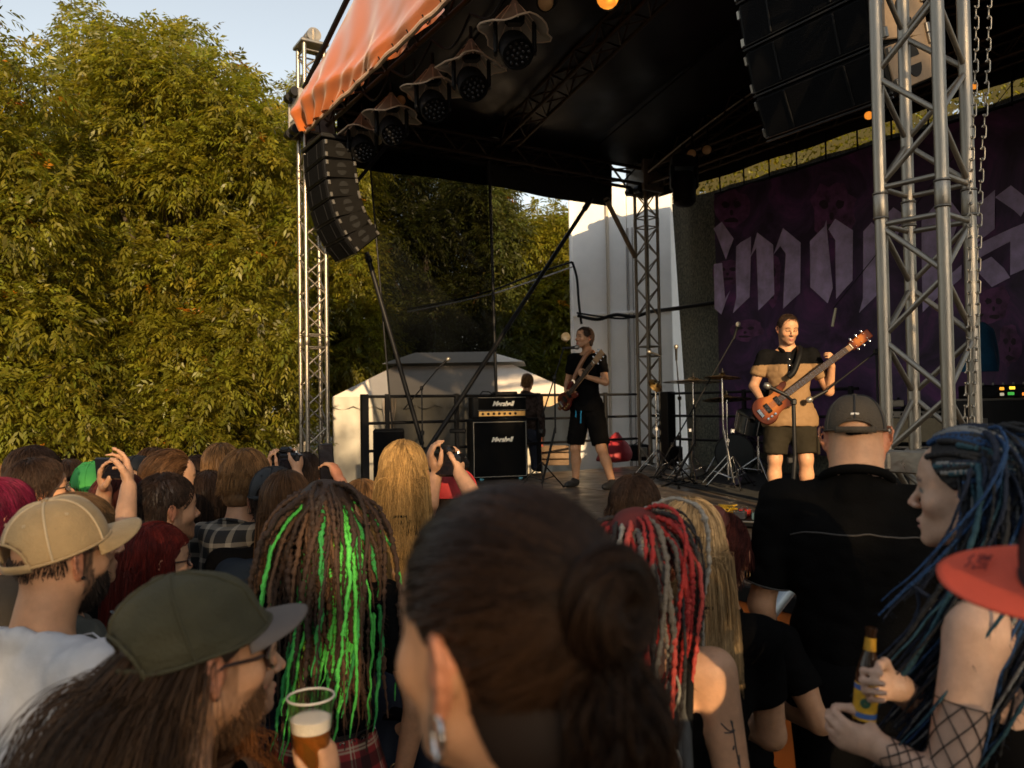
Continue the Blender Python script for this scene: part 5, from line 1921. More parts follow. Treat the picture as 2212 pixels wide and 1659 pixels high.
def person(label, px, py, d, az, skin="fair", head=(0, 0, 0), hs=1.0, build=1.0, sw=.18, h=.008, top="tee", top_mat=None,
           arms=None, bottoms=denim, face=None, group="people in the crowd", shorts=False, legs=None, jaw=1.0, face_on=True, ears=True,
           neck=.052, lean=(0, 0), foot=None, collar=True, wr=.010, bare=False, head_fwd=.03, mouth_open=0.0, cut_back=None, zs_drop=.225, ear=0.0,
           z_foot=0.0, hem=.60, nose=1.0, top_col=None, arm_r=1.0):
    """builds one person; returns a dict with the root, the head matrix and measures"""
    hc = P(px, py, d)
    Rz = Matrix.Rotation(-math.radians(az), 3, 'Z')
    off = Rz @ Vector((lean[0], head_fwd + lean[1], 0))
    loc = Vector((hc.x - off.x, hc.y - off.y, z_foot))
    rt = root("person", loc, label, "person", group, rot=Rz)
    zh = hc.z - z_foot
    hp = np.array([lean[0], head_fwd + lean[1], zh])
    HR = rot_m(*head)
    zs = zh - zs_drop * (.55 + .45 * hs)
    k = build
    lx, ly = lean
    J = {}
    for s in (-1, 1):
        J[s] = [np.array([s * sw, -.012 + ly * .6, zs]), np.array([s * (sw + .055), -.04, zs - .29]), np.array([s * (sw + .03), .05, zs - .54])]
    hands = {-1: None, 1: None}
    if arms:
        for s, a in arms.items():
            if a is None:
                continue
            def cv(q):
                return np.array(Rz.transposed() @ (q - loc)) if isinstance(q, Vector) else np.array(q, float) + [0, 0, zs]
            J[s][1], J[s][2] = cv(a[0]), cv(a[1])
            if len(a) > 2 and a[2]:
                hands[s] = {k_: (np.array(Rz.transposed() @ v_) if isinstance(v_, Vector) else v_) for k_, v_ in a[2].items()}
            if len(a) > 3:
                J[s][0] = J[s][0] + np.array(a[3])
    allp = np.array([hp] + [p for s in J for p in J[s]])
    lo = np.minimum(allp.min(0) - .13, [-sw - .1, -.2, zs - .72])
    hi = np.maximum(allp.max(0) + .13, [sw + .1, .22, zh + .15])
    for s in (-1, 1):
        if hands[s] is not None:
            w_, dv = J[s][2], np.array(hands[s]["dir"], float)
            tip = w_ + dv / np.linalg.norm(dv) * .2
            lo, hi = np.minimum(lo, tip - .06), np.maximum(hi, tip + .06)
    V = Vox(lo, hi, h)
    V.frame(HR, hp, hs)
    add_head(V, face=face_on, ears=ears, jaw=jaw, mouth_open=mouth_open, nose=nose, ear=ear)
    nb = V.pt((0, -.035, -.055))
    V.frame()
    V.cap(nb, (lx * .5, -.035 + ly * .5, zs + .02), neck * hs, neck * 1.12, k=.03)
    tk = 1.0 if bare else .90
    V.ell((0, -.015, zs - .13), (.145 * k * tk, .100 * k * tk, .20), k=.04)
    V.ell((0, -.005, zs - .36), (.125 * k * tk, .088 * k * tk, .20), k=.05)
    V.ell((0, -.010, zs - .56), (.150 * k * tk, .105 * k * tk, .13), k=.05)
    for s in (-1, 1):
        V.cap((s * .04 + lx * .4, -.035 + ly * .4, zs + .035), (s * sw * .9, -.015 + ly * .6, zs - .01), .040, .050 * (1 if bare else .9), k=.045)
        a, b, c = J[s]
        V.cap(a, b, .050 * (.6 + .4 * k) * arm_r, .038 * arm_r, k=.03)
        V.cap(b, c, .039 * arm_r, .026, k=.015)
        if hands[s] is not None:
            H_ = hands[s]
            add_hand(V, c, H_["dir"], H_["palm"], H_.get("side", s), H_.get("curl", (.5, .5, .55, .6)), H_.get("thumb", .4), hs * H_.get("sc", 1), H_.get("spread", .12))
        else:
            dv = (c - b) / np.linalg.norm(c - b)
            add_hand(V, c, dv, (-s * 1.0, .2, 0), s, (.35, .4, .45, .5), .2, hs)
    if legs is None and shorts:
        legs = {-1: [(-.1, .0, .50 * (zh + .12)), (-.11, .03, .27 * (zh + .12)), (-.12, -.01, .05)], 1: [(.1, 0, .50 * (zh + .12)), (.11, .03, .27 * (zh + .12)), (.12, -.01, .05)]}
    if shorts:
        VL = Vox((-.5, -.45, -.03), (.5, .45, zs - .3), max(h, .009))
        for s in (-1, 1):
            a, b, c = [np.array(q, float) for q in legs[s]]
            VL.cap(a, b, .085, .058, k=.03)
            VL.cap(b, b + (c - b) * .35 + np.array([0, -.012, 0]), .056, .056, k=.03)
            VL.cap(b + (c - b) * .35 + np.array([0, -.012, 0]), c, .055, .036, k=.03)
            VL.ell(b + np.array([0, .03, 0]), (.035, .03, .045), k=.03)
        Pl, Ql = VL.mesh(1)
        cl = np.tile(np.array(SKIN[skin]), (len(Pl), 1)) * (1 + .06 * noise3(Pl, 4, 30)[:, None])
        link("legs", mesh_np("legs", Pl, Ql, skin_mat, cols=cl), rt)
    Pv, Q = V.mesh(1)
    q = ((Pv - hp) @ HR) / hs
    col = face_paint(q, SKIN[skin], **(face or {}))
    col *= (1 + .05 * noise3(Pv, 8, 35)[:, None])
    body = link("body", mesh_np("body", Pv, Q, skin_mat, cols=col), rt)
    # ---- garment
    if top:
        hh = max(h, .008)
        L2 = Vox(lo, hi, hh)
        L2.ell((0, -.012, zs - .13), (.158 * k, .113 * k, .21), k=.04)
        L2.ell((0, .0, zs - .36), (.142 * k, .102 * k, .21), k=.05)
        L2.ell((0, -.006, zs - .56), (.160 * k, .116 * k, .15), k=.05)
        if top in ("tee", "long", "shirt"):
            for s in (-1, 1):
                L2.cap((s * .052 + lx * .4, -.038 + ly * .4, zs + .030), (s * sw * .95, -.014 + ly * .6, zs - .004), .044, .060, k=.045)
                a, b, c = J[s]
                dv = (b - a)
                f = {"tee": .62, "long": 1.0, "shirt": .80}[top]
                L2.cap(a, a + dv * f, .060 * (.55 + .45 * k), .056 * (.6 + .4 * k), k=.03)
                if top == "long":
                    L2.cap(b, b + (c - b) * .92, .056, .042, k=.02)
                else:
                    e = dv / np.linalg.norm(dv)
                    m = a + dv * f
                    # flat sleeve end
                    pad = .09
                    def endcut(X, Y, Z, e=e, m=m):
                        return np.maximum(-((X - m[0]) * e[0] + (Y - m[1]) * e[1] + (Z - m[2]) * e[2]), np.sqrt((X - m[0]) ** 2 + (Y - m[1]) ** 2 + (Z - m[2]) ** 2) - pad * 1.1)
                    L2._apply(endcut, m - pad, m + pad, .004, '-')
        if top != "tank":
            nr_ = neck * 1.12 + .011
            L2.cap((lx * .5, -.035 + ly * .5, zs - .05), (lx * .5, -.035 + ly * .5, zs + .14), nr_, k=.035)
            pc = np.array([lx * .5, -.035 + ly * .5, zs + .070])
            def neckcut(X, Y, Z):
                return np.maximum(-((Y - pc[1]) * .42 + (Z - pc[2]) * .907), np.sqrt((X - pc[0]) ** 2 + (Y - pc[1]) ** 2 + (Z - pc[2] - .04) ** 2) - .115)
            L2._apply(neckcut, pc - .13, pc + .2, .003, '-')
            if shorts:
                L2.ell((0, -.004, zs - .56), (.192 * k, .140 * k, .20), k=.05)
        if top == "tank":
            L2.cut((0, 0, 1), (0, 0, zs - .085))
        if cut_back is not None:
            L2.ell((0, -.16, zs - cut_back[0]), (cut_back[1], .12, cut_back[2]), k=.02, op='-')
        L2.cut((0, 0, -1), (0, 0, zs - hem))
        Pt, Qt = L2.mesh(2)
        N = normals_np(Pt, Qt)
        Pt = Pt + N * (wrinkle(Pt, wr, int(abs(px) + py) % 97))[:, None]
        me = mesh_np("shirt", Pt, Qt, top_mat or black_cotton, cols=None if top_col is None else top_col(Pt, zs))
        sh = link({"tee": "t_shirt", "long": "jacket", "shirt": "shirt", "tank": "tank_top"}[top], me, rt)
        if collar and top != "tank":
            ring = []
            for a in np.linspace(0, 2 * PI, 25):
                ring.append((lx * .5 + math.cos(a) * (nr_ + .001), -.035 + ly * .5 + math.sin(a) * (nr_ + .001), zs + .068 - .463 * math.sin(a) * nr_))
            Vr, Fr = sweep(np.array(ring), .0060, 8)
            link("collar", mesh_np("collar", Vr, Fr, top_mat or black_cotton), sh)
    # ---- legs
    if legs is None:
        G = Vox((-.3, -.25, -.02), (.3, .25, zs - .42), .02)
        zc = zs - .52
        G.ell((0, -.01, zc), (.165 * k, .12 * k, .13), k=.04)
        for s in (-1, 1):
            G.cap((s * .085, -.01, zc - .05), (s * .1, .0, zc * .52), .09 * k, .07, k=.04)
            G.cap((s * .1, 0, zc * .52), (s * .11, -.02, .06), .068, .055, k=.03)
        Pg, Qg = G.mesh(1)
        link("trousers", mesh_np("trousers", Pg, Qg, bottoms), rt)
        fx = {s: (s * .11, .03, .045) for s in (-1, 1)}
    elif shorts:
        G = Vox((-.4, -.3, .3), (.4, .3, zs - .3), .011)
        zc = zs - .57
        G.ell((0, -.005, zc), (.150 * k, .108 * k, .13), k=.03)
        for s in (-1, 1):
            a, b, c = [np.array(q_, float) for q_ in legs[s]]
            e = b + (a - b) * .10
            G.cap(a, e, .108, .098, k=.04)
            dv = (b - a) / np.linalg.norm(b - a)
            m = b + (a - b) * .12
            def endcut2(X, Y, Z, e=dv, m=m):
                return np.maximum(-((X - m[0]) * e[0] + (Y - m[1]) * e[1] + (Z - m[2]) * e[2]), np.sqrt((X - m[0]) ** 2 + (Y - m[1]) ** 2 + (Z - m[2]) ** 2) - .17)
            G._apply(endcut2, m - .16, m + .16, .004, '-')
        Pg, Qg = G.mesh(1)
        N = normals_np(Pg, Qg)
        Pg = Pg + N * wrinkle(Pg, .007, 5)[:, None]
        link("shorts", mesh_np("shorts", Pg, Qg, bottoms), rt)
        fx = {s: np.array(legs[s][2]) + np.array([0, .04, 0]) for s in (-1, 1)}
    else:
        fx = {}
    for s, q_ in fx.items():
        G = Vox((q_[0] - .08, q_[1] - .16, -.01), (q_[0] + .08, q_[1] + .22, .13), .014)
        G.ell((q_[0], q_[1] + .05, .035), (.045, .13, .045), k=.02)
        G.ell((q_[0], q_[1] - .03, .06), (.045, .06, .055), k=.03)
        G.cut((0, 0, -1), (0, 0, .004))
        Pg, Qg = G.mesh(1)
        link("shoe", mesh_np("shoe", Pg, Qg, shoe_black), rt)
    Hm = Matrix.Translation(Vector(hp)) @ Matrix(HR.tolist()).to_4x4() @ Matrix.Scale(hs, 4)
    dn = HR.T @ np.array([0, 0, -1.0])
    return dict(rt=rt, H=Hm, zs=zs, zh=zh, J=J, down=dn, hs=hs, HR=HR, hp=hp, sw=sw, Rz=Rz)


def add_hair(p, style, mat, shell_mat, n=900, rad=.0016, length=.06, seed=1, thick=.008, recede=0.0, shell_h=.007, wave=0.0, wl=.07, nseg=None, jit=.05, part=(0, -.02, .125), sw=None, shell=True, grav=None, low=-.085):
    """shell plus many strands"""
    r = np.random.default_rng(seed)
    n, rad = int(n * 2.2), rad * .62
    P_, Q = hair_shell(thick * .6, recede, shell_h, low=low)
    hair = link("hair", mesh_np("hair", P_, Q, shell_mat), p["rt"], mw=p["H"])
    ro = scalp(n, r, recede, low)
    nrm = (ro - SC_C) / SC_R ** 2
    nrm /= np.linalg.norm(nrm, axis=1, keepdims=True)
    pt = np.array(part, float)
    t = ro - pt
    t -= nrm * (t * nrm).sum(1)[:, None]
    t /= np.linalg.norm(t, axis=1, keepdims=True) + 1e-6
    ro = SC_C + (ro - SC_C) * (1 + (thick * .62) / np.linalg.norm(ro - SC_C, axis=1, keepdims=True))
    zo = (p["zs"] - p["zh"]) / p["hs"]
    lay = 1 + r.uniform(0, .03, n)
    cols = [((0, -.012, .032), tuple(SC_R + thick * .72))] + HEAD_COL[1:]
    if style == "short":
        dirs = nrm * .10 + t * 1.0 + r.normal(0, .16, ro.shape)
        S = strands(ro, dirs, nseg or 5, length * r.uniform(.6, 1.1, n), .10, p["down"], cols, jit=jit, wave=wave, wl=wl, curl_seed=seed, lay=lay)
        yl = np.interp(S[:, :, 2], YL_Z, YL_Y) + .012 - recede
        S[:, :, 1] = np.minimum(S[:, :, 1], yl)
    elif style == "back":
        tgt = np.array([0, -.16, .02])
        dirs = (tgt - ro); dirs -= nrm * (dirs * nrm).sum(1)[:, None]; dirs /= np.linalg.norm(dirs, axis=1, keepdims=True) + 1e-6
        S = strands(ro, dirs + nrm * .03, nseg or 8, length * r.uniform(.6, 1.0, n), grav or .30, p["down"], cols, jit=jit, curl_seed=seed, wave=wave, wl=wl, lay=lay)
    else:   # long
        dirs = t + nrm * .15 + np.array([0, -1., 0]) * np.clip((ro[:, 1:2] - .012) / .022, 0, 2.6)
        dirs -= nrm * (dirs * nrm).sum(1)[:, None]; dirs = dirs / (np.linalg.norm(dirs, axis=1, keepdims=True) + 1e-6) + nrm * .08
        g = r.normal(size=ro.shape) * .03
        cs = cols + body_cols(zo - .03, (sw or p["sw"]) / p["hs"] + .02)
        S = strands(ro, dirs + g, nseg or 16, length * r.uniform(.8, 1.08, n), grav or .40, p["down"], cs, jit=jit, wave=wave, wl=wl, curl_seed=seed, lay=lay)
        S[:, :, 1] = np.where((S[:, :, 2] < .055) & (S[:, :, 2] > -.125), np.minimum(S[:, :, 1], .018), S[:, :, 1])
        dp = np.clip(.03 - S[:, :, 2], 0, .5)
        lm = (.086 + .06 * dp) * r.uniform(.80, 1.06, (n, 1))
        S[:, :, 0] = np.sign(S[:, :, 0]) * np.minimum(np.abs(S[:, :, 0]), lm)
        S[:, :, 1] = np.maximum(S[:, :, 1], -(.118 + .12 * dp) * r.uniform(.82, 1.05, (n, 1)))
        # keep the face clear
        fm = S[:, :, 1] > .05
        S[:, :, 0] = np.where(fm & (np.abs(S[:, :, 0]) < .075) & (S[:, :, 2] < .04), np.sign(S[:, :, 0] + 1e-6) * .078, S[:, :, 0])
    hair_curves("hair_strands", S, rad, rad * .45, mat, hair, mw=None)
    return hair, S


def hair_pair(name, col, shell=.55, rough=.30, rand=.35):
    return hair_mat(name, tuple(c * .5 for c in col), rough + .1, rand), M(name + "_base", tuple(c * shell for c in col), rough=.55, var=.4, vscale=40, stretch=(1, 1, .15), bump=.4, bscale=120)


def glasses(p, mat, lens=None, temple=True, r=.022, w=.0022):
    gl = None
    for s in (-1, 1):
        ring = [(s * .033 + math.cos(a) * r * 1.15, .098 - .024 * max(0, math.cos(a) * s) ** 1.5, .002 + math.sin(a) * r * .85) for a in np.linspace(0, 2 * PI, 21)]
        Vr, Fr = sweep(np.array(ring), w, 6)
        if gl is None:
            gl = link("glasses", mesh_np("glasses", Vr, Fr, mat), p["rt"], mw=p["H"])
        else:
            link("lens_rim", mesh_np("lens_rim", Vr, Fr, mat), gl)
        if lens is not None:
            V = [ring[i] for i in range(20)]
            link("lens", mesh_np("lens", V, [list(range(20))], lens, smooth=False), gl)
        if temple:
            Vr, Fr = sweep(np.array([(s * .060, .076, .006), (s * .074, .05, .008), (s * .079, -.0, .010), (s * .079, -.03, -.002)]), w, 6)
            link("temple", mesh_np("temple", Vr, Fr, mat), gl)
    Vr, Fr = sweep(np.array([(-.010, .103, .004), (0, .106, .006), (.010, .103, .004)]), w, 6)
    link("bridge", mesh_np("bridge", Vr, Fr, mat), gl)
    return gl


def baseball_cap(p, mat, brim_mat=None, yaw=0.0, tilt=0.0, opening=True, seam_mat=None, size=1.0, tall=1.0, brim_len=.072, floppy=0.0, seed=0, zbase=.026, brim_drop=.018, panels=6, name="cap", back=0.0, vents=True, arch=.50):
    """cap on a head; yaw turns the brim (degrees, + to the wearer's left)"""
    r = np.random.default_rng(seed)
    seam_mat = seam_mat or mat
    brim_mat = brim_mat or mat
    mw = p["H"] @ Matrix.Translation((0, -.012, zbase)) @ Matrix.Rotation(math.radians(yaw), 4, 'Z') @ Matrix.Rotation(math.radians(tilt), 4, 'X')
    rx, ry, rz = .0865 * size, .1085 * size, .106 * tall
    nt, nf = 96, 26
    def surf(th, ph, lift=0.0):
        th, ph = np.asarray(th, float), np.asarray(ph, float)
        cp = np.cos(ph) ** .72
        pan = 1 - .014 * np.abs(np.sin(th * panels / 2)) ** .6 * cp
        x = np.sin(th) * rx * cp * pan
        y = np.cos(th) * ry * cp * pan - back * np.sin(ph)
        z = rz * np.sin(ph)
        q = np.stack([x, y, z], -1)
        nn = q / (np.linalg.norm(q, axis=-1, keepdims=True) + 1e-9)
        w = floppy * noise3(q.reshape(-1, 3) * np.array([1, 1, 1.8]), seed, 42, 3).reshape(th.shape) if floppy else 0
        return q + nn * (np.asarray(lift + w)[..., None] if np.ndim(lift + w) else lift + w)
    th = np.linspace(-PI, PI, nt + 1)[:-1]
    ph = np.linspace(0, PI / 2 * .995, nf + 1)
    TH, PH = np.meshgrid(th, ph, indexing='ij')
    Vv = surf(TH, PH).reshape(-1, 3)
    idx = np.arange(nt * (nf + 1)).reshape(nt, nf + 1)
    F = []
    for i in range(nt):
        j = (i + 1) % nt
        for k in range(nf):
            a = abs(abs(th[i] + PI / nt) - PI)
            if opening and a < .62 and ph[k] < arch * math.sqrt(max(0, 1 - (a / .62) ** 2)):
                continue
            F.append((idx[i, k], idx[i, k + 1], idx[j, k + 1], idx[j, k]))
    cap = link(name, mesh_np(name, Vv, np.array(F), mat), p["rt"], mw=mw)
    so = cap.modifiers.new("thick", 'SOLIDIFY'); so.thickness = .0025; so.offset = -1
    # panel seams
    for k in range(panels):
        a = -PI + 2 * PI * k / panels + (0 if panels % 2 == 0 else 0)
        pstart = arch + .02 if (opening and abs(abs(a) - PI) < .3) else .02
        pts = surf(np.full(14, a), np.linspace(pstart, PI / 2 * .98, 14), .0006)
        Vr, Fr = sweep(pts, .0028, 6)
        link("seam", mesh_np("seam", Vr, Fr, seam_mat), cap)
        if vents and panels == 6:
            c = surf(np.array([a + .5]), np.array([.85]), .001)[0]
            n = c / np.linalg.norm(c)
            MB().lathe([(.0018, .0), (.0042, .0004), (.0040, .0014), (.0018, .0010)], c, n, 10).build("eyelet", seam_mat, cap, world=False, smooth=True)
    MB().lathe([(.009, -.002), (.008, .004), (.001, .006)], (0, -back, rz), (0, 0, 1), 12).build("button", mat, cap, world=False, smooth=True)
    # sweat band edge
    a0 = PI - .62 if opening else PI
    tt = np.linspace(-a0, a0, 60)
    Vr, Fr = sweep(surf(tt, np.zeros(60), .001), .0035, 6)
    link("band", mesh_np("band", Vr, Fr, mat), cap)
    if opening:
        aa = np.linspace(-.62, .62, 24)
        ap = surf(PI + aa, arch * np.sqrt(np.maximum(0, 1 - (aa / .62) ** 2)), .001)
        Vr, Fr = sweep(ap, .0035, 6)
        link("arch_edge", mesh_np("arch_edge", Vr, Fr, mat), cap)
        Vs, Fs = [], []
        for hgt in (-.009, .009):
            q = surf(PI + np.linspace(-.66, .66, 24), np.zeros(24), .0015)
            q[:, 2] += hgt
            Vs.append(q)
        Vs = np.concatenate(Vs)
        i = np.arange(23)
        st = link("strap", mesh_np("strap", Vs, np.stack([i, i + 1, i + 25, i + 24], 1), mat), cap)
        so = st.modifiers.new("thick", 'SOLIDIFY'); so.thickness = .003
    # brim
    nb_, nr = 40, 10
    bt = np.linspace(-1.18, 1.18, nb_ + 1)
    rr = np.linspace(0, 1, nr + 1)
    BT, RR = np.meshgrid(bt, rr, indexing='ij')
    inner = surf(BT, np.zeros_like(BT))
    ext = brim_len * size * np.cos(BT / 1.18 * PI / 2) ** .55
    x = inner[..., 0] + np.sin(BT) * ext * RR * .18
    y = inner[..., 1] + ext * RR
    z = -.002 - brim_drop * (x / .085) ** 2 * RR - .008 * RR
    Vb = np.stack([x, y, z], -1).reshape(-1, 3)
    bi = np.arange((nb_ + 1) * (nr + 1)).reshape(nb_ + 1, nr + 1)
    Fb = np.stack([bi[:-1, :-1], bi[1:, :-1], bi[1:, 1:], bi[:-1, 1:]], -1).reshape(-1, 4)
    br = link("brim", mesh_np("brim", Vb, Fb, brim_mat), cap)
    so = br.modifiers.new("thick", 'SOLIDIFY'); so.thickness = .0035; so.offset = 0
    return cap


def dreads(p, n, mats, length, rad, seed, roots=None, dirs=None, grav=.30, jit=.10, name="dreadlock", parent=None, weights=None, bump=.28, nseg=30, wave=.10, wl=.09, extra_cols=(), sides=7, drift=None, ref=None, dpow=2, squeeze=1.0, fuzz=None):
    r = np.random.default_rng(seed)
    ro = scalp(n, r, .005, -.02) if roots is None else roots
    nrm = (ro - SC_C) / SC_R ** 2; nrm /= np.linalg.norm(nrm, axis=1, keepdims=True)
    t = ro - np.array(ref if ref is not None else (0, -.01, .125)); t -= nrm * (t * nrm).sum(1)[:, None]; t /= np.linalg.norm(t, axis=1, keepdims=True) + 1e-6
    dd = (t + nrm * .3) if dirs is None else dirs
    zo = (p["zs"] - p["zh"]) / p["hs"]
    lay = 1 + r.uniform(.02, .22, n)
    S = strands(ro, dd, nseg, np.asarray(length) * r.uniform(.75, 1.1, n), grav, p["down"], [((0, -.012, .032), tuple(SC_R + rad * 1.2))] + HEAD_COL[1:] + body_cols(zo - .03, p["sw"] / p["hs"] + .0) + list(extra_cols), jit=jit, wave=wave, wl=wl, curl_seed=seed)
    S = S + np.cumsum(r.normal(0, rad * .28, S.shape), 1) * .8
    S = S + r.normal(0, rad * .7, (n, 1, 3)) * np.linspace(0, 1, nseg + 1)[None, :, None]
    if drift is not None:
        S = S + np.array(drift)[None, None, :] * (np.linspace(0, 1, nseg + 1) ** dpow)[None, :, None]
    keep = []
    S[:, :, 0] *= np.linspace(1, squeeze, nseg + 1)[None]
    w = None if weights is None else np.array(weights) / np.sum(weights)
    for i in range(n):
        pts = S[i]
        keep.append(i)
        if ((pts[:, 1] > .03) & (pts[:, 2] > -.12) & (pts[:, 2] < .05)).any():
            keep.pop()
            continue
        m = 3
        f = np.linspace(0, len(pts) - 1, len(pts) * m)
        fine = np.stack([np.interp(f, np.arange(len(pts)), pts[:, a]) for a in range(3)], 1)
        L = len(fine)
        rr = rad * r.uniform(.65, 1.35) * np.interp(np.arange(L), np.linspace(0, L, 9), r.uniform(.75, 1.25, 9)) * (1 + bump * np.sin(np.arange(L) * r.uniform(1.5, 2.2) + r.uniform(0, 6)) * .6 + bump * .5 * r.normal(size=L)) * np.interp(np.linspace(0, 1, L), [0, .08, .75, 1], [.7, 1, .85, .3])
        Vd, Fd = sweep(fine, np.maximum(rr, rad * .2), sides)
        mt = mats[r.choice(len(mats), p=w)]
        link(name, mesh_np(name, Vd, Fd, mt), parent or p["rt"], mw=None if parent is not None else p["H"])
    if fuzz is not None and keep:
        A = S[keep][:, 2:]
        i, j = r.integers(0, len(A), len(A) * 60), r.integers(0, A.shape[1] - 1, len(A) * 60)
        q = A[i, j] + (A[i, j + 1] - A[i, j]) * r.random((len(i), 1))
        d = r.normal(size=q.shape); d /= np.linalg.norm(d, axis=1, keepdims=True)
        l = r.uniform(.006, .017, (len(i), 1)) + rad * .8
        hair_curves("fuzz", np.stack([q + d * rad * .7, q + d * l * .6 + (0, 0, -.002), q + d * l + (0, 0, -.006)], 1), .0007, .0003, fuzz, parent or p["rt"], tones=False)
    return S
# ================================================================== PEOPLE
H_brown, B_brown = hair_pair("hair_brown", (0.15, 0.072, 0.030))
H_dark, B_dark = hair_pair("hair_dark", (0.060, 0.034, 0.022))
H_blond, B_blond = hair_pair("hair_blond", (0.66, 0.38, 0.13))
H_ash, B_ash = hair_pair("hair_ash", (0.34, 0.22, 0.12))
H_red, B_red = hair_pair("hair_dark_red", (0.20, 0.022, 0.014))
H_mag, B_mag = hair_pair("hair_magenta", (0.28, 0.02, 0.06))
H_aub, B_aub = hair_pair("hair_auburn", (0.28, 0.11, 0.04))
H_wine, B_wine = hair_pair("hair_wine", (0.13, 0.03, 0.02))
H_light, B_light = hair_pair("hair_lightbrown", (0.32, 0.165, 0.065))
gold_wire = M("gold_wire", (.65, .45, .22), rough=.25, metal=1)
dark_frame = M("dark_frame", (.03, .015, .012), rough=.3)
clear_lens = mix_clear("clear_lens", (.6, .6, .6), .22, rough=.05)
sun_lens = M("sun_lens", (.012, .009, .008), rough=.08, spec=.8)
silver = M("silver_ring", (.75, .73, .70), rough=.15, metal=1)

def prof(px, rel):
    """facing azimuth for a turn of rel degrees against the line of sight"""
    return math.degrees(math.atan2(px - CX, FPX)) + rel

# ---------------------------------------------------------------- musicians
def guitar(name, label, o, neck, front, body_mat, pick_mat, bass=False, lefty=False):
    """electric guitar: o = body centre, neck = direction, front = face normal"""
    neck = Vector(neck).normalized()
    z = Vector(front); z = (z - neck * z.dot(neck)).normalized()
    y = z.cross(neck)
    mw = Matrix((neck, y, z)).transposed().to_4x4(); mw.translation = o
    rt = root(name, o, label, "guitar")
    mi = inv(rt)
    k = .88 if bass else .80
    out = [(-.20, 0), (-.19, .07), (-.14, .125), (-.06, .13), (.0, .098), (.07, .094), (.13, .115), (.19, .125), (.225, .105), (.205, .075), (.15, .050), (.15, -.045), (.185, -.07), (.19, -.10), (.15, -.118), (.08, -.095), (.0, -.098), (-.07, -.135), (-.15, -.125), (-.19, -.07)]
    # smooth the outline
    P2 = np.array(out) * k
    n = len(P2)
    sm = []
    for i in range(n):
        p0, p1, p2, p3 = P2[i - 1], P2[i], P2[(i + 1) % n], P2[(i + 2) % n]
        for f in (0, .33, .66):
            sm.append(0.5 * ((2 * p1) + (p2 - p0) * f + (2 * p0 - 5 * p1 + 4 * p2 - p3) * f * f + (3 * p1 - p0 - 3 * p2 + p3) * f ** 3))
    sm = np.array(sm)
    if lefty:
        sm[:, 1] *= -1
    V, F = [], []
    m = len(sm)
    for sc_, zz in ((.94, -.022), (1, -.012), (1, .012), (.95, .022)):
        V += [tuple(mw @ Vector((x * sc_, y_ * sc_, zz))) for x, y_ in sm]
    for j in range(3):
        F += [(j * m + i, j * m + (i + 1) % m, (j + 1) * m + (i + 1) % m, (j + 1) * m + i) for i in range(m)]
    F += [list(range(m))[::-1], [3 * m + i for i in range(m)]]
    me = bpy.data.meshes.new("body"); me.from_pydata(V, [], F); me.update()
    for p_ in me.polygons:
        p_.use_smooth = len(p_.vertices) == 4
    me.materials.append(body_mat)
    link("body", me, rt, mw=mi)
    nl = .62 if bass else .43
    wood = M("neck_maple", (.33, .19, .09), rough=.4)
    fb = M("fingerboard", (.04, .022, .015), rough=.45)
    def bx(nm, c, s, mat, b=.003):
        c = mw @ Vector(c)
        return MB().rbox(c, s, b, mw.to_3x3()).build(nm, mat, rt)
    bx("neck", (.10 + nl / 2, 0, .018), (nl + .1, .050, .022), wood, .006)
    bx("fingerboard", (.08 + nl / 2, 0, .0325), (nl + .06, .052, .006), fb)
    for f in range(17):
        x = .06 + nl * (1 - 2 ** (-f / 8.5)) / (1 - 2 ** (-17 / 8.5)) * 1.0
        bx("fret", (.08 + nl - (x - .06) * .98, 0, .0362), (.0025, .050, .002), chrome, .0005)
    bx("headstock", (.15 + nl + .085, 0, .014), (.17 if not bass else .19, .078, .016), wood if not bass else body_mat, .012)
    bx("nut", (.15 + nl, 0, .034), (.008, .046, .008), M("bone", (.7, .66, .55), rough=.5), .001)
    for s in (-1, 1):
        for i in range(3):
            c = mw @ Vector((.15 + nl + .03 + i * .052, s * .050, .014))
            MB().lathe([(.001, -.012), (.009, -.010), (.011, .004), (.007, .012), (.001, .013)], c, mw.to_3x3() @ Vector((0, s, .2)), 10).build("tuner", chrome, rt, smooth=True)
            MB().lathe([(.004, 0), (.004, .016), (.001, .017)], mw @ Vector((.15 + nl + .03 + i * .052, s * .022, .02)), mw.to_3x3() @ Vector((0, 0, 1)), 8).build("tuner_post", chrome, rt)
    for x in ((-.03, .055) if not bass else (-.05, .05)):
        bx("pickup", (x, 0, .028), (.036, .085, .016), pick_mat, .004)
    bx("bridge", (-.12, 0, .028), (.03, .075, .014), chrome, .003)
    for i in range(6 if not bass else 5):
        yy = -.02 + .04 * i / (5 if not bass else 4)
        bar("string", mw @ Vector((-.12, yy, .040)), mw @ Vector((.15 + nl, yy, .041)), .0012 if bass else .0009, chrome, rt, 4)
    for i in range(3):
        MB().lathe([(.012, 0), (.010, .014), (.001, .015)], mw @ Vector((-.10 + .035 * i, -.075 * (-1 if lefty else 1), .022)), mw.to_3x3() @ Vector((0, 0, 1)), 10).build("knob", chrome if bass else gold_wire, rt)
    return rt, mw

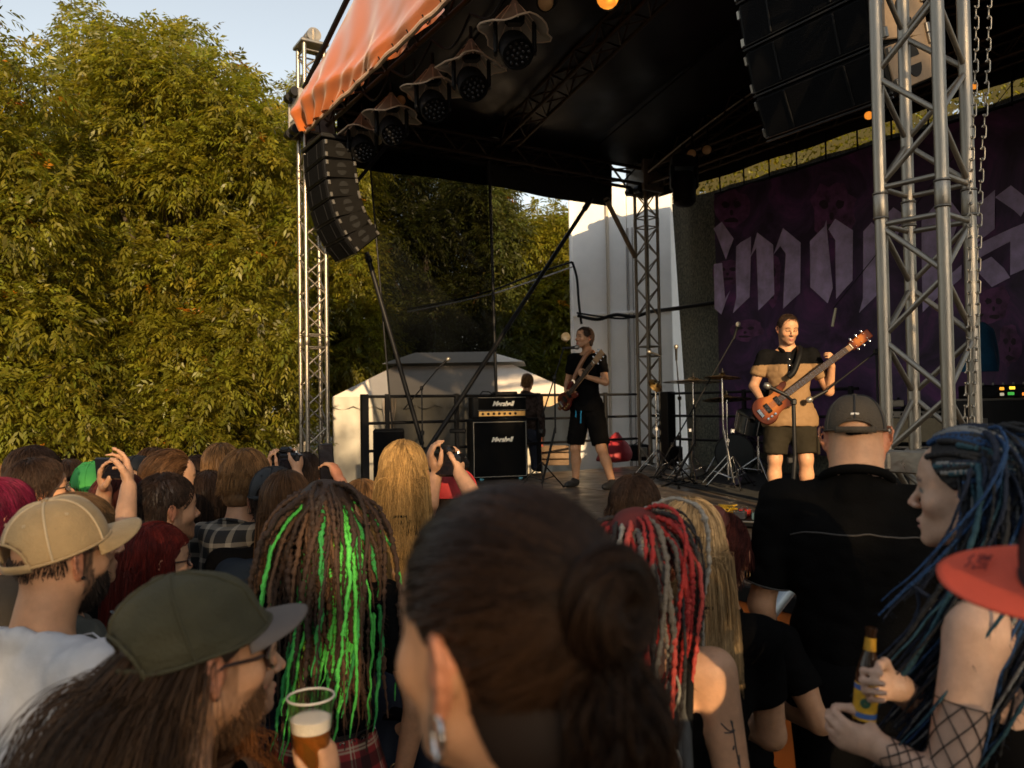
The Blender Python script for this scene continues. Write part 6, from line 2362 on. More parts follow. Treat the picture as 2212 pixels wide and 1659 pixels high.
def strap(rt, pts, w, mat):
    """flat band through world points with widths along x"""
    pts = [Vector(p) for p in pts]
    fine = []
    for k in range(len(pts) - 1):
        p0, p1, p2, p3 = pts[max(k - 1, 0)], pts[k], pts[k + 1], pts[min(k + 2, len(pts) - 1)]
        for i in range(6):
            f = i / 6
            fine.append(0.5 * ((2 * p1) + (p2 - p0) * f + (2 * p0 - 5 * p1 + 4 * p2 - p3) * f * f + (3 * p1 - p0 - 3 * p2 + p3) * f ** 3))
    fine.append(pts[-1])
    V, F = sweep(np.array([tuple(p) for p in fine]), w / 2, 8)
    # flatten the tube towards the body: squash along the local normal
    V = V.reshape(len(fine), 8, 3)
    c = np.array([tuple(p) for p in fine])[:, None, :]
    return V, F, c

# singer
sing_az = -142
d_s = 9.0
sg = person("singer in black t-shirt and shorts playing guitar at a microphone", 1262, 731, d_s, sing_az, skin="tan", head=(-22, 6, 0), h=.0085, z_foot=DECK, shorts=True, bottoms=black_cotton,
            arms={-1: ((-.27, .03, -.28), (-.15, .215, -.22), dict(dir=(.35, .55, .35), palm=(.7, -.2, .55), curl=(.8, .8, .8, .8), thumb=.6)),
                  1: ((.27, -.02, -.27), (.15, .19, -.36), dict(dir=(-.7, .25, -.25), palm=(0, -1, 0), curl=(.4, .45, .5, .5), thumb=.5))},
            legs={-1: [(-.1, .0, .82), (-.20, .03, .44), (-.30, -.03, .05)], 1: [(.1, 0, .82), (.14, .04, .44), (.17, .0, .05)]},
            face=dict(beard=.30, beard_col=(.12, .07, .05), eyes='closed', brow=(.06, .035, .02)), mouth_open=.012, group="musicians on stage", build=1.05, sw=.185, wr=.008)
add_hair(sg, "short", H_dark, B_dark, 500, .0022, .035, 3, thick=.010)
Ms = sg["rt"].matrix_basis
def sl(x, y, z):
    return Ms @ Vector((x, y, sg["zs"] + z))
sun_burst = M("guitar_cherry", (0.10, 0.014, 0.010), rough=.2, coat=.6, var=.3, vscale=4)
g1, gm = guitar("electric_guitar", "dark red electric guitar held steeply by the singer", sl(.13, .185, -.44), Ms.to_3x3() @ Vector((-.48, .11, .42)), Ms.to_3x3() @ Vector((.1, 1, .05)), sun_burst, black_paint)
leather = M("leather_tan", (.33, .15, .07), rough=.5, var=.2, vscale=20)
V, F, c = strap(g1, [gm @ Vector((.20, .09, -.005)), sl(-.01, .155, -.10), sl(-.065, .09, .035), sl(-.07, -.02, .075), sl(-.03, -.13, -.02), sl(.12, -.155, -.25), gm @ Vector((-.20, 0, 0))], .05, leather)
V = c + (V - c) * np.array([1, 1, 1]); 
link("guitar_strap", mesh_np("guitar_strap", V.reshape(-1, 3) * 1.0, F, leather), g1, mw=inv(g1))
lace = M("lace_blue", (.01, .20, .38), rough=.6)
for x, l in ((-.02, .20), (.045, .13)):
    MB().tube([Ms @ Vector((x, .132, sg["zs"] - .53)), Ms @ Vector((x + .01, .142, sg["zs"] - .53 - l * .5)), Ms @ Vector((x + .02, .135, sg["zs"] - .53 - l))], .008, 6).build("drawstring", lace, sg["rt"], smooth=True)

# bass player
def polo(Pt, zs):
    z = Pt[:, 2] - zs
    c = np.tile(np.array([.25, .155, .080]), (len(Pt), 1))
    yk = z > -.075
    c[yk] = (.006, .006, .0065)
    pl = (np.abs(Pt[:, 0]) < .018) & (Pt[:, 1] > .03) & (z > -.15)
    c[pl] = (.012, .012, .013)
    return c
polo_mat = M("polo_two_tone", (1, 1, 1), rough=.85, attr="col", bump=.25, bscale=240, var=.1, vscale=6, spec=.05)
bs_az = 196
bp = person("bass player in tan and black polo shirt looking down at his instrument", 1702, 712, 6.8, bs_az, skin="warm", head=(18, -16, 0), h=.0068, z_foot=DECK, shorts=True, bottoms=olive_short, top_mat=polo_mat, top_col=polo,
            arms={1: ((.29, -.01, -.25), (.225, .15, -.385), dict(dir=(-.45, .25, -.55), palm=(-.3, -1, 0), curl=(.35, .4, .45, .5), thumb=.3)),
                  -1: ((-.32, .0, -.31), (-.335, .115, -.10), dict(dir=(.05, .45, .75), palm=(.75, -.35, .1), curl=(.75, .75, .75, .75), thumb=.6))},
            legs={-1: [(-.1, .0, .80), (-.12, .03, .45), (-.13, -.03, .05)], 1: [(.1, 0, .80), (.13, .03, .45), (.15, .0, .05)]},
            face=dict(beard=.45, beard_col=(.10, .06, .045), eyes='closed', brow=(.07, .04, .025)), group="musicians on stage", build=1.16, sw=.19, jaw=1.08, neck=.060)
add_hair(bp, "short", H_dark, B_dark, 700, .0018, .018, 4, thick=.006, recede=.008)
Mb = bp["rt"].matrix_basis
def bl_(x, y, z):
    return Mb @ Vector((x, y, bp["zs"] + z))
bass_mat = bpy.data.materials.new("bass_sunburst"); bass_mat.use_nodes = True
_n, _l = bass_mat.node_tree.nodes, bass_mat.node_tree.links
_b = _n["Principled BSDF"]; _b.inputs["Roughness"].default_value = .35; _b.inputs["Specular IOR Level"].default_value = .3
_tc = _n.new("ShaderNodeTexCoord"); _gr = _n.new("ShaderNodeTexGradient"); _gr.gradient_type = 'SPHERICAL'
_mp = _n.new("ShaderNodeMapping"); _mp.vector_type = 'POINT'; _mp.inputs["Scale"].default_value = (2, 2, 2)
_mp.inputs["Location"].default_value = (-1, -1, -1); _l.new(_tc.outputs["Generated"], _mp.inputs[0]); _l.new(_mp.outputs[0], _gr.inputs[0])
_cr = _n.new("ShaderNodeValToRGB"); _cr.color_ramp.elements[0].position = .08; _cr.color_ramp.elements[0].color = (.05, .010, .004, 1)
_cr.color_ramp.elements[1].position = .62; _cr.color_ramp.elements[1].color = (.36, .12, .025, 1)
_x = _cr.color_ramp.elements.new(.36); _x.color = (.19, .045, .010, 1)
_l.new(_gr.outputs[0], _cr.inputs[0]); _l.new(_cr.outputs[0], _b.inputs["Base Color"])
g2, gm2 = guitar("bass_guitar", "orange sunburst bass guitar slung across the bass player", bl_(.14, .195, -.415), Mb.to_3x3() @ Vector((-.66, .02, .50)), Mb.to_3x3() @ Vector((.05, 1, .16)), bass_mat, black_paint, bass=True)
V, F, c = strap(g2, [gm2 @ Vector((.24, .11, -.01)), bl_(-.035, .165, -.13), bl_(-.085, .11, .01), bl_(-.085, -.02, .065), bl_(-.02, -.15, -.05), bl_(.16, -.16, -.28), gm2 @ Vector((-.22, 0, 0))], .052, black_paint)
link("guitar_strap", mesh_np("guitar_strap", V.reshape(-1, 3), F, black_paint), g2, mw=inv(g2))
# polo collar and cargo pocket
ring = []
for s in (-1, 1):
    Vr, Fr = sweep(np.array([(s * .012, .070, bp["zs"] + .0), (s * .045, .052, bp["zs"] + .040), (s * .070, .0, bp["zs"] + .066), (s * .06, -.06, bp["zs"] + .075)]), [.010, .017, .016, .014], 8)
    link("polo_collar", mesh_np("polo_collar", Vr, Fr, black_cotton), bp["rt"])
for k in range(3):
    MB().lathe([(.006, 0), (.005, .004), (.001, .005)], (0, .118, bp["zs"] - .03 - .055 * k), (0, 1, .2), 8).build("shirt_button", silver, bp["rt"], world=False)
MB().rbox((-.215, .02, bp["zs"] - .76), (.03, .13, .16), .012).build("cargo_pocket", olive_short, bp["rt"], world=False)
# crew woman behind the amplifier
cw = person("crew member with blond bun and dark jacket standing behind the amplifiers", 1140, 826, 11.3, 25, h=.013, z_foot=DECK, top="long", top_mat=cloth_mat("dark_print", (.05, .035, .03), var=.8, vscale=22), hs=.95)
add_hair(cw, "back", H_light, B_light, 260, .004, .10, 5, thick=.010, shell_h=.010)
MB().lathe([(.001, -.04), (.035, -.02), (.042, 0), (.03, .03), (.001, .04)], (0, -.10, .085), (0, -.6, .6), 14).build("hair_bun", B_light, cw["rt"], mw=cw["H"], smooth=True)

# ---------------------------------------------------------------- nearest people
# 1. woman with the bun, just before the lens
bun = person("woman with sleek brown bun and silver hoop earring, nearest the camera", 1090, 1392, .668, -42, skin="tan", h=.0045, top="tank", bare=True, neck=.050, sw=.165, build=.92, group=None, zs_drop=.235, head_fwd=.035)
r = np.random.default_rng(77)
Pn, Qn = hair_shell(.0025, .010, .0045, noise=.0004, low=-.102)
bh = link("hair", mesh_np("hair", Pn, Qn, M("hair_sleek_under", (.018, .010, .006), rough=.7, spec=.2)), bun["rt"], mw=bun["H"])
BC = np.array([.0, -.115, .052])
ro = scalp(5200, r, .010, -.105)
nrm = (ro - SC_C) / SC_R ** 2; nrm /= np.linalg.norm(nrm, axis=1, keepdims=True)
ro = ro + nrm * .0045
tgt = BC + np.array([0, .030, 0]) + r.normal(0, .010, ro.shape)
dr = tgt - ro; dr -= nrm * (dr * nrm).sum(1)[:, None]
S = strands(ro, dr + nrm * .1, 13, np.linalg.norm(tgt - ro, axis=1) * 1.16, 0.0, bun["down"], [((0, -.012, .032), tuple(SC_R + .0055))], jit=.04, curl_seed=5, settle=0, target=tgt, lay=1 + r.uniform(0, .05, len(ro)))
H_sleek, B_sleek = hair_pair("hair_sleek", (0.040, 0.019, 0.009), shell=.15, rand=.6)
hair_curves("hair_strands", S, .0011, .0009, H_sleek, bh, clumps=70)
# coiled bun
Vb = Vox(BC - .08, BC + .08, .0045)
Vb.ell(BC, (.030, .012, .030), k=0)
pts = [BC + np.array([math.cos(a) * .024, -.006 * math.sin(2 * a) - .004, math.sin(a) * .024]) for a in np.linspace(0, 2 * PI, 20)]
Vb.chain(pts, [.0095] * 20, k=.004)
Pn, Qn = Vb.mesh(1)
bb_ = link("hair_bun", mesh_np("hair_bun", Pn, Qn, B_sleek), bun["rt"], mw=bun["H"])
n = 2600
a0 = r.uniform(0, 6.28, n); turn = r.uniform(2.2, 4.6, n); rad0 = r.uniform(.004, .029, n); th = r.uniform(0, 6.28, n); tw = r.normal(.6, .3, n)
SB = []
for k in range(18):
    a = a0 + turn * k / 17
    tr = np.where(rad0 < .016, .012, .0158) + .002 * np.sin(a0 * 7)
    ph = th + tw * k / 6
    rr = rad0 + tr * np.cos(ph)
    SB.append(BC[None] + np.stack([np.cos(a) * rr, -.004 + tr * np.sin(ph), np.sin(a) * rr], 1))
hair_curves("bun_strands", np.stack(SB, 1), .0010, .0008, H_sleek, bb_)
# ponytail ends falling below the bun, with curls
n = 1100
ro = BC + np.stack([r.normal(.004, .011, n), r.normal(.0, .010, n), -.042 + r.normal(0, .008, n)], 1)
S = strands(ro, np.stack([r.normal(.02, .10, n), r.normal(-.12, .10, n), np.full(n, -1.)], 1), 24, r.uniform(.16, .33, n), .3, bun["down"], [((0, -.045, -.10), (.068, .072, .10), 1), ((0, -.06, -.30), (.19, .105, .11), 1)], jit=.05, wave=.45, wl=.075, curl_seed=6)
hair_curves("loose_strands", S, .0009, .0005, H_sleek, bh)
for m_ in range(1, 4):
    n = 70
    c0 = BC + np.array([r.uniform(-.03, .03), r.uniform(-.0, .02), -.05])
    ph0 = r.uniform(0, 6.28)
    kk = np.linspace(0, 1, 30)
    path = c0 + np.stack([.034 * np.sin(kk * 7 + ph0) * (.4 + kk) + .03 * (m_ - 2) / 2 * kk, -.03 * kk + .022 * np.cos(kk * 7 + ph0), -.22 * kk], 1)
    S = path[None] * np.array([.8, 1, 1]) + r.normal(0, .004, (n, 1, 3)) + r.normal(0, .003, (n, 30, 3)) * kk[None, :, None]
    hair_curves("curl", S, .0009, .0005, H_sleek, bh)
# hoop earring and ear details
MB().tube([(-.083 + .012 * math.sin(a) * .4, -.017 + .0125 * math.sin(a), -.047 + .0155 * math.cos(a)) for a in np.linspace(.25, 2 * PI - .25, 26)], .0024, 8).build("hoop_earring", silver, bun["rt"], mw=bun["H"], smooth=True)
for a in (2.7, 3.5):
    MB().lathe([(.001, -.0032), (.0032, 0), (.001, .0032)], (-.083 + .0048 * math.sin(a), -.017 + .0125 * math.sin(a), -.047 + .0155 * math.cos(a)), (0, 0, 1), 10).build("earring_bead", silver, bun["rt"], mw=bun["H"], smooth=True)

# 2. olive cap man
ol = person("man in olive cap with long brown hair, sunglasses and stubble beard", 440, 1428, 1.25, prof(440, 68), skin="warm", h=.005, top="tee", top_mat=cloth_mat("brown_tee", (.03, .022, .016)), face=dict(beard=.62, beard_col=(.11, .055, .025), brow=(.05, .03, .02)), jaw=1.06, group=None, neck=.055, zs_drop=.235, nose=1.1)
olive = M("olive_cap", (0.062, 0.052, 0.022), rough=.85, var=.25, vscale=9, bump=.35, bscale=170)
baseball_cap(ol, olive, brim_mat=M("grey_brim", (.13, .105, .09), rough=.7, var=.1, vscale=12), yaw=0, tilt=10, opening=True, size=1.09, tall=1.03, brim_len=.062, floppy=.0045, seed=4, zbase=.034, panels=5, back=.020, brim_drop=.010, vents=False, seam_mat=olive)
r = np.random.default_rng(21)
ro = scalp(6000, r, .012, -.09); ro = ro[(ro[:, 2] < .045) & (ro[:, 1] < -.012)][:4200]
dirs = np.stack([np.sign(ro[:, 0]) * .15, np.full(len(ro), -.35), np.full(len(ro), -1.)], 1)
zo = (ol["zs"] - ol["zh"])
Pn, Qn = hair_shell(.007, .014, .006)
oh = link("hair", mesh_np("hair", Pn, Qn, B_dark), ol["rt"], mw=ol["H"])
H_long, B_long = hair_pair("hair_long_brown", (0.115, 0.062, 0.032), rand=.5)
S = strands(ro, dirs, 26, r.uniform(.38, .50, len(ro)), .42, ol["down"], HEAD_COL + body_cols(zo - .03, .2, -.01), lay=1 + r.uniform(0, .16, len(ro)), jit=.04, wave=.08, wl=.16, curl_seed=8)
S[:, :, 1] -= .12 * (np.linspace(0, 1, 27) ** 1.3)[None] * r.uniform(.2, 1.4, len(ro))[:, None]
hair_curves("hair_strands", S, .0008, .0005, H_long, oh)
# beard hair
n = 1500
g = r.normal(size=(20000, 3)); g /= np.linalg.norm(g, axis=1, keepdims=True)
bp_ = np.array([0, .028, -.056]) + g * np.array([.058, .060, .058])
bp_ = bp_[(bp_[:, 2] < -.046 - .0 * bp_[:, 1]) & (bp_[:, 1] > .0) & ~((np.abs(bp_[:, 0]) < .026) & (np.abs(bp_[:, 2] + .068) < .012))][:n]
S = strands(bp_, (bp_ - np.array([0, .0, -.03])) * 8 + np.array([0, 0, -.8]), 5, r.uniform(.012, .032, len(bp_)), .2, ol["down"], [], jit=.2, curl_seed=3)
hair_curves("beard", S, .0008, .0003, hair_mat("hair_beard", (.065, .034, .018)), ol["rt"], mw=ol["H"])
# sunglasses
gl = glasses(ol, dark_frame, sun_lens, r=.029, w=.0030)
MB().lathe([(.0026, -.002), (.0032, 0), (.001, .003)], (.083, -.014, -.036), (1, 0, 0), 8).build("ear_stud", silver, ol["rt"], mw=ol["H"])

# 3. woman just beyond him
wm = person("smiling woman in profile just beyond the olive cap man, auburn hair", 490, 1434, 1.56, prof(520, 70), skin="fair", h=.005, top="tee", group=None, hs=.97, face=dict(brow=(.12, .06, .03), lips=(.45, .13, .10)), nose=1.15, jaw=.95, sw=.165, build=.92,
            arms={1: (P(700, 1790, 1.42), P(716, 1705, 1.50), dict(dir=Vector((-.12, .0, 1)), palm=Vector((-.95, .25, .1)), curl=(.38, .42, .45, .5), thumb=.75, side=1, sc=.92))})
add_hair(wm, "long", H_aub, B_aub, 900, .0014, .26, 11, thick=.012, wave=.4, wl=.05, recede=.004)
cupc = P(672, 1590, 1.50)
plastic = bpy.data.materials.new("clear_plastic"); plastic.use_nodes = True
_n, _l = plastic.node_tree.nodes, plastic.node_tree.links
_g = _n.new("ShaderNodeBsdfGlass"); _g.inputs["IOR"].default_value = 1.12; _g.inputs["Roughness"].default_value = .03
_t = _n.new("ShaderNodeBsdfTransparent"); _m = _n.new("ShaderNodeMixShader"); _m.inputs[0].default_value = .35
_l.new(_t.outputs[0], _m.inputs[1]); _l.new(_g.outputs[0], _m.inputs[2]); _l.new(_m.outputs[0], _n["Material Output"].inputs[0])
cup = root("beer_cup", cupc - ZZ * .06, "clear plastic cup of amber beer with foam raised in a hand", "cup")
hb, ht = -.072, .072
def cr_(h):
    return .031 + .0115 * (h - hb) / (ht - hb)
MB().lathe([(.001, hb), (cr_(hb), hb), (cr_(.0), 0), (cr_(ht), ht), (cr_(ht) + .0022, ht + .001), (cr_(ht) + .0015, ht + .004), (cr_(ht) - .001, ht + .003), (cr_(ht) - .0012, ht), (cr_(hb) - .0015, hb + .002), (.001, hb + .002)], cupc, (0, 0, 1), 40).build("cup_wall", plastic, cup, smooth=True)
MB().tube([cupc + Vector((math.cos(a) * (cr_(ht) + .001), math.sin(a) * (cr_(ht) + .001), ht + .002)) for a in np.linspace(0, 2 * PI, 41)], .0022, 6, caps=False).build("rim", M("plastic_rim", (.55, .52, .48), rough=.15, spec=.8), cup, smooth=True)
beer_m = M("beer", (0.55, 0.20, 0.03), rough=.08, trans=.75, spec=.5)
MB().lathe([(.001, hb + .004), (cr_(hb) - .003, hb + .004), (cr_(.012) - .0028, .012), (.001, .012)], cupc, (0, 0, 1), 40).build("beer", beer_m, cup, smooth=True)
foam_m = M("beer_foam", (0.80, 0.70, 0.56), rough=.8, bump=.5, bscale=300)
MB().lathe([(.001, .0125), (cr_(.0125) - .0027, .0125), (cr_(.034) - .0027, .034), (cr_(.034) - .008, .036), (.012, .033), (.001, .034)], cupc, (0, 0, 1), 40).build("foam", foam_m, cup, smooth=True)

# 4. beige cap man with beard and white t-shirt
bg1 = person("bearded man in beige cap and white t-shirt at the left", 138, 1208, 1.86, prof(140, 58), skin="tan", h=.0058, top="tee", top_mat=white_cotton, face=dict(beard=.97, beard_col=(.016, .011, .010), brow=(.02, .014, .012)), build=1.12, sw=.20, neck=.062, group=None, jaw=1.05, head=(0, 5, 0), wr=.015, zs_drop=.235)
beige = M("beige_cap", (0.46, 0.30, 0.135), rough=.85, var=.16, vscale=14, bump=.3, bscale=180, sheen=.2)
beige_s = M("beige_seam", (0.62, 0.46, 0.27), rough=.8)
baseball_cap(bg1, beige, yaw=-2, tilt=10, opening=True, seam_mat=beige_s, size=1.10, tall=1.08, brim_len=.078, seed=2, zbase=.030, brim_drop=.020)
r = np.random.default_rng(31)
g = r.normal(size=(30000, 3)); g /= np.linalg.norm(g, axis=1, keepdims=True)
bq = np.array([0, .026, -.056]) + g * np.array([.060, .060, .060])
bq = bq[(bq[:, 2] < -.030) & (bq[:, 1] > .002)][:3200]
S = strands(bq, (bq - np.array([0, .0, -.03])) * 8 + np.array([0, .1, -.6]), 5, r.uniform(.010, .024, len(bq)), .2, bg1["down"], [], jit=.2, curl_seed=3)
hair_curves("beard", S, .0014, .0006, hair_mat("hair_black", (.015, .010, .008)), bg1["rt"], mw=bg1["H"])
ro = scalp(2500, r, 0, -.075); ro = ro[(ro[:, 2] < .03)]
S = strands(ro, (ro - SC_C) + np.array([0, -.02, -.12]), 3, .012, .2, bg1["down"], [], jit=.2)
hair_curves("hair", S, .0010, .0005, H_dark, bg1["rt"], mw=bg1["H"])
MB().lathe([(.0035, -.002), (.005, 0), (.001, .003)], (.084, -.010, -.034), (1, 0, 0), 10).build("ear_stud", black_paint, bg1["rt"], mw=bg1["H"])
# shoulder seam of the shirt
MB().tube([(.19, .02, bg1["zs"] + .058), (.10, .035, bg1["zs"] + .075), (.05, .045, bg1["zs"] + .062)], .0022, 6).build("shirt_seam", white_cotton, bg1["rt"], world=False, smooth=True)

# 5. bald man with the black cap
bald = person("tall bald man in black shirt and back-strapped dark cap before the stage", 1848, 944, 2.36, prof(1848, 0), skin="fair", head=(0, -4, 0), h=.0062, top="shirt", top_mat=black_shirt, build=1.34, sw=.205, neck=.072, ear=.006, zs_drop=.195, group=None, jaw=1.12, bottoms=black_cotton, wr=.010,
              arms={-1: ((-.275, -.01, -.31), (-.24, .10, -.56)), 1: ((.275, -.01, -.31), (.24, .1, -.56))})
capmesh = M("cap_mesh_black", (0.060, 0.045, 0.028), rough=.75, var=.15, vscale=18, bump=.5, bscale=260)
capblack = M("cap_black", (0.012, 0.012, 0.012), rough=.7)
bc_ = baseball_cap(bald, capmesh, brim_mat=capblack, opening=True, seam_mat=capblack, size=1.0, tall=.98, seed=5, zbase=.018, vents=False, arch=.27)
MB().rbox((0, -.113, .045), (.022, .004, .006), .001).build("logo_tab", M("white_print", (.75, .72, .66), rough=.5), bc_, mw=Matrix.Translation((0, .012, 0)))
# stand collar and yoke piping
zc = bald["zs"]
ring = [(math.cos(a) * .0925, -.035 + math.sin(a) * .0925, zc + .072 - .043 * math.sin(a)) for a in np.linspace(0, 2 * PI, 33)]
Vr, Fr = sweep(np.array(ring), .013, 10)
link("shirt_collar", mesh_np("shirt_collar", Vr, Fr, black_shirt), bald["rt"])
pipe = M("grey_piping", (.045, .038, .032), rough=.7)

def on_garment(p, name, pts, r_, mat, out=.002, view=None):
    """lay a thin cord on a person's garment: pts (x,z) seen from behind or the front"""
    obs = [c for c in p["rt"].children if c.name.split(".")[0] in (("body",) if name in ("tattoo", "fishnet") else ("shirt", "t_shirt", "tank_top", "jacket"))]
    me = obs[0].data
    n_ = len(me.vertices)
    co = np.empty(n_ * 3, np.float32); me.vertices.foreach_get("co", co); co = co.reshape(-1, 3)
    no = np.empty(n_ * 3, np.float32); me.vertices.foreach_get("normal", no); no = no.reshape(-1, 3)
    w = np.array(view, float)
    e1 = np.cross([0, 0, 1], w); e1 /= np.linalg.norm(e1)
    vis = (no @ w) > .05
    co, no = co[vis], no[vis]
    u, v = co @ e1, co[:, 2]
    dep = co @ w
    path = []
    for a, b in pts:
        dd = (u - a) ** 2 + (v - b) ** 2
        near = np.argsort(dd)[:14]
        f = near[np.argmax(dep[near] - 30 * dd[near])]
        path.append(co[f] + no[f] * out)
    path = np.array(path)
    if len(path) > 4:
        for _ in range(2):
            path[1:-1] = path[1:-1] * .5 + (path[:-2] + path[2:]) * .25
    return path
pth = on_garment(bald, "yoke", [(x, zc - .075 + .014 * math.cos(x * 9)) for x in np.linspace(-.19, .19, 30)], .003, pipe, .001, (0, -1, 0))
Vr, Fr = sweep(pth, .0028, 6)
link("yoke_piping", mesh_np("yoke_piping", Vr, Fr, pipe), bald["rt"])
for s in (-1, 1):
    a, b, c_ = bald["J"][s]
    e = (b - a) / np.linalg.norm(b - a); m_ = a + (b - a) * .78
    f1 = np.cross(e, [0, 1, 0]); f1 /= np.linalg.norm(f1); f2 = np.cross(e, f1)
    Vr, Fr = sweep(np.array([m_ + (f1 * math.cos(q) + f2 * math.sin(q)) * .071 for q in np.linspace(0, 2 * PI, 25)]), .0032, 6)
    link("sleeve_piping", mesh_np("sleeve_piping", Vr, Fr, pipe), bald["rt"])

# 6. woman with blue braids, face in profile to the left
bl_az = prof(2090, -77)
blu = person("woman with long blue braids in profile, bare shoulder and fishnet sleeve", 2094, 1066, 1.56, bl_az, skin="pale", head=(0, 0, 0), hs=.95, h=.0055, top="tank", bare=True, build=.95, sw=.170, neck=.047, zs_drop=.225, group=None, arm_r=.98, jaw=.92,
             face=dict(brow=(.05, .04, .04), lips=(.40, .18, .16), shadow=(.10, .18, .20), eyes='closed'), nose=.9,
             arms={-1: (P(2045, 1710, 1.37), P(1905, 1618, 1.42), dict(dir=Vector((-.9, .1, .35)), palm=Vector((.1, 1, .2)), curl=(.8, .8, .85, .9), thumb=.4, sc=.9, side=-1)),
                   1: (P(2075, 1590, 1.62), P(1938, 1482, 1.46), dict(dir=Vector((-.85, -.25, .15)), palm=Vector((.25, -.9, .2)), curl=(.75, .8, .85, .9), thumb=.7, sc=.9, side=1))})
yb = [M("yarn_blue", (.006, .040, .12), rough=.75, bump=.6, bscale=150), M("yarn_navy", (.004, .010, .028), rough=.75, bump=.6, bscale=150), M("yarn_black", (.005, .005, .006), rough=.7, bump=.6, bscale=150), M("yarn_teal", (.012, .055, .08), rough=.75, bump=.6, bscale=150), M("yarn_grey", (.16, .165, .165), rough=.8, bump=.6, bscale=150)]
Pn, Qn = hair_shell(.010, .012, .006)
bh2 = link("hair", mesh_np("hair", Pn, Qn, yb[2]), blu["rt"], mw=blu["H"])
# braids drawn back along the side of the head to a tie, then hanging
r = np.random.default_rng(61)
tie = np.array([-.035, -.115, .050])
def tied(n, seed):
    r = np.random.default_rng(seed)
    ro = []
    while len(ro) < n:
        q = scalp(200, r, .012, -.03)
        q = q[(q[:, 0] < .035) & (q[:, 1] > -.06)]
        ro += list(q)
    return np.array(ro[:n])
ro = tied(46, 5)
for i, p0 in enumerate(ro):
    nseg = 16
    pts = []
    t_end = tie + r.normal(0, .012, 3)
    for k in range(nseg + 1):
        f = k / nseg
        q = p0 * (1 - f) + t_end * f
        v = (q - SC_C) / (SC_R + .014)
        l = np.linalg.norm(v)
        if l < 1:
            q = SC_C + (q - SC_C) / l
        pts.append(q)
    pts = np.array(pts)
    f = np.linspace(0, nseg, nseg * 3 + 1)
    fine = np.stack([np.interp(f, np.arange(nseg + 1), pts[:, a]) for a in range(3)], 1)
    m_ = i % 6
    rad_ = .0056 * (1 + .30 * np.abs(np.sin(np.arange(len(fine)) * 1.25)))
    Vd, Fd = sweep(fine, rad_, 7)
    link("braid", mesh_np("braid", Vd, Fd, yb[[0, 2, 4, 1, 3, 2][m_]]), bh2)
dl = body_cols((blu["zs"] - blu["zh"]) / .95 - .03, .20)
ro = np.concatenate([tie + r.normal(0, .02, (90, 3)), scalp(400, r, .02, -.075)])
ro = ro[(ro[:, 1] < -.012)]
tm_ = np.stack([np.full(22, -.078), r.uniform(-.06, .014, 22), r.uniform(.02, .062, 22)], 1)
for q, dft, sd in ((ro[ro[:, 0] < .0], (-.07, .25, 0), 62), (ro[ro[:, 0] >= .0], (0, .03, 0), 63), (tm_, (-.03, .10, 0), 64)):
    dirs = (q - SC_C) * 3 + np.array([-.1, -.2, -.8])
    dreads(blu, len(q), yb, .58, .0047, sd, roots=q, dirs=dirs, grav=.42, jit=.07, name="braid", parent=bh2, weights=[1.8, 3.4, 4, 1.2, .35], bump=.22, nseg=24, wave=.08, drift=dft, dpow=1.7, fuzz=hair_mat('hair_navy', (.004, .008, .018)))
gold_loop = M("yarn_cream", (.55, .45, .30), rough=.7)
for s in (-1, 1):
    MB().tube([tie + np.array([-.02 + s * .0, .0, .0]) + np.array([-.045 + s * .012 * math.sin(k / 8 * PI), -.02, -.02 - .16 * k / 8]) for k in range(9)], .0045, 6).build("cream_loop", gold_loop, bh2, world=False, smooth=True)
# earring, strap, nails
zc = blu["zs"]
strap_m = cloth_mat("strap_black", (.012, .012, .012))
pth = []
for (x, y, z) in ((-.105, .075, -.10), (-.108, .045, .0), (-.105, .0, .052), (-.100, -.05, .035), (-.095, -.10, -.03), (-.09, -.12, -.12)):
    pth.append((x, y - .01, zc + z))
Vr, Fr = sweep(np.array(pth), .0095, 8)
link("shoulder_strap", mesh_np("shoulder_strap", Vr, Fr, strap_m), blu["rt"])
# fishnet sleeve on the near arm: two sets of helices round the limb
fn_m = M("fishnet_black", (.01, .01, .01), rough=.7)
S0, E0, W0 = blu["J"][-1]
def limb(u):
    """0..1 shoulder->elbow, 1..2 elbow->wrist"""
    if u <= 1:
        return S0 + (E0 - S0) * u, (.050 * .98 + (.038 - .050) * u) * .98
    return E0 + (W0 - E0) * (u - 1), .039 * .98 + (.026 - .039 * .98) * (u - 1)
nets = None
def net_line(pts):
    global nets
    Vr, Fr = sweep(np.array(pts), .0011, 5)
    o = link("fishnet" if nets is None else "net_cord", mesh_np("net_cord", Vr, Fr, fn_m), blu["rt"] if nets is None else nets)
    if nets is None:
        nets = o
for k in range(7):
    for sg_ in (-1, 1):
        pts = []
        for u in np.linspace(.46, 1.98, 70):
            c_, rr = limb(u)
            ax_ = (E0 - S0) if u <= 1 else (W0 - E0)
            ax2 = ((E0 - S0) / np.linalg.norm(E0 - S0)) * (1 - min(1, max(0, (u - .85) / .3))) + ((W0 - E0) / np.linalg.norm(W0 - E0)) * min(1, max(0, (u - .85) / .3))
            ax2 /= np.linalg.norm(ax2)
            f1 = np.cross(ax2, [.3, .5, .8]); f1 /= np.linalg.norm(f1); f2 = np.cross(ax2, f1)
            a = 2 * PI * k / 7 + sg_ * (u - .46) * 5.0
            pts.append(c_ + (f1 * math.cos(a) + f2 * math.sin(a)) * (rr + .0022))
        net_line(pts)
c_, rr = limb(.46)
ax2 = (E0 - S0) / np.linalg.norm(E0 - S0); f1 = np.cross(ax2, [.3, .5, .8]); f1 /= np.linalg.norm(f1); f2 = np.cross(ax2, f1)
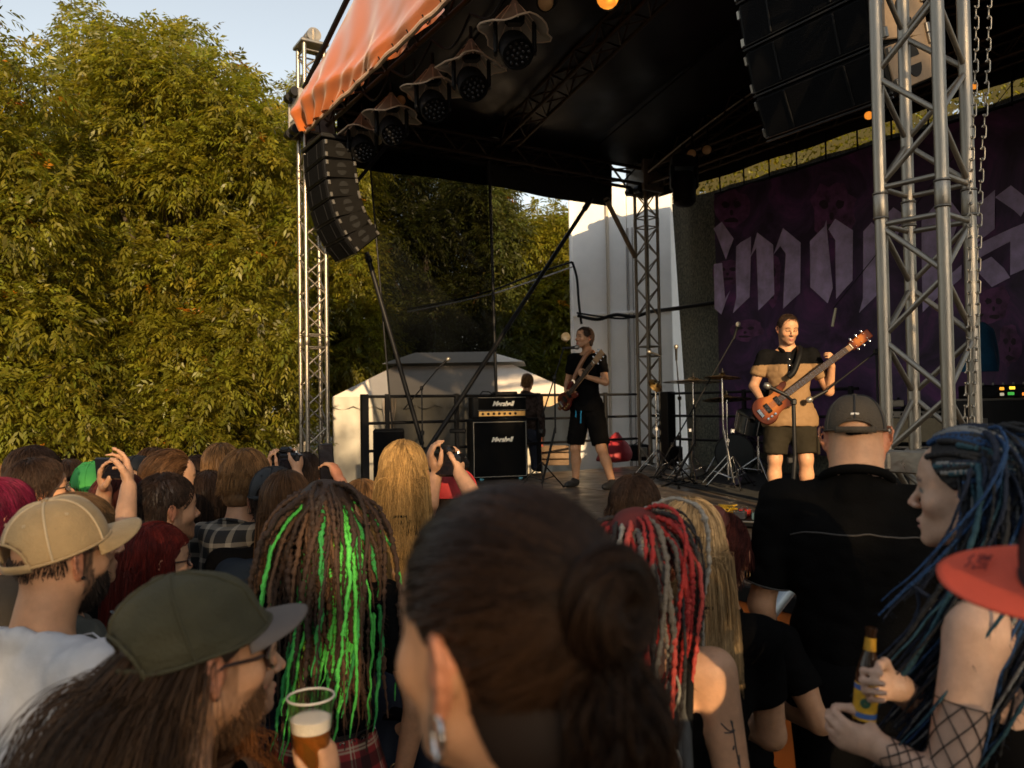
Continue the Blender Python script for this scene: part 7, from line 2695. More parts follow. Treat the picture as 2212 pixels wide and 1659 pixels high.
net_line([c_ + (f1 * math.cos(a) + f2 * math.sin(a)) * (rr + .002) for a in np.linspace(0, 2 * PI, 30)])
# bottles
glass_brown = M("bottle_brown", (.025, .010, .004), rough=.08, spec=.8)
def bottle(lab, c, lean_, labc, z0=0):
    rt = root("beer_bottle", c, lab, "bottle")
    ax_ = Vector(lean_).normalized()
    K = .66
    def LT(pr):
        return [(a * K, h * (K + .12)) for a, h in pr]
    MB().lathe(LT([(.001, -.115), (.029, -.115), (.0305, -.105), (.0305, .03), (.026, .055), (.0165, .085), (.0135, .12), (.0135, .130), (.0155, .131), (.0155, .140), (.011, .141), (.011, .120)]), c, ax_, 28).build("glass", glass_brown, rt, smooth=True)
    e1 = ax_.orthogonal().normalized()
    MB().lathe(LT([(.0309, -.07), (.0311, -.069), (.0311, .012), (.0309, .013)]), c, ax_, 28).build("label_body", M("label_yellow", (.60, .33, .02), rough=.45, var=.55, vscale=30), rt, smooth=True)
    for q in (-.058, .004):
        MB().lathe(LT([(.0312, q - .006), (.0315, q), (.0312, q + .006)]), c, ax_, 28).build("label_stripe", M("label_blue", (.05, .13, .35), rough=.4), rt, smooth=True)
    MB().lathe(LT([(.0163, .088), (.0150, .104), (.0141, .118)]), c, ax_, 24).build("label_neck", M("label_gold", (.50, .26, .02), rough=.35), rt, smooth=True)
    # emblem on the body label, facing the camera
    tc_ = (CAM - c).normalized(); tc_ = (tc_ - ax_ * tc_.dot(ax_)).normalized()
    MB().lathe([(.009, 0), (.008, .0015), (.001, .002)], c + tc_ * .0205 + ax_ * -.022, tc_, 18).build("label_emblem", M("label_green", (.03, .09, .05), rough=.5), rt, smooth=True)
bottle("brown beer bottle with yellow labels held by the woman with blue braids", P(1872, 1486, 1.44), (.10, -.02, 1), 0)

# 7. orange brim person at the right edge
og = person("person in orange brimmed cap cut off by the right edge", 2455, 1300, .86, prof(2300, -78), skin="deep", head=(0, -4, -20), h=.007, group=None, top="tee", sw=.18, zs_drop=.24)
obm = M("orange_brim", (0.72, 0.088, 0.040), rough=.6, var=.06, vscale=30, bump=.15, bscale=200)
oc = baseball_cap(og, M("maroon_cap", (.035, .008, .008), rough=.85, bump=.3, bscale=150), brim_mat=obm, opening=False, size=1.05, brim_len=.088, zbase=.028, brim_drop=.006, tilt=3, seed=9)
# scribbled print on the brim
pr = M("brim_print", (.16, .02, .02), rough=.7)
bo = [c for c in oc.children if c.name.startswith("brim")][0]
for k, pts in enumerate(([(-.018, .030), (-.010, .030), (-.018, .044), (-.008, .044)], [(-.004, .030), (-.004, .040), (.002, .043), (.006, .038), (.006, .030)], [(.010, .030), (.010, .044), (.016, .044), (.016, .037), (.010, .037), (.017, .030)], [(-.016, .052), (-.004, .049), (.006, .053), (.015, .049)])):
    MB().tube([(x, .118 + y, .0042 - .001 - .0008 * (y / .03)) for x, y in pts], .0011, 5).build("print", pr, oc, world=False)
# ---------------------------------------------------------------- middle of the crowd
# green dreadlocks
gd = person("woman with green and brown dreadlocks, black t-shirt and tartan skirt", 703, 1132, 2.4, prof(703, 4), skin="warm", h=.008, top="tee", build=.95, sw=.175, group=None, hem=.40, zs_drop=.225,
            arms={1: ((.265, -.05, -.30), (.215, .02, -.56)), -1: ((-.25, -.03, -.3), (-.2, .06, -.55))})
Pn, Qn = hair_shell(.012, .004, .008)
gh = link("hair", mesh_np("hair", Pn, Qn, B_dark), gd["rt"], mw=gd["H"])
dm = [M("dread_brown", (.055, .026, .013), rough=.8, bump=.6, bscale=140), M("dread_dark", (.035, .018, .010), rough=.8, bump=.6, bscale=140), M("dread_tan", (.10, .048, .022), rough=.8, bump=.6, bscale=140)]
dg = [M("dread_green", (.08, .52, .07), rough=.7, bump=.6, bscale=140), M("dread_lime", (.22, .50, .03), rough=.7, bump=.6, bscale=140), M("dread_deepgreen", (.03, .28, .06), rough=.75, bump=.6, bscale=140)]
dreads(gd, 120, dm, .60, .0064, 71, grav=.30, jit=.09, name="dreadlock", parent=gh, weights=[4, 3, 2], bump=.4, wave=.14, fuzz=hair_mat('hair_dread', (.045, .022, .012)))
rr_ = scalp(300, np.random.default_rng(4), .005, -.03); rr_ = rr_[rr_[:, 2] < .085][:44]
dreads(gd, len(rr_), dg, .62, .0056, 72, roots=rr_, grav=.30, jit=.11, name="dreadlock", parent=gh, weights=[4, 1.6, 2], bump=.30, wave=.2, drift=(-.05, -.03, 0))
# tartan skirt with pleats
tm = M("tartan_cloth", (1, 1, 1), rough=.85, attr="col", bump=.2, bscale=220)
zt = gd["zs"] - .36
nu_, nv_ = 420, 90
th = np.linspace(0, 2 * PI, nu_ + 1); rv = np.linspace(0, 1, nv_ + 1)
TH, RV = np.meshgrid(th, rv, indexing='ij')
wx_ = .135 + .11 * RV ** .9; wy_ = .105 + .10 * RV ** .9
pl = 1 + .045 * RV * (2 * np.abs(((TH * 26 / (2 * PI)) % 1) - .5) - .5)
X = np.cos(TH) * wx_ * pl; Y = -.005 + np.sin(TH) * wy_ * pl; Z = zt - .42 * RV
Vt = np.stack([X, Y, Z], -1).reshape(-1, 3)
uu, vv = (TH * .16 / .115) % 1.0, (RV * .42 / .115) % 1.0
def bands(a):
    dark = ((a % 1) > .55) & ((a % 1) < .86)
    thin = (np.abs((a % 1) - .28) < .022) | (np.abs((a % 1) - .36) < .010)
    return dark, thin
c_ = np.tile(np.array([.30, .022, .020]), (len(Vt), 1))
for a in (uu.ravel(), vv.ravel()):
    dk, tn = bands(a)
    c_[dk] *= .30
    c_[tn] = c_[tn] * .3 + np.array([.62, .52, .34]) * .7
ii = np.arange((nu_ + 1) * (nv_ + 1)).reshape(nu_ + 1, nv_ + 1)
Ft = np.stack([ii[:-1, :-1], ii[1:, :-1], ii[1:, 1:], ii[:-1, 1:]], -1).reshape(-1, 4)
sk = link("skirt", mesh_np("skirt", Vt, Ft, tm, cols=c_), gd["rt"])
Vr = []
for hgt in (-.024, .024):
    Vr.append(np.stack([np.cos(th) * .139, -.005 + np.sin(th) * .109, np.full(len(th), zt - .02 + hgt)], 1))
i = np.arange(nu_)
bl2 = link("belt", mesh_np("belt", np.concatenate(Vr), np.stack([i, i + 1, i + 1 + nu_ + 1, i + nu_ + 1], 1), M("belt_leather", (.012, .011, .011), rough=.4)), gd["rt"])
for k in range(26):
    a = 2 * PI * k / 26
    n_ = Vector((math.cos(a) / .139, math.sin(a) / .109, 0)).normalized()
    MB().lathe([(.0045, 0), (.0085, .0006), (.0085, .0018), (.0045, .0024)], (math.cos(a) * .140, -.005 + math.sin(a) * .110, zt - .02), n_, 14).build("belt_eyelet", silver, bl2, world=False, smooth=True)
Wp = gd["J"][1][2]
for k in range(3):
    ring = [Wp + np.array([math.cos(a) * .031, math.sin(a) * .031, .02 + .012 * k + .004 * math.sin(a)]) for a in np.linspace(0, 2 * PI, 21)]
    Vr_, Fr_ = sweep(np.array(ring), .0028, 6)
    link("bracelet", mesh_np("bracelet", Vr_, Fr_, gold_wire if k != 1 else leather), gd["rt"])

# red braids with bare back and tattoo
rb = person("woman with red and black braids, bare back and tattooed arm", 1380, 1218, 1.9, prof(1400, 6), skin="fair", h=.0068, top="tank", bare=True, build=.95, sw=.172, zs_drop=.225, group=None, neck=.046, hem=.55,
            arms={1: ((.215, -.03, -.30), (.24, .08, -.56)), -1: ((-.215, -.03, -.30), (-.22, .08, -.56))}, cut_back=(.10, .11, .26))
Pn, Qn = hair_shell(.012, .0, .008)
rh = link("hair", mesh_np("hair", Pn, Qn, M("root_red", (.10, .010, .008), rough=.8)), rb["rt"], mw=rb["H"])
rm = [M("braid_red", (.34, .018, .014), rough=.7, bump=.6, bscale=140), M("braid_black", (.018, .014, .012), rough=.7, bump=.6, bscale=140), M("braid_grey", (.14, .12, .095), rough=.75, bump=.6, bscale=140), M("braid_silver", (.30, .27, .22), rough=.5, bump=.6, bscale=140), M("braid_coral", (.52, .065, .045), rough=.7, bump=.6, bscale=140)]
dreads(rb, 140, rm, .60, .0054, 81, grav=.34, jit=.07, name="braid", parent=rh, weights=[3.6, 3.2, 2.0, .4, 2.2], bump=.35, wave=.10, drift=(-.05, -.01, 0), ref=(-.03, .03, .12), squeeze=.62, fuzz=hair_mat('hair_braid', (.03, .012, .009)))
for k in range(3):
    r = np.random.default_rng(90 + k)
    x0 = .02 + .035 * k
    pts = np.array([[x0 + .012 * math.sin(q * 40) * (1 if k == 2 else .2), -.135 - .02 * math.sin(q), rb["zs"] + .03 - q] for q in np.linspace(0, .55, 60)])
    Vd, Fd = sweep(pts, .0035, 6)
    link("hair_cord", mesh_np("hair_cord", Vd, Fd, rm[[2, 1, 3, 2, 1][k]]), rb["rt"])
# strap, shawl and tattoo
zc = rb["zs"]
def band(p, pts, w, mat, name):
    Vr_, Fr_ = sweep(np.array(pts), w, 8)
    link(name, mesh_np(name, Vr_, Fr_, mat), p["rt"])
band(rb, [(.125, .07, zc - .0), (.122, .0, zc + .064), (.122, -.06, zc + .040), (.120, -.105, zc - .05), (.112, -.122, zc - .20)], .0085, strap_m, "shoulder_strap")
shawl = cloth_mat("shawl_grey", (.10, .10, .095))
for k in range(3):
    band(rb, [(.085 + .012 * k, .02, zc + .048), (.085 + .012 * k, -.06, zc + .020), (.082 + .014 * k, -.115, zc - .10), (.085 + .016 * k, -.135, zc - .28), (.09 + .014 * k, -.14, zc - .50)], .014, shawl, "shawl_fold")
ink = M("tattoo_ink", (.05, .045, .045), rough=.5)
vw = (.35, -.94, 0)
vwn = np.array(vw) / np.linalg.norm(vw)
e1_ = np.cross([0, 0, 1], vwn)
A_, B_, _c = rb["J"][1]
def arm_uv(f, side):
    q = A_ + (B_ - A_) * f
    return (q @ e1_ + side, q[2])
tat = None
for pts in ([(.30, .0), (.34, .012), (.40, .012), (.46, .008), (.52, .012), (.58, .010), (.66, .014), (.74, .018)], [(.33, -.022), (.36, -.010), (.38, .004), (.37, .016)], [(.40, -.018), (.385, -.004), (.37, .010)], [(.31, .014), (.345, .010), (.375, .006)], [(.47, .0), (.50, -.006), (.53, .0), (.50, .006), (.47, .0)], [(.55, .020), (.59, .014), (.63, .016)], [(.60, .004), (.64, .010), (.68, .012)], [(.80, .0), (.84, .012), (.89, .008), (.94, .016)], [(.80, .016), (.86, .004), (.92, .0), (.96, .012)], [(.83, -.004), (.88, .016), (.93, .012)]):
    pth = on_garment(rb, "tattoo", [arm_uv(f, s) for f, s in pts], .002, ink, .0006, vw)
    if len(pth) > 2:
        f_ = np.linspace(0, len(pth) - 1, len(pth) * 3)
        pth = np.stack([np.interp(f_, np.arange(len(pth)), pth[:, a]) for a in range(3)], 1)
    Vr_, Fr_ = sweep(pth, .0017, 5)
    o_ = link("tattoo" if tat is None else "ink_line", mesh_np("ink_line", Vr_, Fr_, ink), rb["rt"] if tat is None else tat)
    tat = tat or o_

# wavy blond
bw_ = person("woman with long wavy blond hair and a brown bag strap", 872, 1030, 2.9, prof(872, 6), h=.0095, build=.92, sw=.17, skin="fair")
add_hair(bw_, "long", H_blond, B_blond, 2600, .0015, .40, 101, thick=.010, wave=.40, wl=.075, jit=.06)
band(bw_, [(-.12, -.02, bw_["zs"] + .06), (-.06, -.105, bw_["zs"] - .03), (.02, -.125, bw_["zs"] - .16), (.10, -.125, bw_["zs"] - .32)], .018, leather, "bag_strap")
# straight blond with dark roots
sb = person("woman with straight streaked blond hair before the red-haired one", 1492, 1182, 2.12, prof(1492, -6), h=.009, build=.92, sw=.17, skin="fair", arms={1: ((.2, .05, -.27), (.06, .25, -.28)), -1: ((-.2, .05, -.27), (-.06, .25, -.28))})
add_hair(sb, "long", hair_pair("hair_platinum", (.85, .56, .27))[0], B_ash, 2600, .0015, .37, 111, thick=.009, jit=.05)
# dark red updo
du = person("woman with dark red pinned up hair and black turtleneck t-shirt", 1556, 1200, 2.4, prof(1556, 12), h=.008, build=1.0, sw=.175, skin="tan", neck=.055,
            arms={1: ((.275, .0, -.21), (.06, .2, -.24), None), -1: ((-.25, .0, -.25), (-.06, .2, -.24), None)})
add_hair(du, "back", H_wine, B_wine, 1100, .0013, .10, 121, thick=.012, jit=.04)
MB().lathe([(.001, -.045), (.03, -.035), (.045, 0), (.035, .03), (.001, .045)], (-.0, -.075, .115), (0, -.5, .8), 18).build("hair_bun", B_wine, du["rt"], mw=du["H"], smooth=True)
ring = [(math.cos(a) * .060, -.034 + math.sin(a) * .060, du["zs"] + .070) for a in np.linspace(0, 2 * PI, 25)]
Vr_, Fr_ = sweep(np.array(ring), .018, 8)
link("turtleneck", mesh_np("turtleneck", Vr_, Fr_, black_cotton), du["rt"])
MB().tube([(.084 + .003 * math.sin(a), -.016 + .009 * math.sin(a), -.046 + .011 * math.cos(a)) for a in np.linspace(0, 2 * PI, 16)], .0016, 6).build("earring", gold_wire, du["rt"], mw=du["H"], smooth=True)
MB().rbox((-.05, -.05, .11), (.012, .004, .05), .002, Matrix.Rotation(.6, 3, 'Y')).build("hair_clip", silver, du["rt"], mw=du["H"])
# dark head by the stage edge
dh = person("person with wavy dark brown hair whose head tops the red braids", 1372, 1106, 2.9, prof(1372, 8), h=.0095)
add_hair(dh, "short", H_dark, B_dark, 1500, .0018, .075, 131, thick=.018, wave=.5, wl=.05)

# red hair with glasses
rg = person("woman with long dark red hair and dark framed glasses", 338, 1218, 2.55, prof(338, 66), h=.0085, build=.92, sw=.17, top_mat=cloth_mat("pale_blue", (.30, .34, .36)), face=dict(brow=(.08, .03, .02)))
add_hair(rg, "long", H_red, B_red, 2600, .0015, .36, 141, thick=.009, jit=.05)
glasses(rg, dark_frame, clear_lens, w=.0026)
# short dark hair, beard
sd_ = person("man with short dark hair and trimmed beard in profile", 362, 1102, 2.85, prof(362, 68), skin="warm", h=.0085, face=dict(beard=.6, beard_col=(.05, .03, .02)))
add_hair(sd_, "short", H_dark, B_dark, 1500, .0015, .026, 151, thick=.010)
# slick brown hair receding
sl_ = person("man with slicked back brown hair and high forehead", 370, 1042, 3.3, prof(370, 80), skin="fair", h=.0095, face=dict(beard=.25, beard_col=(.12, .07, .05)))
add_hair(sl_, "back", H_brown, B_brown, 1400, .0018, .17, 161, thick=.014, recede=.018)
# long dark hair with white top and black strap
ld = person("woman with long dark hair and white t-shirt under a black strap", 432, 1045, 3.8, prof(432, 76), skin="fair", h=.0105, top_mat=white_cotton, build=.92, sw=.165)
add_hair(ld, "long", H_dark, B_dark, 1200, .0022, .36, 171, thick=.013)
band(ld, [(.115, .08, ld["zs"] - .08), (.12, .02, ld["zs"] + .055), (.12, -.06, ld["zs"] + .03), (.115, -.115, ld["zs"] - .12)], .024, strap_m, "backpack_strap")
# bob and boy with plaid hood
bo_ = person("person with light brown bob beside the boy in plaid", 478, 1018, 3.8, prof(478, 6), h=.0105)
add_hair(bo_, "long", H_light, B_light, 1300, .0022, .20, 181, thick=.014)
plaid = bpy.data.materials.new("plaid_cloth"); plaid.use_nodes = True
_n, _l = plaid.node_tree.nodes, plaid.node_tree.links
_b = _n["Principled BSDF"]; _b.inputs["Roughness"].default_value = .9
_tc = _n.new("ShaderNodeTexCoord"); _sp = _n.new("ShaderNodeSeparateXYZ"); _l.new(_tc.outputs["Object"], _sp.inputs[0])
acc = None
for ch in (0, 2):
    m1 = _n.new("ShaderNodeMath"); m1.operation = 'MULTIPLY'; m1.inputs[1].default_value = 17.0; _l.new(_sp.outputs[ch], m1.inputs[0])
    m2 = _n.new("ShaderNodeMath"); m2.operation = 'FRACT'; _l.new(m1.outputs[0], m2.inputs[0])
    m3_ = _n.new("ShaderNodeMath"); m3_.operation = 'GREATER_THAN'; m3_.inputs[1].default_value = .72; _l.new(m2.outputs[0], m3_.inputs[0])
    if acc is None:
        acc = m3_
    else:
        ad = _n.new("ShaderNodeMath"); ad.operation = 'ADD'; _l.new(acc.outputs[0], ad.inputs[0]); _l.new(m3_.outputs[0], ad.inputs[1]); acc = ad
hv = _n.new("ShaderNodeMath"); hv.operation = 'MULTIPLY'; hv.inputs[1].default_value = .5; _l.new(acc.outputs[0], hv.inputs[0])
_cr = _n.new("ShaderNodeValToRGB"); _cr.color_ramp.elements[0].color = (.012, .012, .012, 1); _cr.color_ramp.elements[1].color = (.30, .26, .20, 1)
_l.new(hv.outputs[0], _cr.inputs[0]); _l.new(_cr.outputs[0], _b.inputs["Base Color"])
boy = person("boy with tousled brown hair and black plaid hooded shirt", 533, 1042, 3.15, prof(533, 34), skin="fair", h=.009, top="long", top_mat=plaid, build=1.05, sw=.18, neck=.048)
add_hair(boy, "short", H_light, B_light, 1600, .0016, .055, 191, thick=.013)
Vh = Vox((-.2, -.3, boy["zs"] - .32), (.2, .12, boy["zs"] + .12), .01)
Vh.chain([(-.12, .02, boy["zs"] + .045), (-.08, -.08, boy["zs"] + .035), (0, -.125, boy["zs"] + .01), (.08, -.08, boy["zs"] + .035), (.12, .02, boy["zs"] + .045)], [.035, .045, .052, .045, .035], k=.03)
Vh.ell((0, -.135, boy["zs"] - .10), (.10, .045, .13), k=.04)
Pn, Qn = Vh.mesh(1)
link("hood", mesh_np("hood", Pn, Qn, plaid), boy["rt"])
# black cap from behind
bk = person("person in plain black cap and black top seen from behind", 592, 1084, 3.0, prof(592, 8), h=.0095)
add_hair(bk, "short", H_dark, B_dark, 500, .002, .05, 201, thick=.008)
cc = baseball_cap(bk, capblack, opening=True, seed=11, size=1.04)
MB().rbox((0.03, -.108, .03), (.02, .004, .008), .001).build("logo_tab", M("white_print", (.75, .72, .66)), cc, world=False)
# long straight brown hair, navy top
nb_ = person("woman with straight long brown hair and navy top", 618, 1100, 2.8, prof(618, 2), h=.0095, top_mat=navy_cotton, build=.95)
add_hair(nb_, "long", H_brown, B_brown, 1900, .0017, .42, 211, thick=.014, jit=.05)

phone_m = M("phone_black", (.010, .010, .011), rough=.2)
screen_m = M("phone_screen", (.012, .012, .016), rough=.06, spec=.8)
def phone(lab, c, R, landscape=True, w=.155, h=.076):
    rt = root("phone", c, lab, "phone", "phones held up in the crowd")
    s = (w, .009, h) if landscape else (h, .009, w)
    MB().rbox(c, s, .004, R).build("case", phone_m, rt)
    MB().rbox(c - R @ Vector((0, .0052, 0)), (s[0] - .008, .002, s[2] - .008), .001, R).build("screen", screen_m, rt)
    MB().lathe([(.006, 0), (.005, .002), (.001, .002)], c + R @ Vector((s[0] * .38, .006, s[2] * .3)), R @ Vector((0, 1, 0)), 10).build("camera_lens", lens_dark, rt)
def camera(lab, c, R, grp="cameras held up in the crowd"):
    rt = root("camera", c, lab, "camera", grp)
    MB().rbox(c, (.14, .06, .09), .012, R).build("body", phone_m, rt)
    MB().rbox(c + R @ Vector((0, 0, .055)), (.06, .05, .035), .012, R).build("viewfinder", phone_m, rt)
    MB().lathe([(.034, 0), (.036, .05), (.033, .09), (.028, .09), (.001, .085)], c + R @ Vector((0, .03, -.005)), R @ Vector((0, 1, 0)), 18).build("lens", phone_m, rt, smooth=True)
    MB().rbox(c - R @ Vector((0, .031, .01)), (.085, .004, .055), .002, R).build("screen", screen_m, rt)
    MB().lathe([(.008, 0), (.007, .008), (.001, .009)], c + R @ Vector((.05, 0, .045)), R @ Vector((0, 0, 1)), 10).build("shutter", silver, rt)
def RzM(az):
    return Matrix.Rotation(-math.radians(az), 3, 'Z')

# person filming with a phone held high
az = prof(255, 48)
pc_ = P(243, 1012, 2.75)
hr, hl = P(278, 1052, 2.68), P(226, 1058, 2.82)
ph_ = person("person with bare forearms filming with a phone held overhead", 262, 1098, 2.95, az, skin="fair", h=.0085, build=.95,
             arms={1: (P(268, 1150, 2.62), hr, dict(dir=pc_ + Vector((.06, -.02, .02)) - hr, palm=Vector((-.7, -.2, .2)), curl=(.3, .5, .6, .6), thumb=.6, side=1)),
                   -1: (P(212, 1150, 2.85), hl, dict(dir=pc_ + Vector((-.05, .02, .02)) - hl, palm=Vector((.8, .1, .1)), curl=(.3, .5, .6, .6), thumb=.6, side=-1))})
add_hair(ph_, "long", H_wine, B_wine, 900, .002, .22, 221, thick=.012)
phone("black phone held overhead in two hands near the green cap", pc_, RzM(az) @ Matrix.Rotation(.1, 3, 'X'))
# green cap
gc = person("person with bright green cap worn backwards", 200, 1058, 3.9, prof(200, 15), h=.0105)
add_hair(gc, "long", H_red, B_red, 700, .0025, .22, 231, thick=.010)
baseball_cap(gc, M("green_cap", (.07, .42, .085), rough=.8), yaw=180, tilt=-14, opening=True, seed=12, size=1.06, zbase=.03)
hc_ = person("person in black cap with bare neck behind the raised phone", 297, 1040, 4.1, prof(297, 20), h=.011, skin="fair")
baseball_cap(hc_, capblack, opening=True, seed=13, size=1.03)
# left edge heads
la = person("woman with long dark brown hair and glasses at the far left", 76, 1030, 3.5, prof(76, 78), h=.0095, skin="fair", build=.95)
add_hair(la, "long", H_dark, B_dark, 1300, .0020, .34, 241, thick=.014)
glasses(la, dark_frame, clear_lens)
lb = person("man with curly dark hair and thin gold glasses", 88, 1062, 3.15, prof(88, 80), h=.009, skin="warm", head=(0, 8, 0), face=dict(beard=.3, beard_col=(.1, .06, .04)))
add_hair(lb, "short", H_dark, B_dark, 1500, .0018, .07, 251, thick=.018, wave=.6, wl=.03)
glasses(lb, gold_wire, clear_lens, w=.0022)
lc = person("person with short magenta hair and an earring at the left edge", 6, 1124, 2.6, prof(6, 68), h=.0085, skin="fair", top_mat=cloth_mat("striped_dark", (.06, .05, .04)))
add_hair(lc, "short", H_mag, B_mag, 1600, .0018, .095, 261, thick=.016, part=(-.02, -.05, .11))
MB().lathe([(.001, -.007), (.007, 0), (.001, .007)], (.084, -.016, -.042), (0, 0, 1), 10).build("earring", silver, lc["rt"], mw=lc["H"], smooth=True)
le = person("person with swept light brown hair behind the beige cap", 168, 1176, 2.15, prof(168, 76), h=.0072, skin="warm", top="long", top_mat=grey_cotton, face=dict(beard=.2, beard_col=(.15, .09, .06)))
add_hair(le, "short", H_light, B_light, 1700, .0016, .06, 271, thick=.016, part=(-.02, -.06, .11))
# extra heads filling the far left rows
for k, (x, y, d_, rl, hm_, bm_, st, ln, lab) in enumerate((
        (150, 1046, 4.2, 30, H_dark, B_dark, "short", .09, "person with tousled black hair between the glasses man and the green cap"),
        (330, 1016, 4.6, 20, H_brown, B_brown, "long", .25, "brown haired person far back beyond the slick haired man"),
        (28, 1052, 4.4, 30, H_light, B_light, "short", .06, "light haired person far back at the left edge"),
        (450, 1085, 3.4, 20, H_dark, B_dark, "long", .3, "dark haired person in black just left of the plaid hood"))):
    q = person(lab, x, y, d_, prof(x, rl), h=.011)
    add_hair(q, st, hm_, bm_, 700, .0024, ln, 300 + k, thick=.013)
# camera people near the tower
az = prof(640, 20)
cpos = P(618, 998, 3.75)
h1, h2 = P(640, 1022, 3.72), P(604, 1022, 3.78)
cm = person("dark haired person aiming a small camera near the left tower", 658, 1036, 3.95, az, h=.010, skin="fair",
            arms={1: (P(662, 1085, 3.6), h1, dict(dir=cpos + Vector((.06, 0, 0)) - h1, palm=Vector((-.8, .2, 0)), curl=(.6, .7, .7, .7), thumb=.5)),
                  -1: (P(580, 1080, 3.7), h2, dict(dir=cpos + Vector((-.07, 0, 0)) - h2, palm=Vector((.8, .2, 0)), curl=(.6, .7, .7, .7), thumb=.5))})
add_hair(cm, "short", H_dark, B_dark, 800, .0022, .06, 281, thick=.013)
camera("small black camera held up near the base of the left tower", cpos, RzM(az))
az = prof(790, -4)
ppos = P(706, 1008, 3.25)
h1 = P(736, 1042, 3.2)
w_ = person("light brown haired person raising a tall black phone beside the dreadlocks", 782, 1104, 3.35, az, h=.0095, skin="warm",
            arms={-1: (P(762, 1130, 3.2), h1, dict(dir=ppos + Vector((.02, 0, .02)) - h1, palm=Vector((-.8, .4, .1)), curl=(.5, .6, .6, .6), thumb=.4, side=-1)), 1: ((.25, -.03, -.29), (.2, .1, -.5))})
add_hair(w_, "long", H_light, B_light, 1100, .002, .2, 291, thick=.013)
phone("tall black phone raised upright before the tent wall", ppos, RzM(az) @ Matrix.Rotation(-.06, 3, 'Y'), landscape=False, w=.19, h=.06)
az = prof(975, 30)
c3_ = P(966, 1004, 3.1)
h1, h2 = P(992, 1022, 3.05), P(942, 1022, 3.12)
rc_ = person("person in bright red cap photographing with both hands raised", 984, 1082, 3.3, az, h=.0095, skin="fair",
             arms={1: (P(1030, 1085, 2.95), h1, dict(dir=c3_ + Vector((.05, 0, .02)) - h1, palm=Vector((-.8, .3, 0)), curl=(.5, .6, .6, .6), thumb=.5)),
                   -1: (P(925, 1085, 3.05), h2, dict(dir=c3_ + Vector((-.06, 0, .02)) - h2, palm=Vector((.8, .3, 0)), curl=(.5, .6, .6, .6), thumb=.5))})
add_hair(rc_, "short", H_dark, B_dark, 500, .002, .05, 301, thick=.008)
baseball_cap(rc_, M("red_cap", (.50, .035, .035), rough=.75), opening=False, seed=14, size=1.06, yaw=0)
camera("black camera held above the red cap", c3_, RzM(az))
# ================================================================== TREES
bark = M("bark", (0.06, 0.045, 0.032), rough=.9, var=.4, vscale=9, bump=.5, bscale=30)

def leaf_mat(name, col, tcol, mixf=.45):
    m = bpy.data.materials.new(name)
    m.use_nodes = True
    nt = m.node_tree
    N, L = nt.nodes, nt.links
    b = N["Principled BSDF"]
    b.inputs["Roughness"].default_value = .42
    b.inputs["Specular IOR Level"].default_value = .45
    at = N.new("ShaderNodeAttribute"); at.attribute_name = "col"
    for c, tgt in ((col, b.inputs["Base Color"]), (tcol, None)):
        mx = N.new("ShaderNodeMix"); mx.data_type = 'RGBA'; mx.blend_type = 'MULTIPLY'; mx.inputs[0].default_value = 1
        mx.inputs[6].default_value = (*c, 1)
        L.new(at.outputs["Color"], mx.inputs[7])
        if tgt is not None:
            L.new(mx.outputs[2], tgt)
        else:
            tl = N.new("ShaderNodeBsdfTranslucent")
            L.new(mx.outputs[2], tl.inputs[0])
    ms = N.new("ShaderNodeMixShader"); ms.inputs[0].default_value = mixf
    L.new(b.outputs[0], ms.inputs[1]); L.new(tl.outputs[0], ms.inputs[2])
    L.new(ms.outputs[0], N["Material Output"].inputs[0])
    return m
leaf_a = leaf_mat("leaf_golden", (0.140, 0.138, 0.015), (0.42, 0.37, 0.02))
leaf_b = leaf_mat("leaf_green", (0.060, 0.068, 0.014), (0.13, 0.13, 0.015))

def compound_leaves(base, direc, size, r, nl=7, thin=.30):
    """pinnate drooping leaves: returns V, F, per-vertex tint"""
    n = len(base)
    d = direc / (np.linalg.norm(direc, axis=1, keepdims=True) + 1e-9)
    up = np.array([0, 0, 1.0]) + r.normal(0, .35, (n, 3))
    side = np.cross(d, up); side /= np.linalg.norm(side, axis=1, keepdims=True) + 1e-9
    nrm = np.cross(side, d)
    tint = np.clip(r.normal(1, .28, (n, 1)), .45, 1.8) * np.array([[1, 1, 1]]) * (1 + r.normal(0, .06, (n, 3)))
    dry = r.random(n) < .004
    tint[dry] = tint[dry] * np.array([2.6, 1.0, .7])
    V, T = [], []
    pairs = nl // 2
    for k in range(nl):
        if k == nl - 1:
            s, lat = 1.0, 0.0
        else:
            s = .30 + .70 * (k // 2) / pairs
            lat = 1 if k % 2 else -1
        droop = -.34 * s * s
        b0 = base + d * (size * s)[:, None] + np.array([0, 0, 1.0]) * (size * droop)[:, None]
        ld = d * (.65 if lat else 1.0) + side * lat * .75 + np.array([0, 0, -1]) * (.28 + r.random((n, 1)) * .45) + r.normal(0, .12, (n, 3))
        ld /= np.linalg.norm(ld, axis=1, keepdims=True)
        ll = size * .42 * r.uniform(.8, 1.15, n)
        w = np.cross(ld, nrm + r.normal(0, .25, (n, 3))); w /= np.linalg.norm(w, axis=1, keepdims=True) + 1e-9
        hw = (ll * thin * .5)[:, None]
        tip = b0 + ld * ll[:, None] + np.array([0, 0, -1]) * (ll * .15)[:, None]
        mid = b0 + ld * (ll * .42)[:, None]
        V.append(np.stack([b0, mid + w * hw, tip, mid - w * hw], 1))
        T.append(np.repeat((tint * r.uniform(.85, 1.15, (n, 1)))[:, None, :], 4, 1))
    V = np.stack(V, 1).reshape(-1, 3)
    T = np.stack(T, 1).reshape(-1, 3)
    F = np.arange(len(V)).reshape(-1, 4)
    return V, F, T

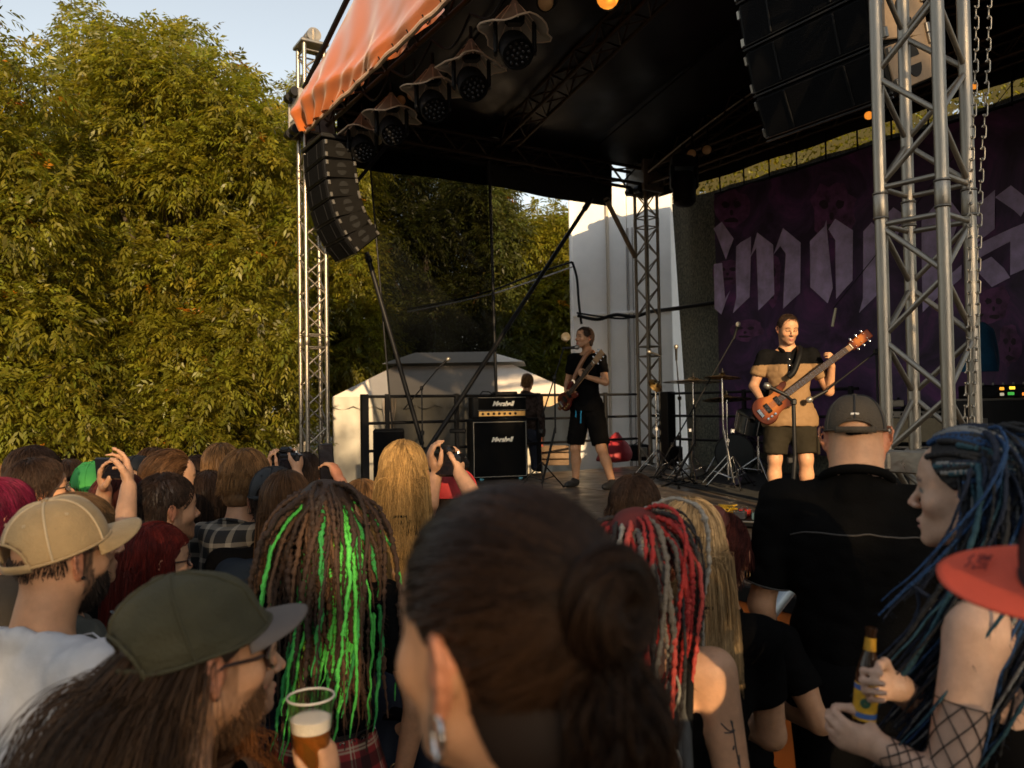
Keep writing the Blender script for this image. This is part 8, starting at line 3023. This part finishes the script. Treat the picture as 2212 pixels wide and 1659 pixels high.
def in_poly(x, y, poly):
    c = False
    n = len(poly)
    j = n - 1
    for i in range(n):
        xi, yi = poly[i]; xj, yj = poly[j]
        if (yi > y) != (yj > y) and x < (xj - xi) * (y - yi) / (yj - yi) + xi:
            c = not c
        j = i
    return c

def tree(name, label, cents, rad, trunk_xy, top, mat, seed, per=90, leaf=.32, nl=7, group="trees round the stage", thin=.30, limbs=14):
    r = np.random.default_rng(seed)
    cents = np.array(cents, float)
    rad = np.asarray(rad, float)
    bs, ds = [], []
    for c, ra in zip(cents, rad):
        n = int(per * (ra / .45) ** 2)
        g = r.normal(size=(n, 3)); g /= np.linalg.norm(g, axis=1, keepdims=True)
        rr = ra * r.uniform(.25, 1.0, n) ** .6
        p = c + g * rr[:, None] * np.array([1, 1, .8])
        bs.append(p)
        ds.append(g * .9 + np.array([0, 0, .15]) + r.normal(0, .35, (n, 3)))
    bs, ds = np.concatenate(bs), np.concatenate(ds)
    sz = leaf * r.uniform(.7, 1.25, len(bs))
    V, F, T = compound_leaves(bs, ds, sz, r, nl, thin)
    rt = root(name, (trunk_xy[0], trunk_xy[1], 0), label, "tree", group)
    mi = inv(rt)
    link("crown", mesh_np("crown", V, F, mat, smooth=False, cols=T), rt, mw=mi, kind="stuff")
    # trunk and limbs
    mb = MB()
    tx, ty = trunk_xy
    pts = [Vector((tx + .12 * math.sin(k * .9 + seed), ty + .1 * math.cos(k * 1.1), top * .8 * k / 7)) for k in range(8)]
    mb.tube(pts, [.17 * (1 - .75 * k / 7) + .02 for k in range(8)], 9)
    mb.build("trunk", bark, rt, smooth=True)
    idx = r.choice(len(cents), min(limbs, len(cents)), replace=False)
    for i in idx:
        e = Vector(cents[i])
        k = min(6, max(2, int(7 * (e.z - .8) / max(top, 1))))
        s = pts[k]
        mid = s.lerp(e, .5) + Vector((0, 0, .2))
        q1 = s.lerp(mid, .5) + Vector((r.normal(0, .05), 0, .1))
        MB().tube([s, q1, mid, mid.lerp(e, .5) + Vector((0, 0, .03)), e], [.05, .04, .03, .02, .008], 6).build("limb", bark, rt, smooth=True)
    return rt

def fill_poly(poly, d0, d1, n, ra0, ra1, seed, front=1.6):
    """clump centres filling the outline a crown shows, through its depth"""
    r = np.random.default_rng(seed)
    xs = [p[0] for p in poly]; ys = [p[1] for p in poly]
    out, rad = [], []
    while len(out) < n:
        x, y = r.uniform(min(xs), max(xs)), r.uniform(min(ys), max(ys))
        ra = r.uniform(ra0, ra1)
        d = d0 + (d1 - d0) * r.random() ** front
        m = ra * FPX / d * .75
        ok = in_poly(x, y, poly)
        if ok:
            for ax, ay in ((m, 0), (-m, 0), (0, -m)):
                if not in_poly(x + ax, y + ay, poly):
                    ra *= .62
                    break
            out.append(tuple(P(x, y, d))); rad.append(ra)
    return out, rad

A1 = [(-520, 260), (-200, 130), (-60, 110), (40, 92), (100, 118), (118, 200), (104, 300), (150, 420), (200, 480), (200, 975), (-520, 975)]
c, ra = fill_poly(A1, 8.6, 11.8, 330, .22, .44, 11)
tree("leafy_tree", "golden leafy tree filling the left edge of the photo", c, ra, P(-60, 900, 10.5).xy, 5.2, leaf_a, 1, per=140, leaf=.21, thin=.36)
A2 = [(140, 210), (112, 190), (118, 108), (150, 20), (215, 38), (240, 60), (300, 50), (335, 90), (385, 50), (420, 62), (455, 118), (520, 130), (560, 168), (556, 215), (600, 235), (655, 250), (668, 960), (160, 975), (180, 480), (135, 330)]
c, ra = fill_poly(A2, 10.1, 13.2, 430, .22, .44, 12)
tree("leafy_tree", "tallest golden green tree with drooping leaves left of the slim tower", c, ra, P(360, 900, 11).xy, 6.4, leaf_a, 2, per=140, leaf=.21, thin=.36)
A3 = [(600, 240), (622, 180), (645, 160), (690, 215), (735, 300), (800, 330), (850, 800), (850, 860), (700, 850), (680, 975), (590, 980)]
c, ra = fill_poly(A3, 15.6, 17.5, 150, .4, .6, 13)
tree("leafy_tree", "leafy tree standing behind the slim tower and hanging loudspeakers", c, ra, P(640, 900, 16.5).xy, 6, leaf_a, 3, per=110, leaf=.26)
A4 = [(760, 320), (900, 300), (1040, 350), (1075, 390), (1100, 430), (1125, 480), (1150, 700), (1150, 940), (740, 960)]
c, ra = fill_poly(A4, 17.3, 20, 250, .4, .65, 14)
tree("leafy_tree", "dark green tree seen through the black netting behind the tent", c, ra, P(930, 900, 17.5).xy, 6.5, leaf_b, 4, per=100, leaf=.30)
A5 = [(1060, 470), (1100, 490), (1120, 468), (1150, 462), (1172, 450), (1205, 470), (1260, 455), (1330, 470), (1330, 930), (1040, 930)]
c, ra = fill_poly(A5, 18, 20.5, 170, .4, .65, 15)
tree("leafy_tree", "yellow topped tree between the netting and the white wall", c, ra, P(1170, 900, 19.5).xy, 6, leaf_a, 5, per=100, leaf=.30)
A6 = [(1480, 230), (1700, 190), (2000, 160), (2500, 100), (2700, 500), (1480, 500)]
c, ra = fill_poly(A6, 19, 23, 120, .6, 1.0, 16)
tree("leafy_tree", "sunlit tree glimpsed through the netting strip above the purple banner", c, ra, P(2000, 700, 22).xy, 8, leaf_a, 6, per=60, leaf=.5)
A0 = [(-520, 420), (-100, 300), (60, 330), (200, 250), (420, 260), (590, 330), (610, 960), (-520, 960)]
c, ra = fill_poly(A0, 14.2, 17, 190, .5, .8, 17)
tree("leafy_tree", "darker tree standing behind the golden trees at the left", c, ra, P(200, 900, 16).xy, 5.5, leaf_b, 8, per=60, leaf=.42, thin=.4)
# twig poking in at the top left corner
c = [tuple(P(x, y, 7.5)) for x, y in ((-30, 20), (-8, 30), (2, 50), (-45, 60))]
tree("leafy_tree", "near tree whose leaf tips poke in at the top left corner", c + [tuple(P(-160 - 40 * k, 60 + 30 * (k % 3), 7.5)) for k in range(9)], [.13, .10, .07, .16] + [.32] * 9, P(-420, 900, 7.5).xy, 5.5, leaf_a, 7, per=90, leaf=.18, limbs=10)

# trees behind the photographer: they shade the crowd in the low sun
r_ = np.random.default_rng(5)
def back_tree(label, x, y, zc, rx, rz, n, seed):
    r = np.random.default_rng(seed)
    cs, rs = [], []
    for _ in range(n):
        g = r.normal(size=3); g /= np.linalg.norm(g)
        k = r.uniform(.25, 1) ** .5
        cs.append((x + g[0] * rx * k, y + g[1] * rx * .6 * k, max(.8, zc + g[2] * rz * k)))
        rs.append(r.uniform(.5, .9))
    tree("leafy_tree", label, cs, rs, (x, y), zc + rz * .5, leaf_b, seed, per=19, leaf=.55, nl=5, thin=.5, limbs=8)
back_tree("shade tree behind the crowd, outside the photo on the left", -4.5, -15, 5.6, 3.2, 4.3, 75, 31)
back_tree("shade tree behind the crowd, straight behind the photographer", 1.0, -16, 4.3, 3.0, 2.8, 46, 32)
back_tree("shade tree behind the crowd, outside the photo on the right", 4.6, -15, 5.4, 3.0, 4.4, 46, 33)
for lab, x, y, zc, rx, rz, n, sd in (("tall unseen tree far left of the crowd, added to block skylight", -12.5, -6, 5.5, 4.2, 5.2, 70, 34), ("tall unseen tree right of the crowd, added to block skylight", 13.5, -8, 5.5, 4.0, 5.2, 70, 35), ("broad unseen tree beyond the right side of the stage, added to block skylight", 12.5, 2, 4.5, 3.5, 4.2, 60, 36), ("unseen tree behind the crowd at the far left corner, added to block skylight", -10, -14, 5, 3.6, 4.6, 60, 37)):  # unseen trees added round the scene to cut the skylight
    back_tree(lab, x, y, zc, rx, rz, n, sd)
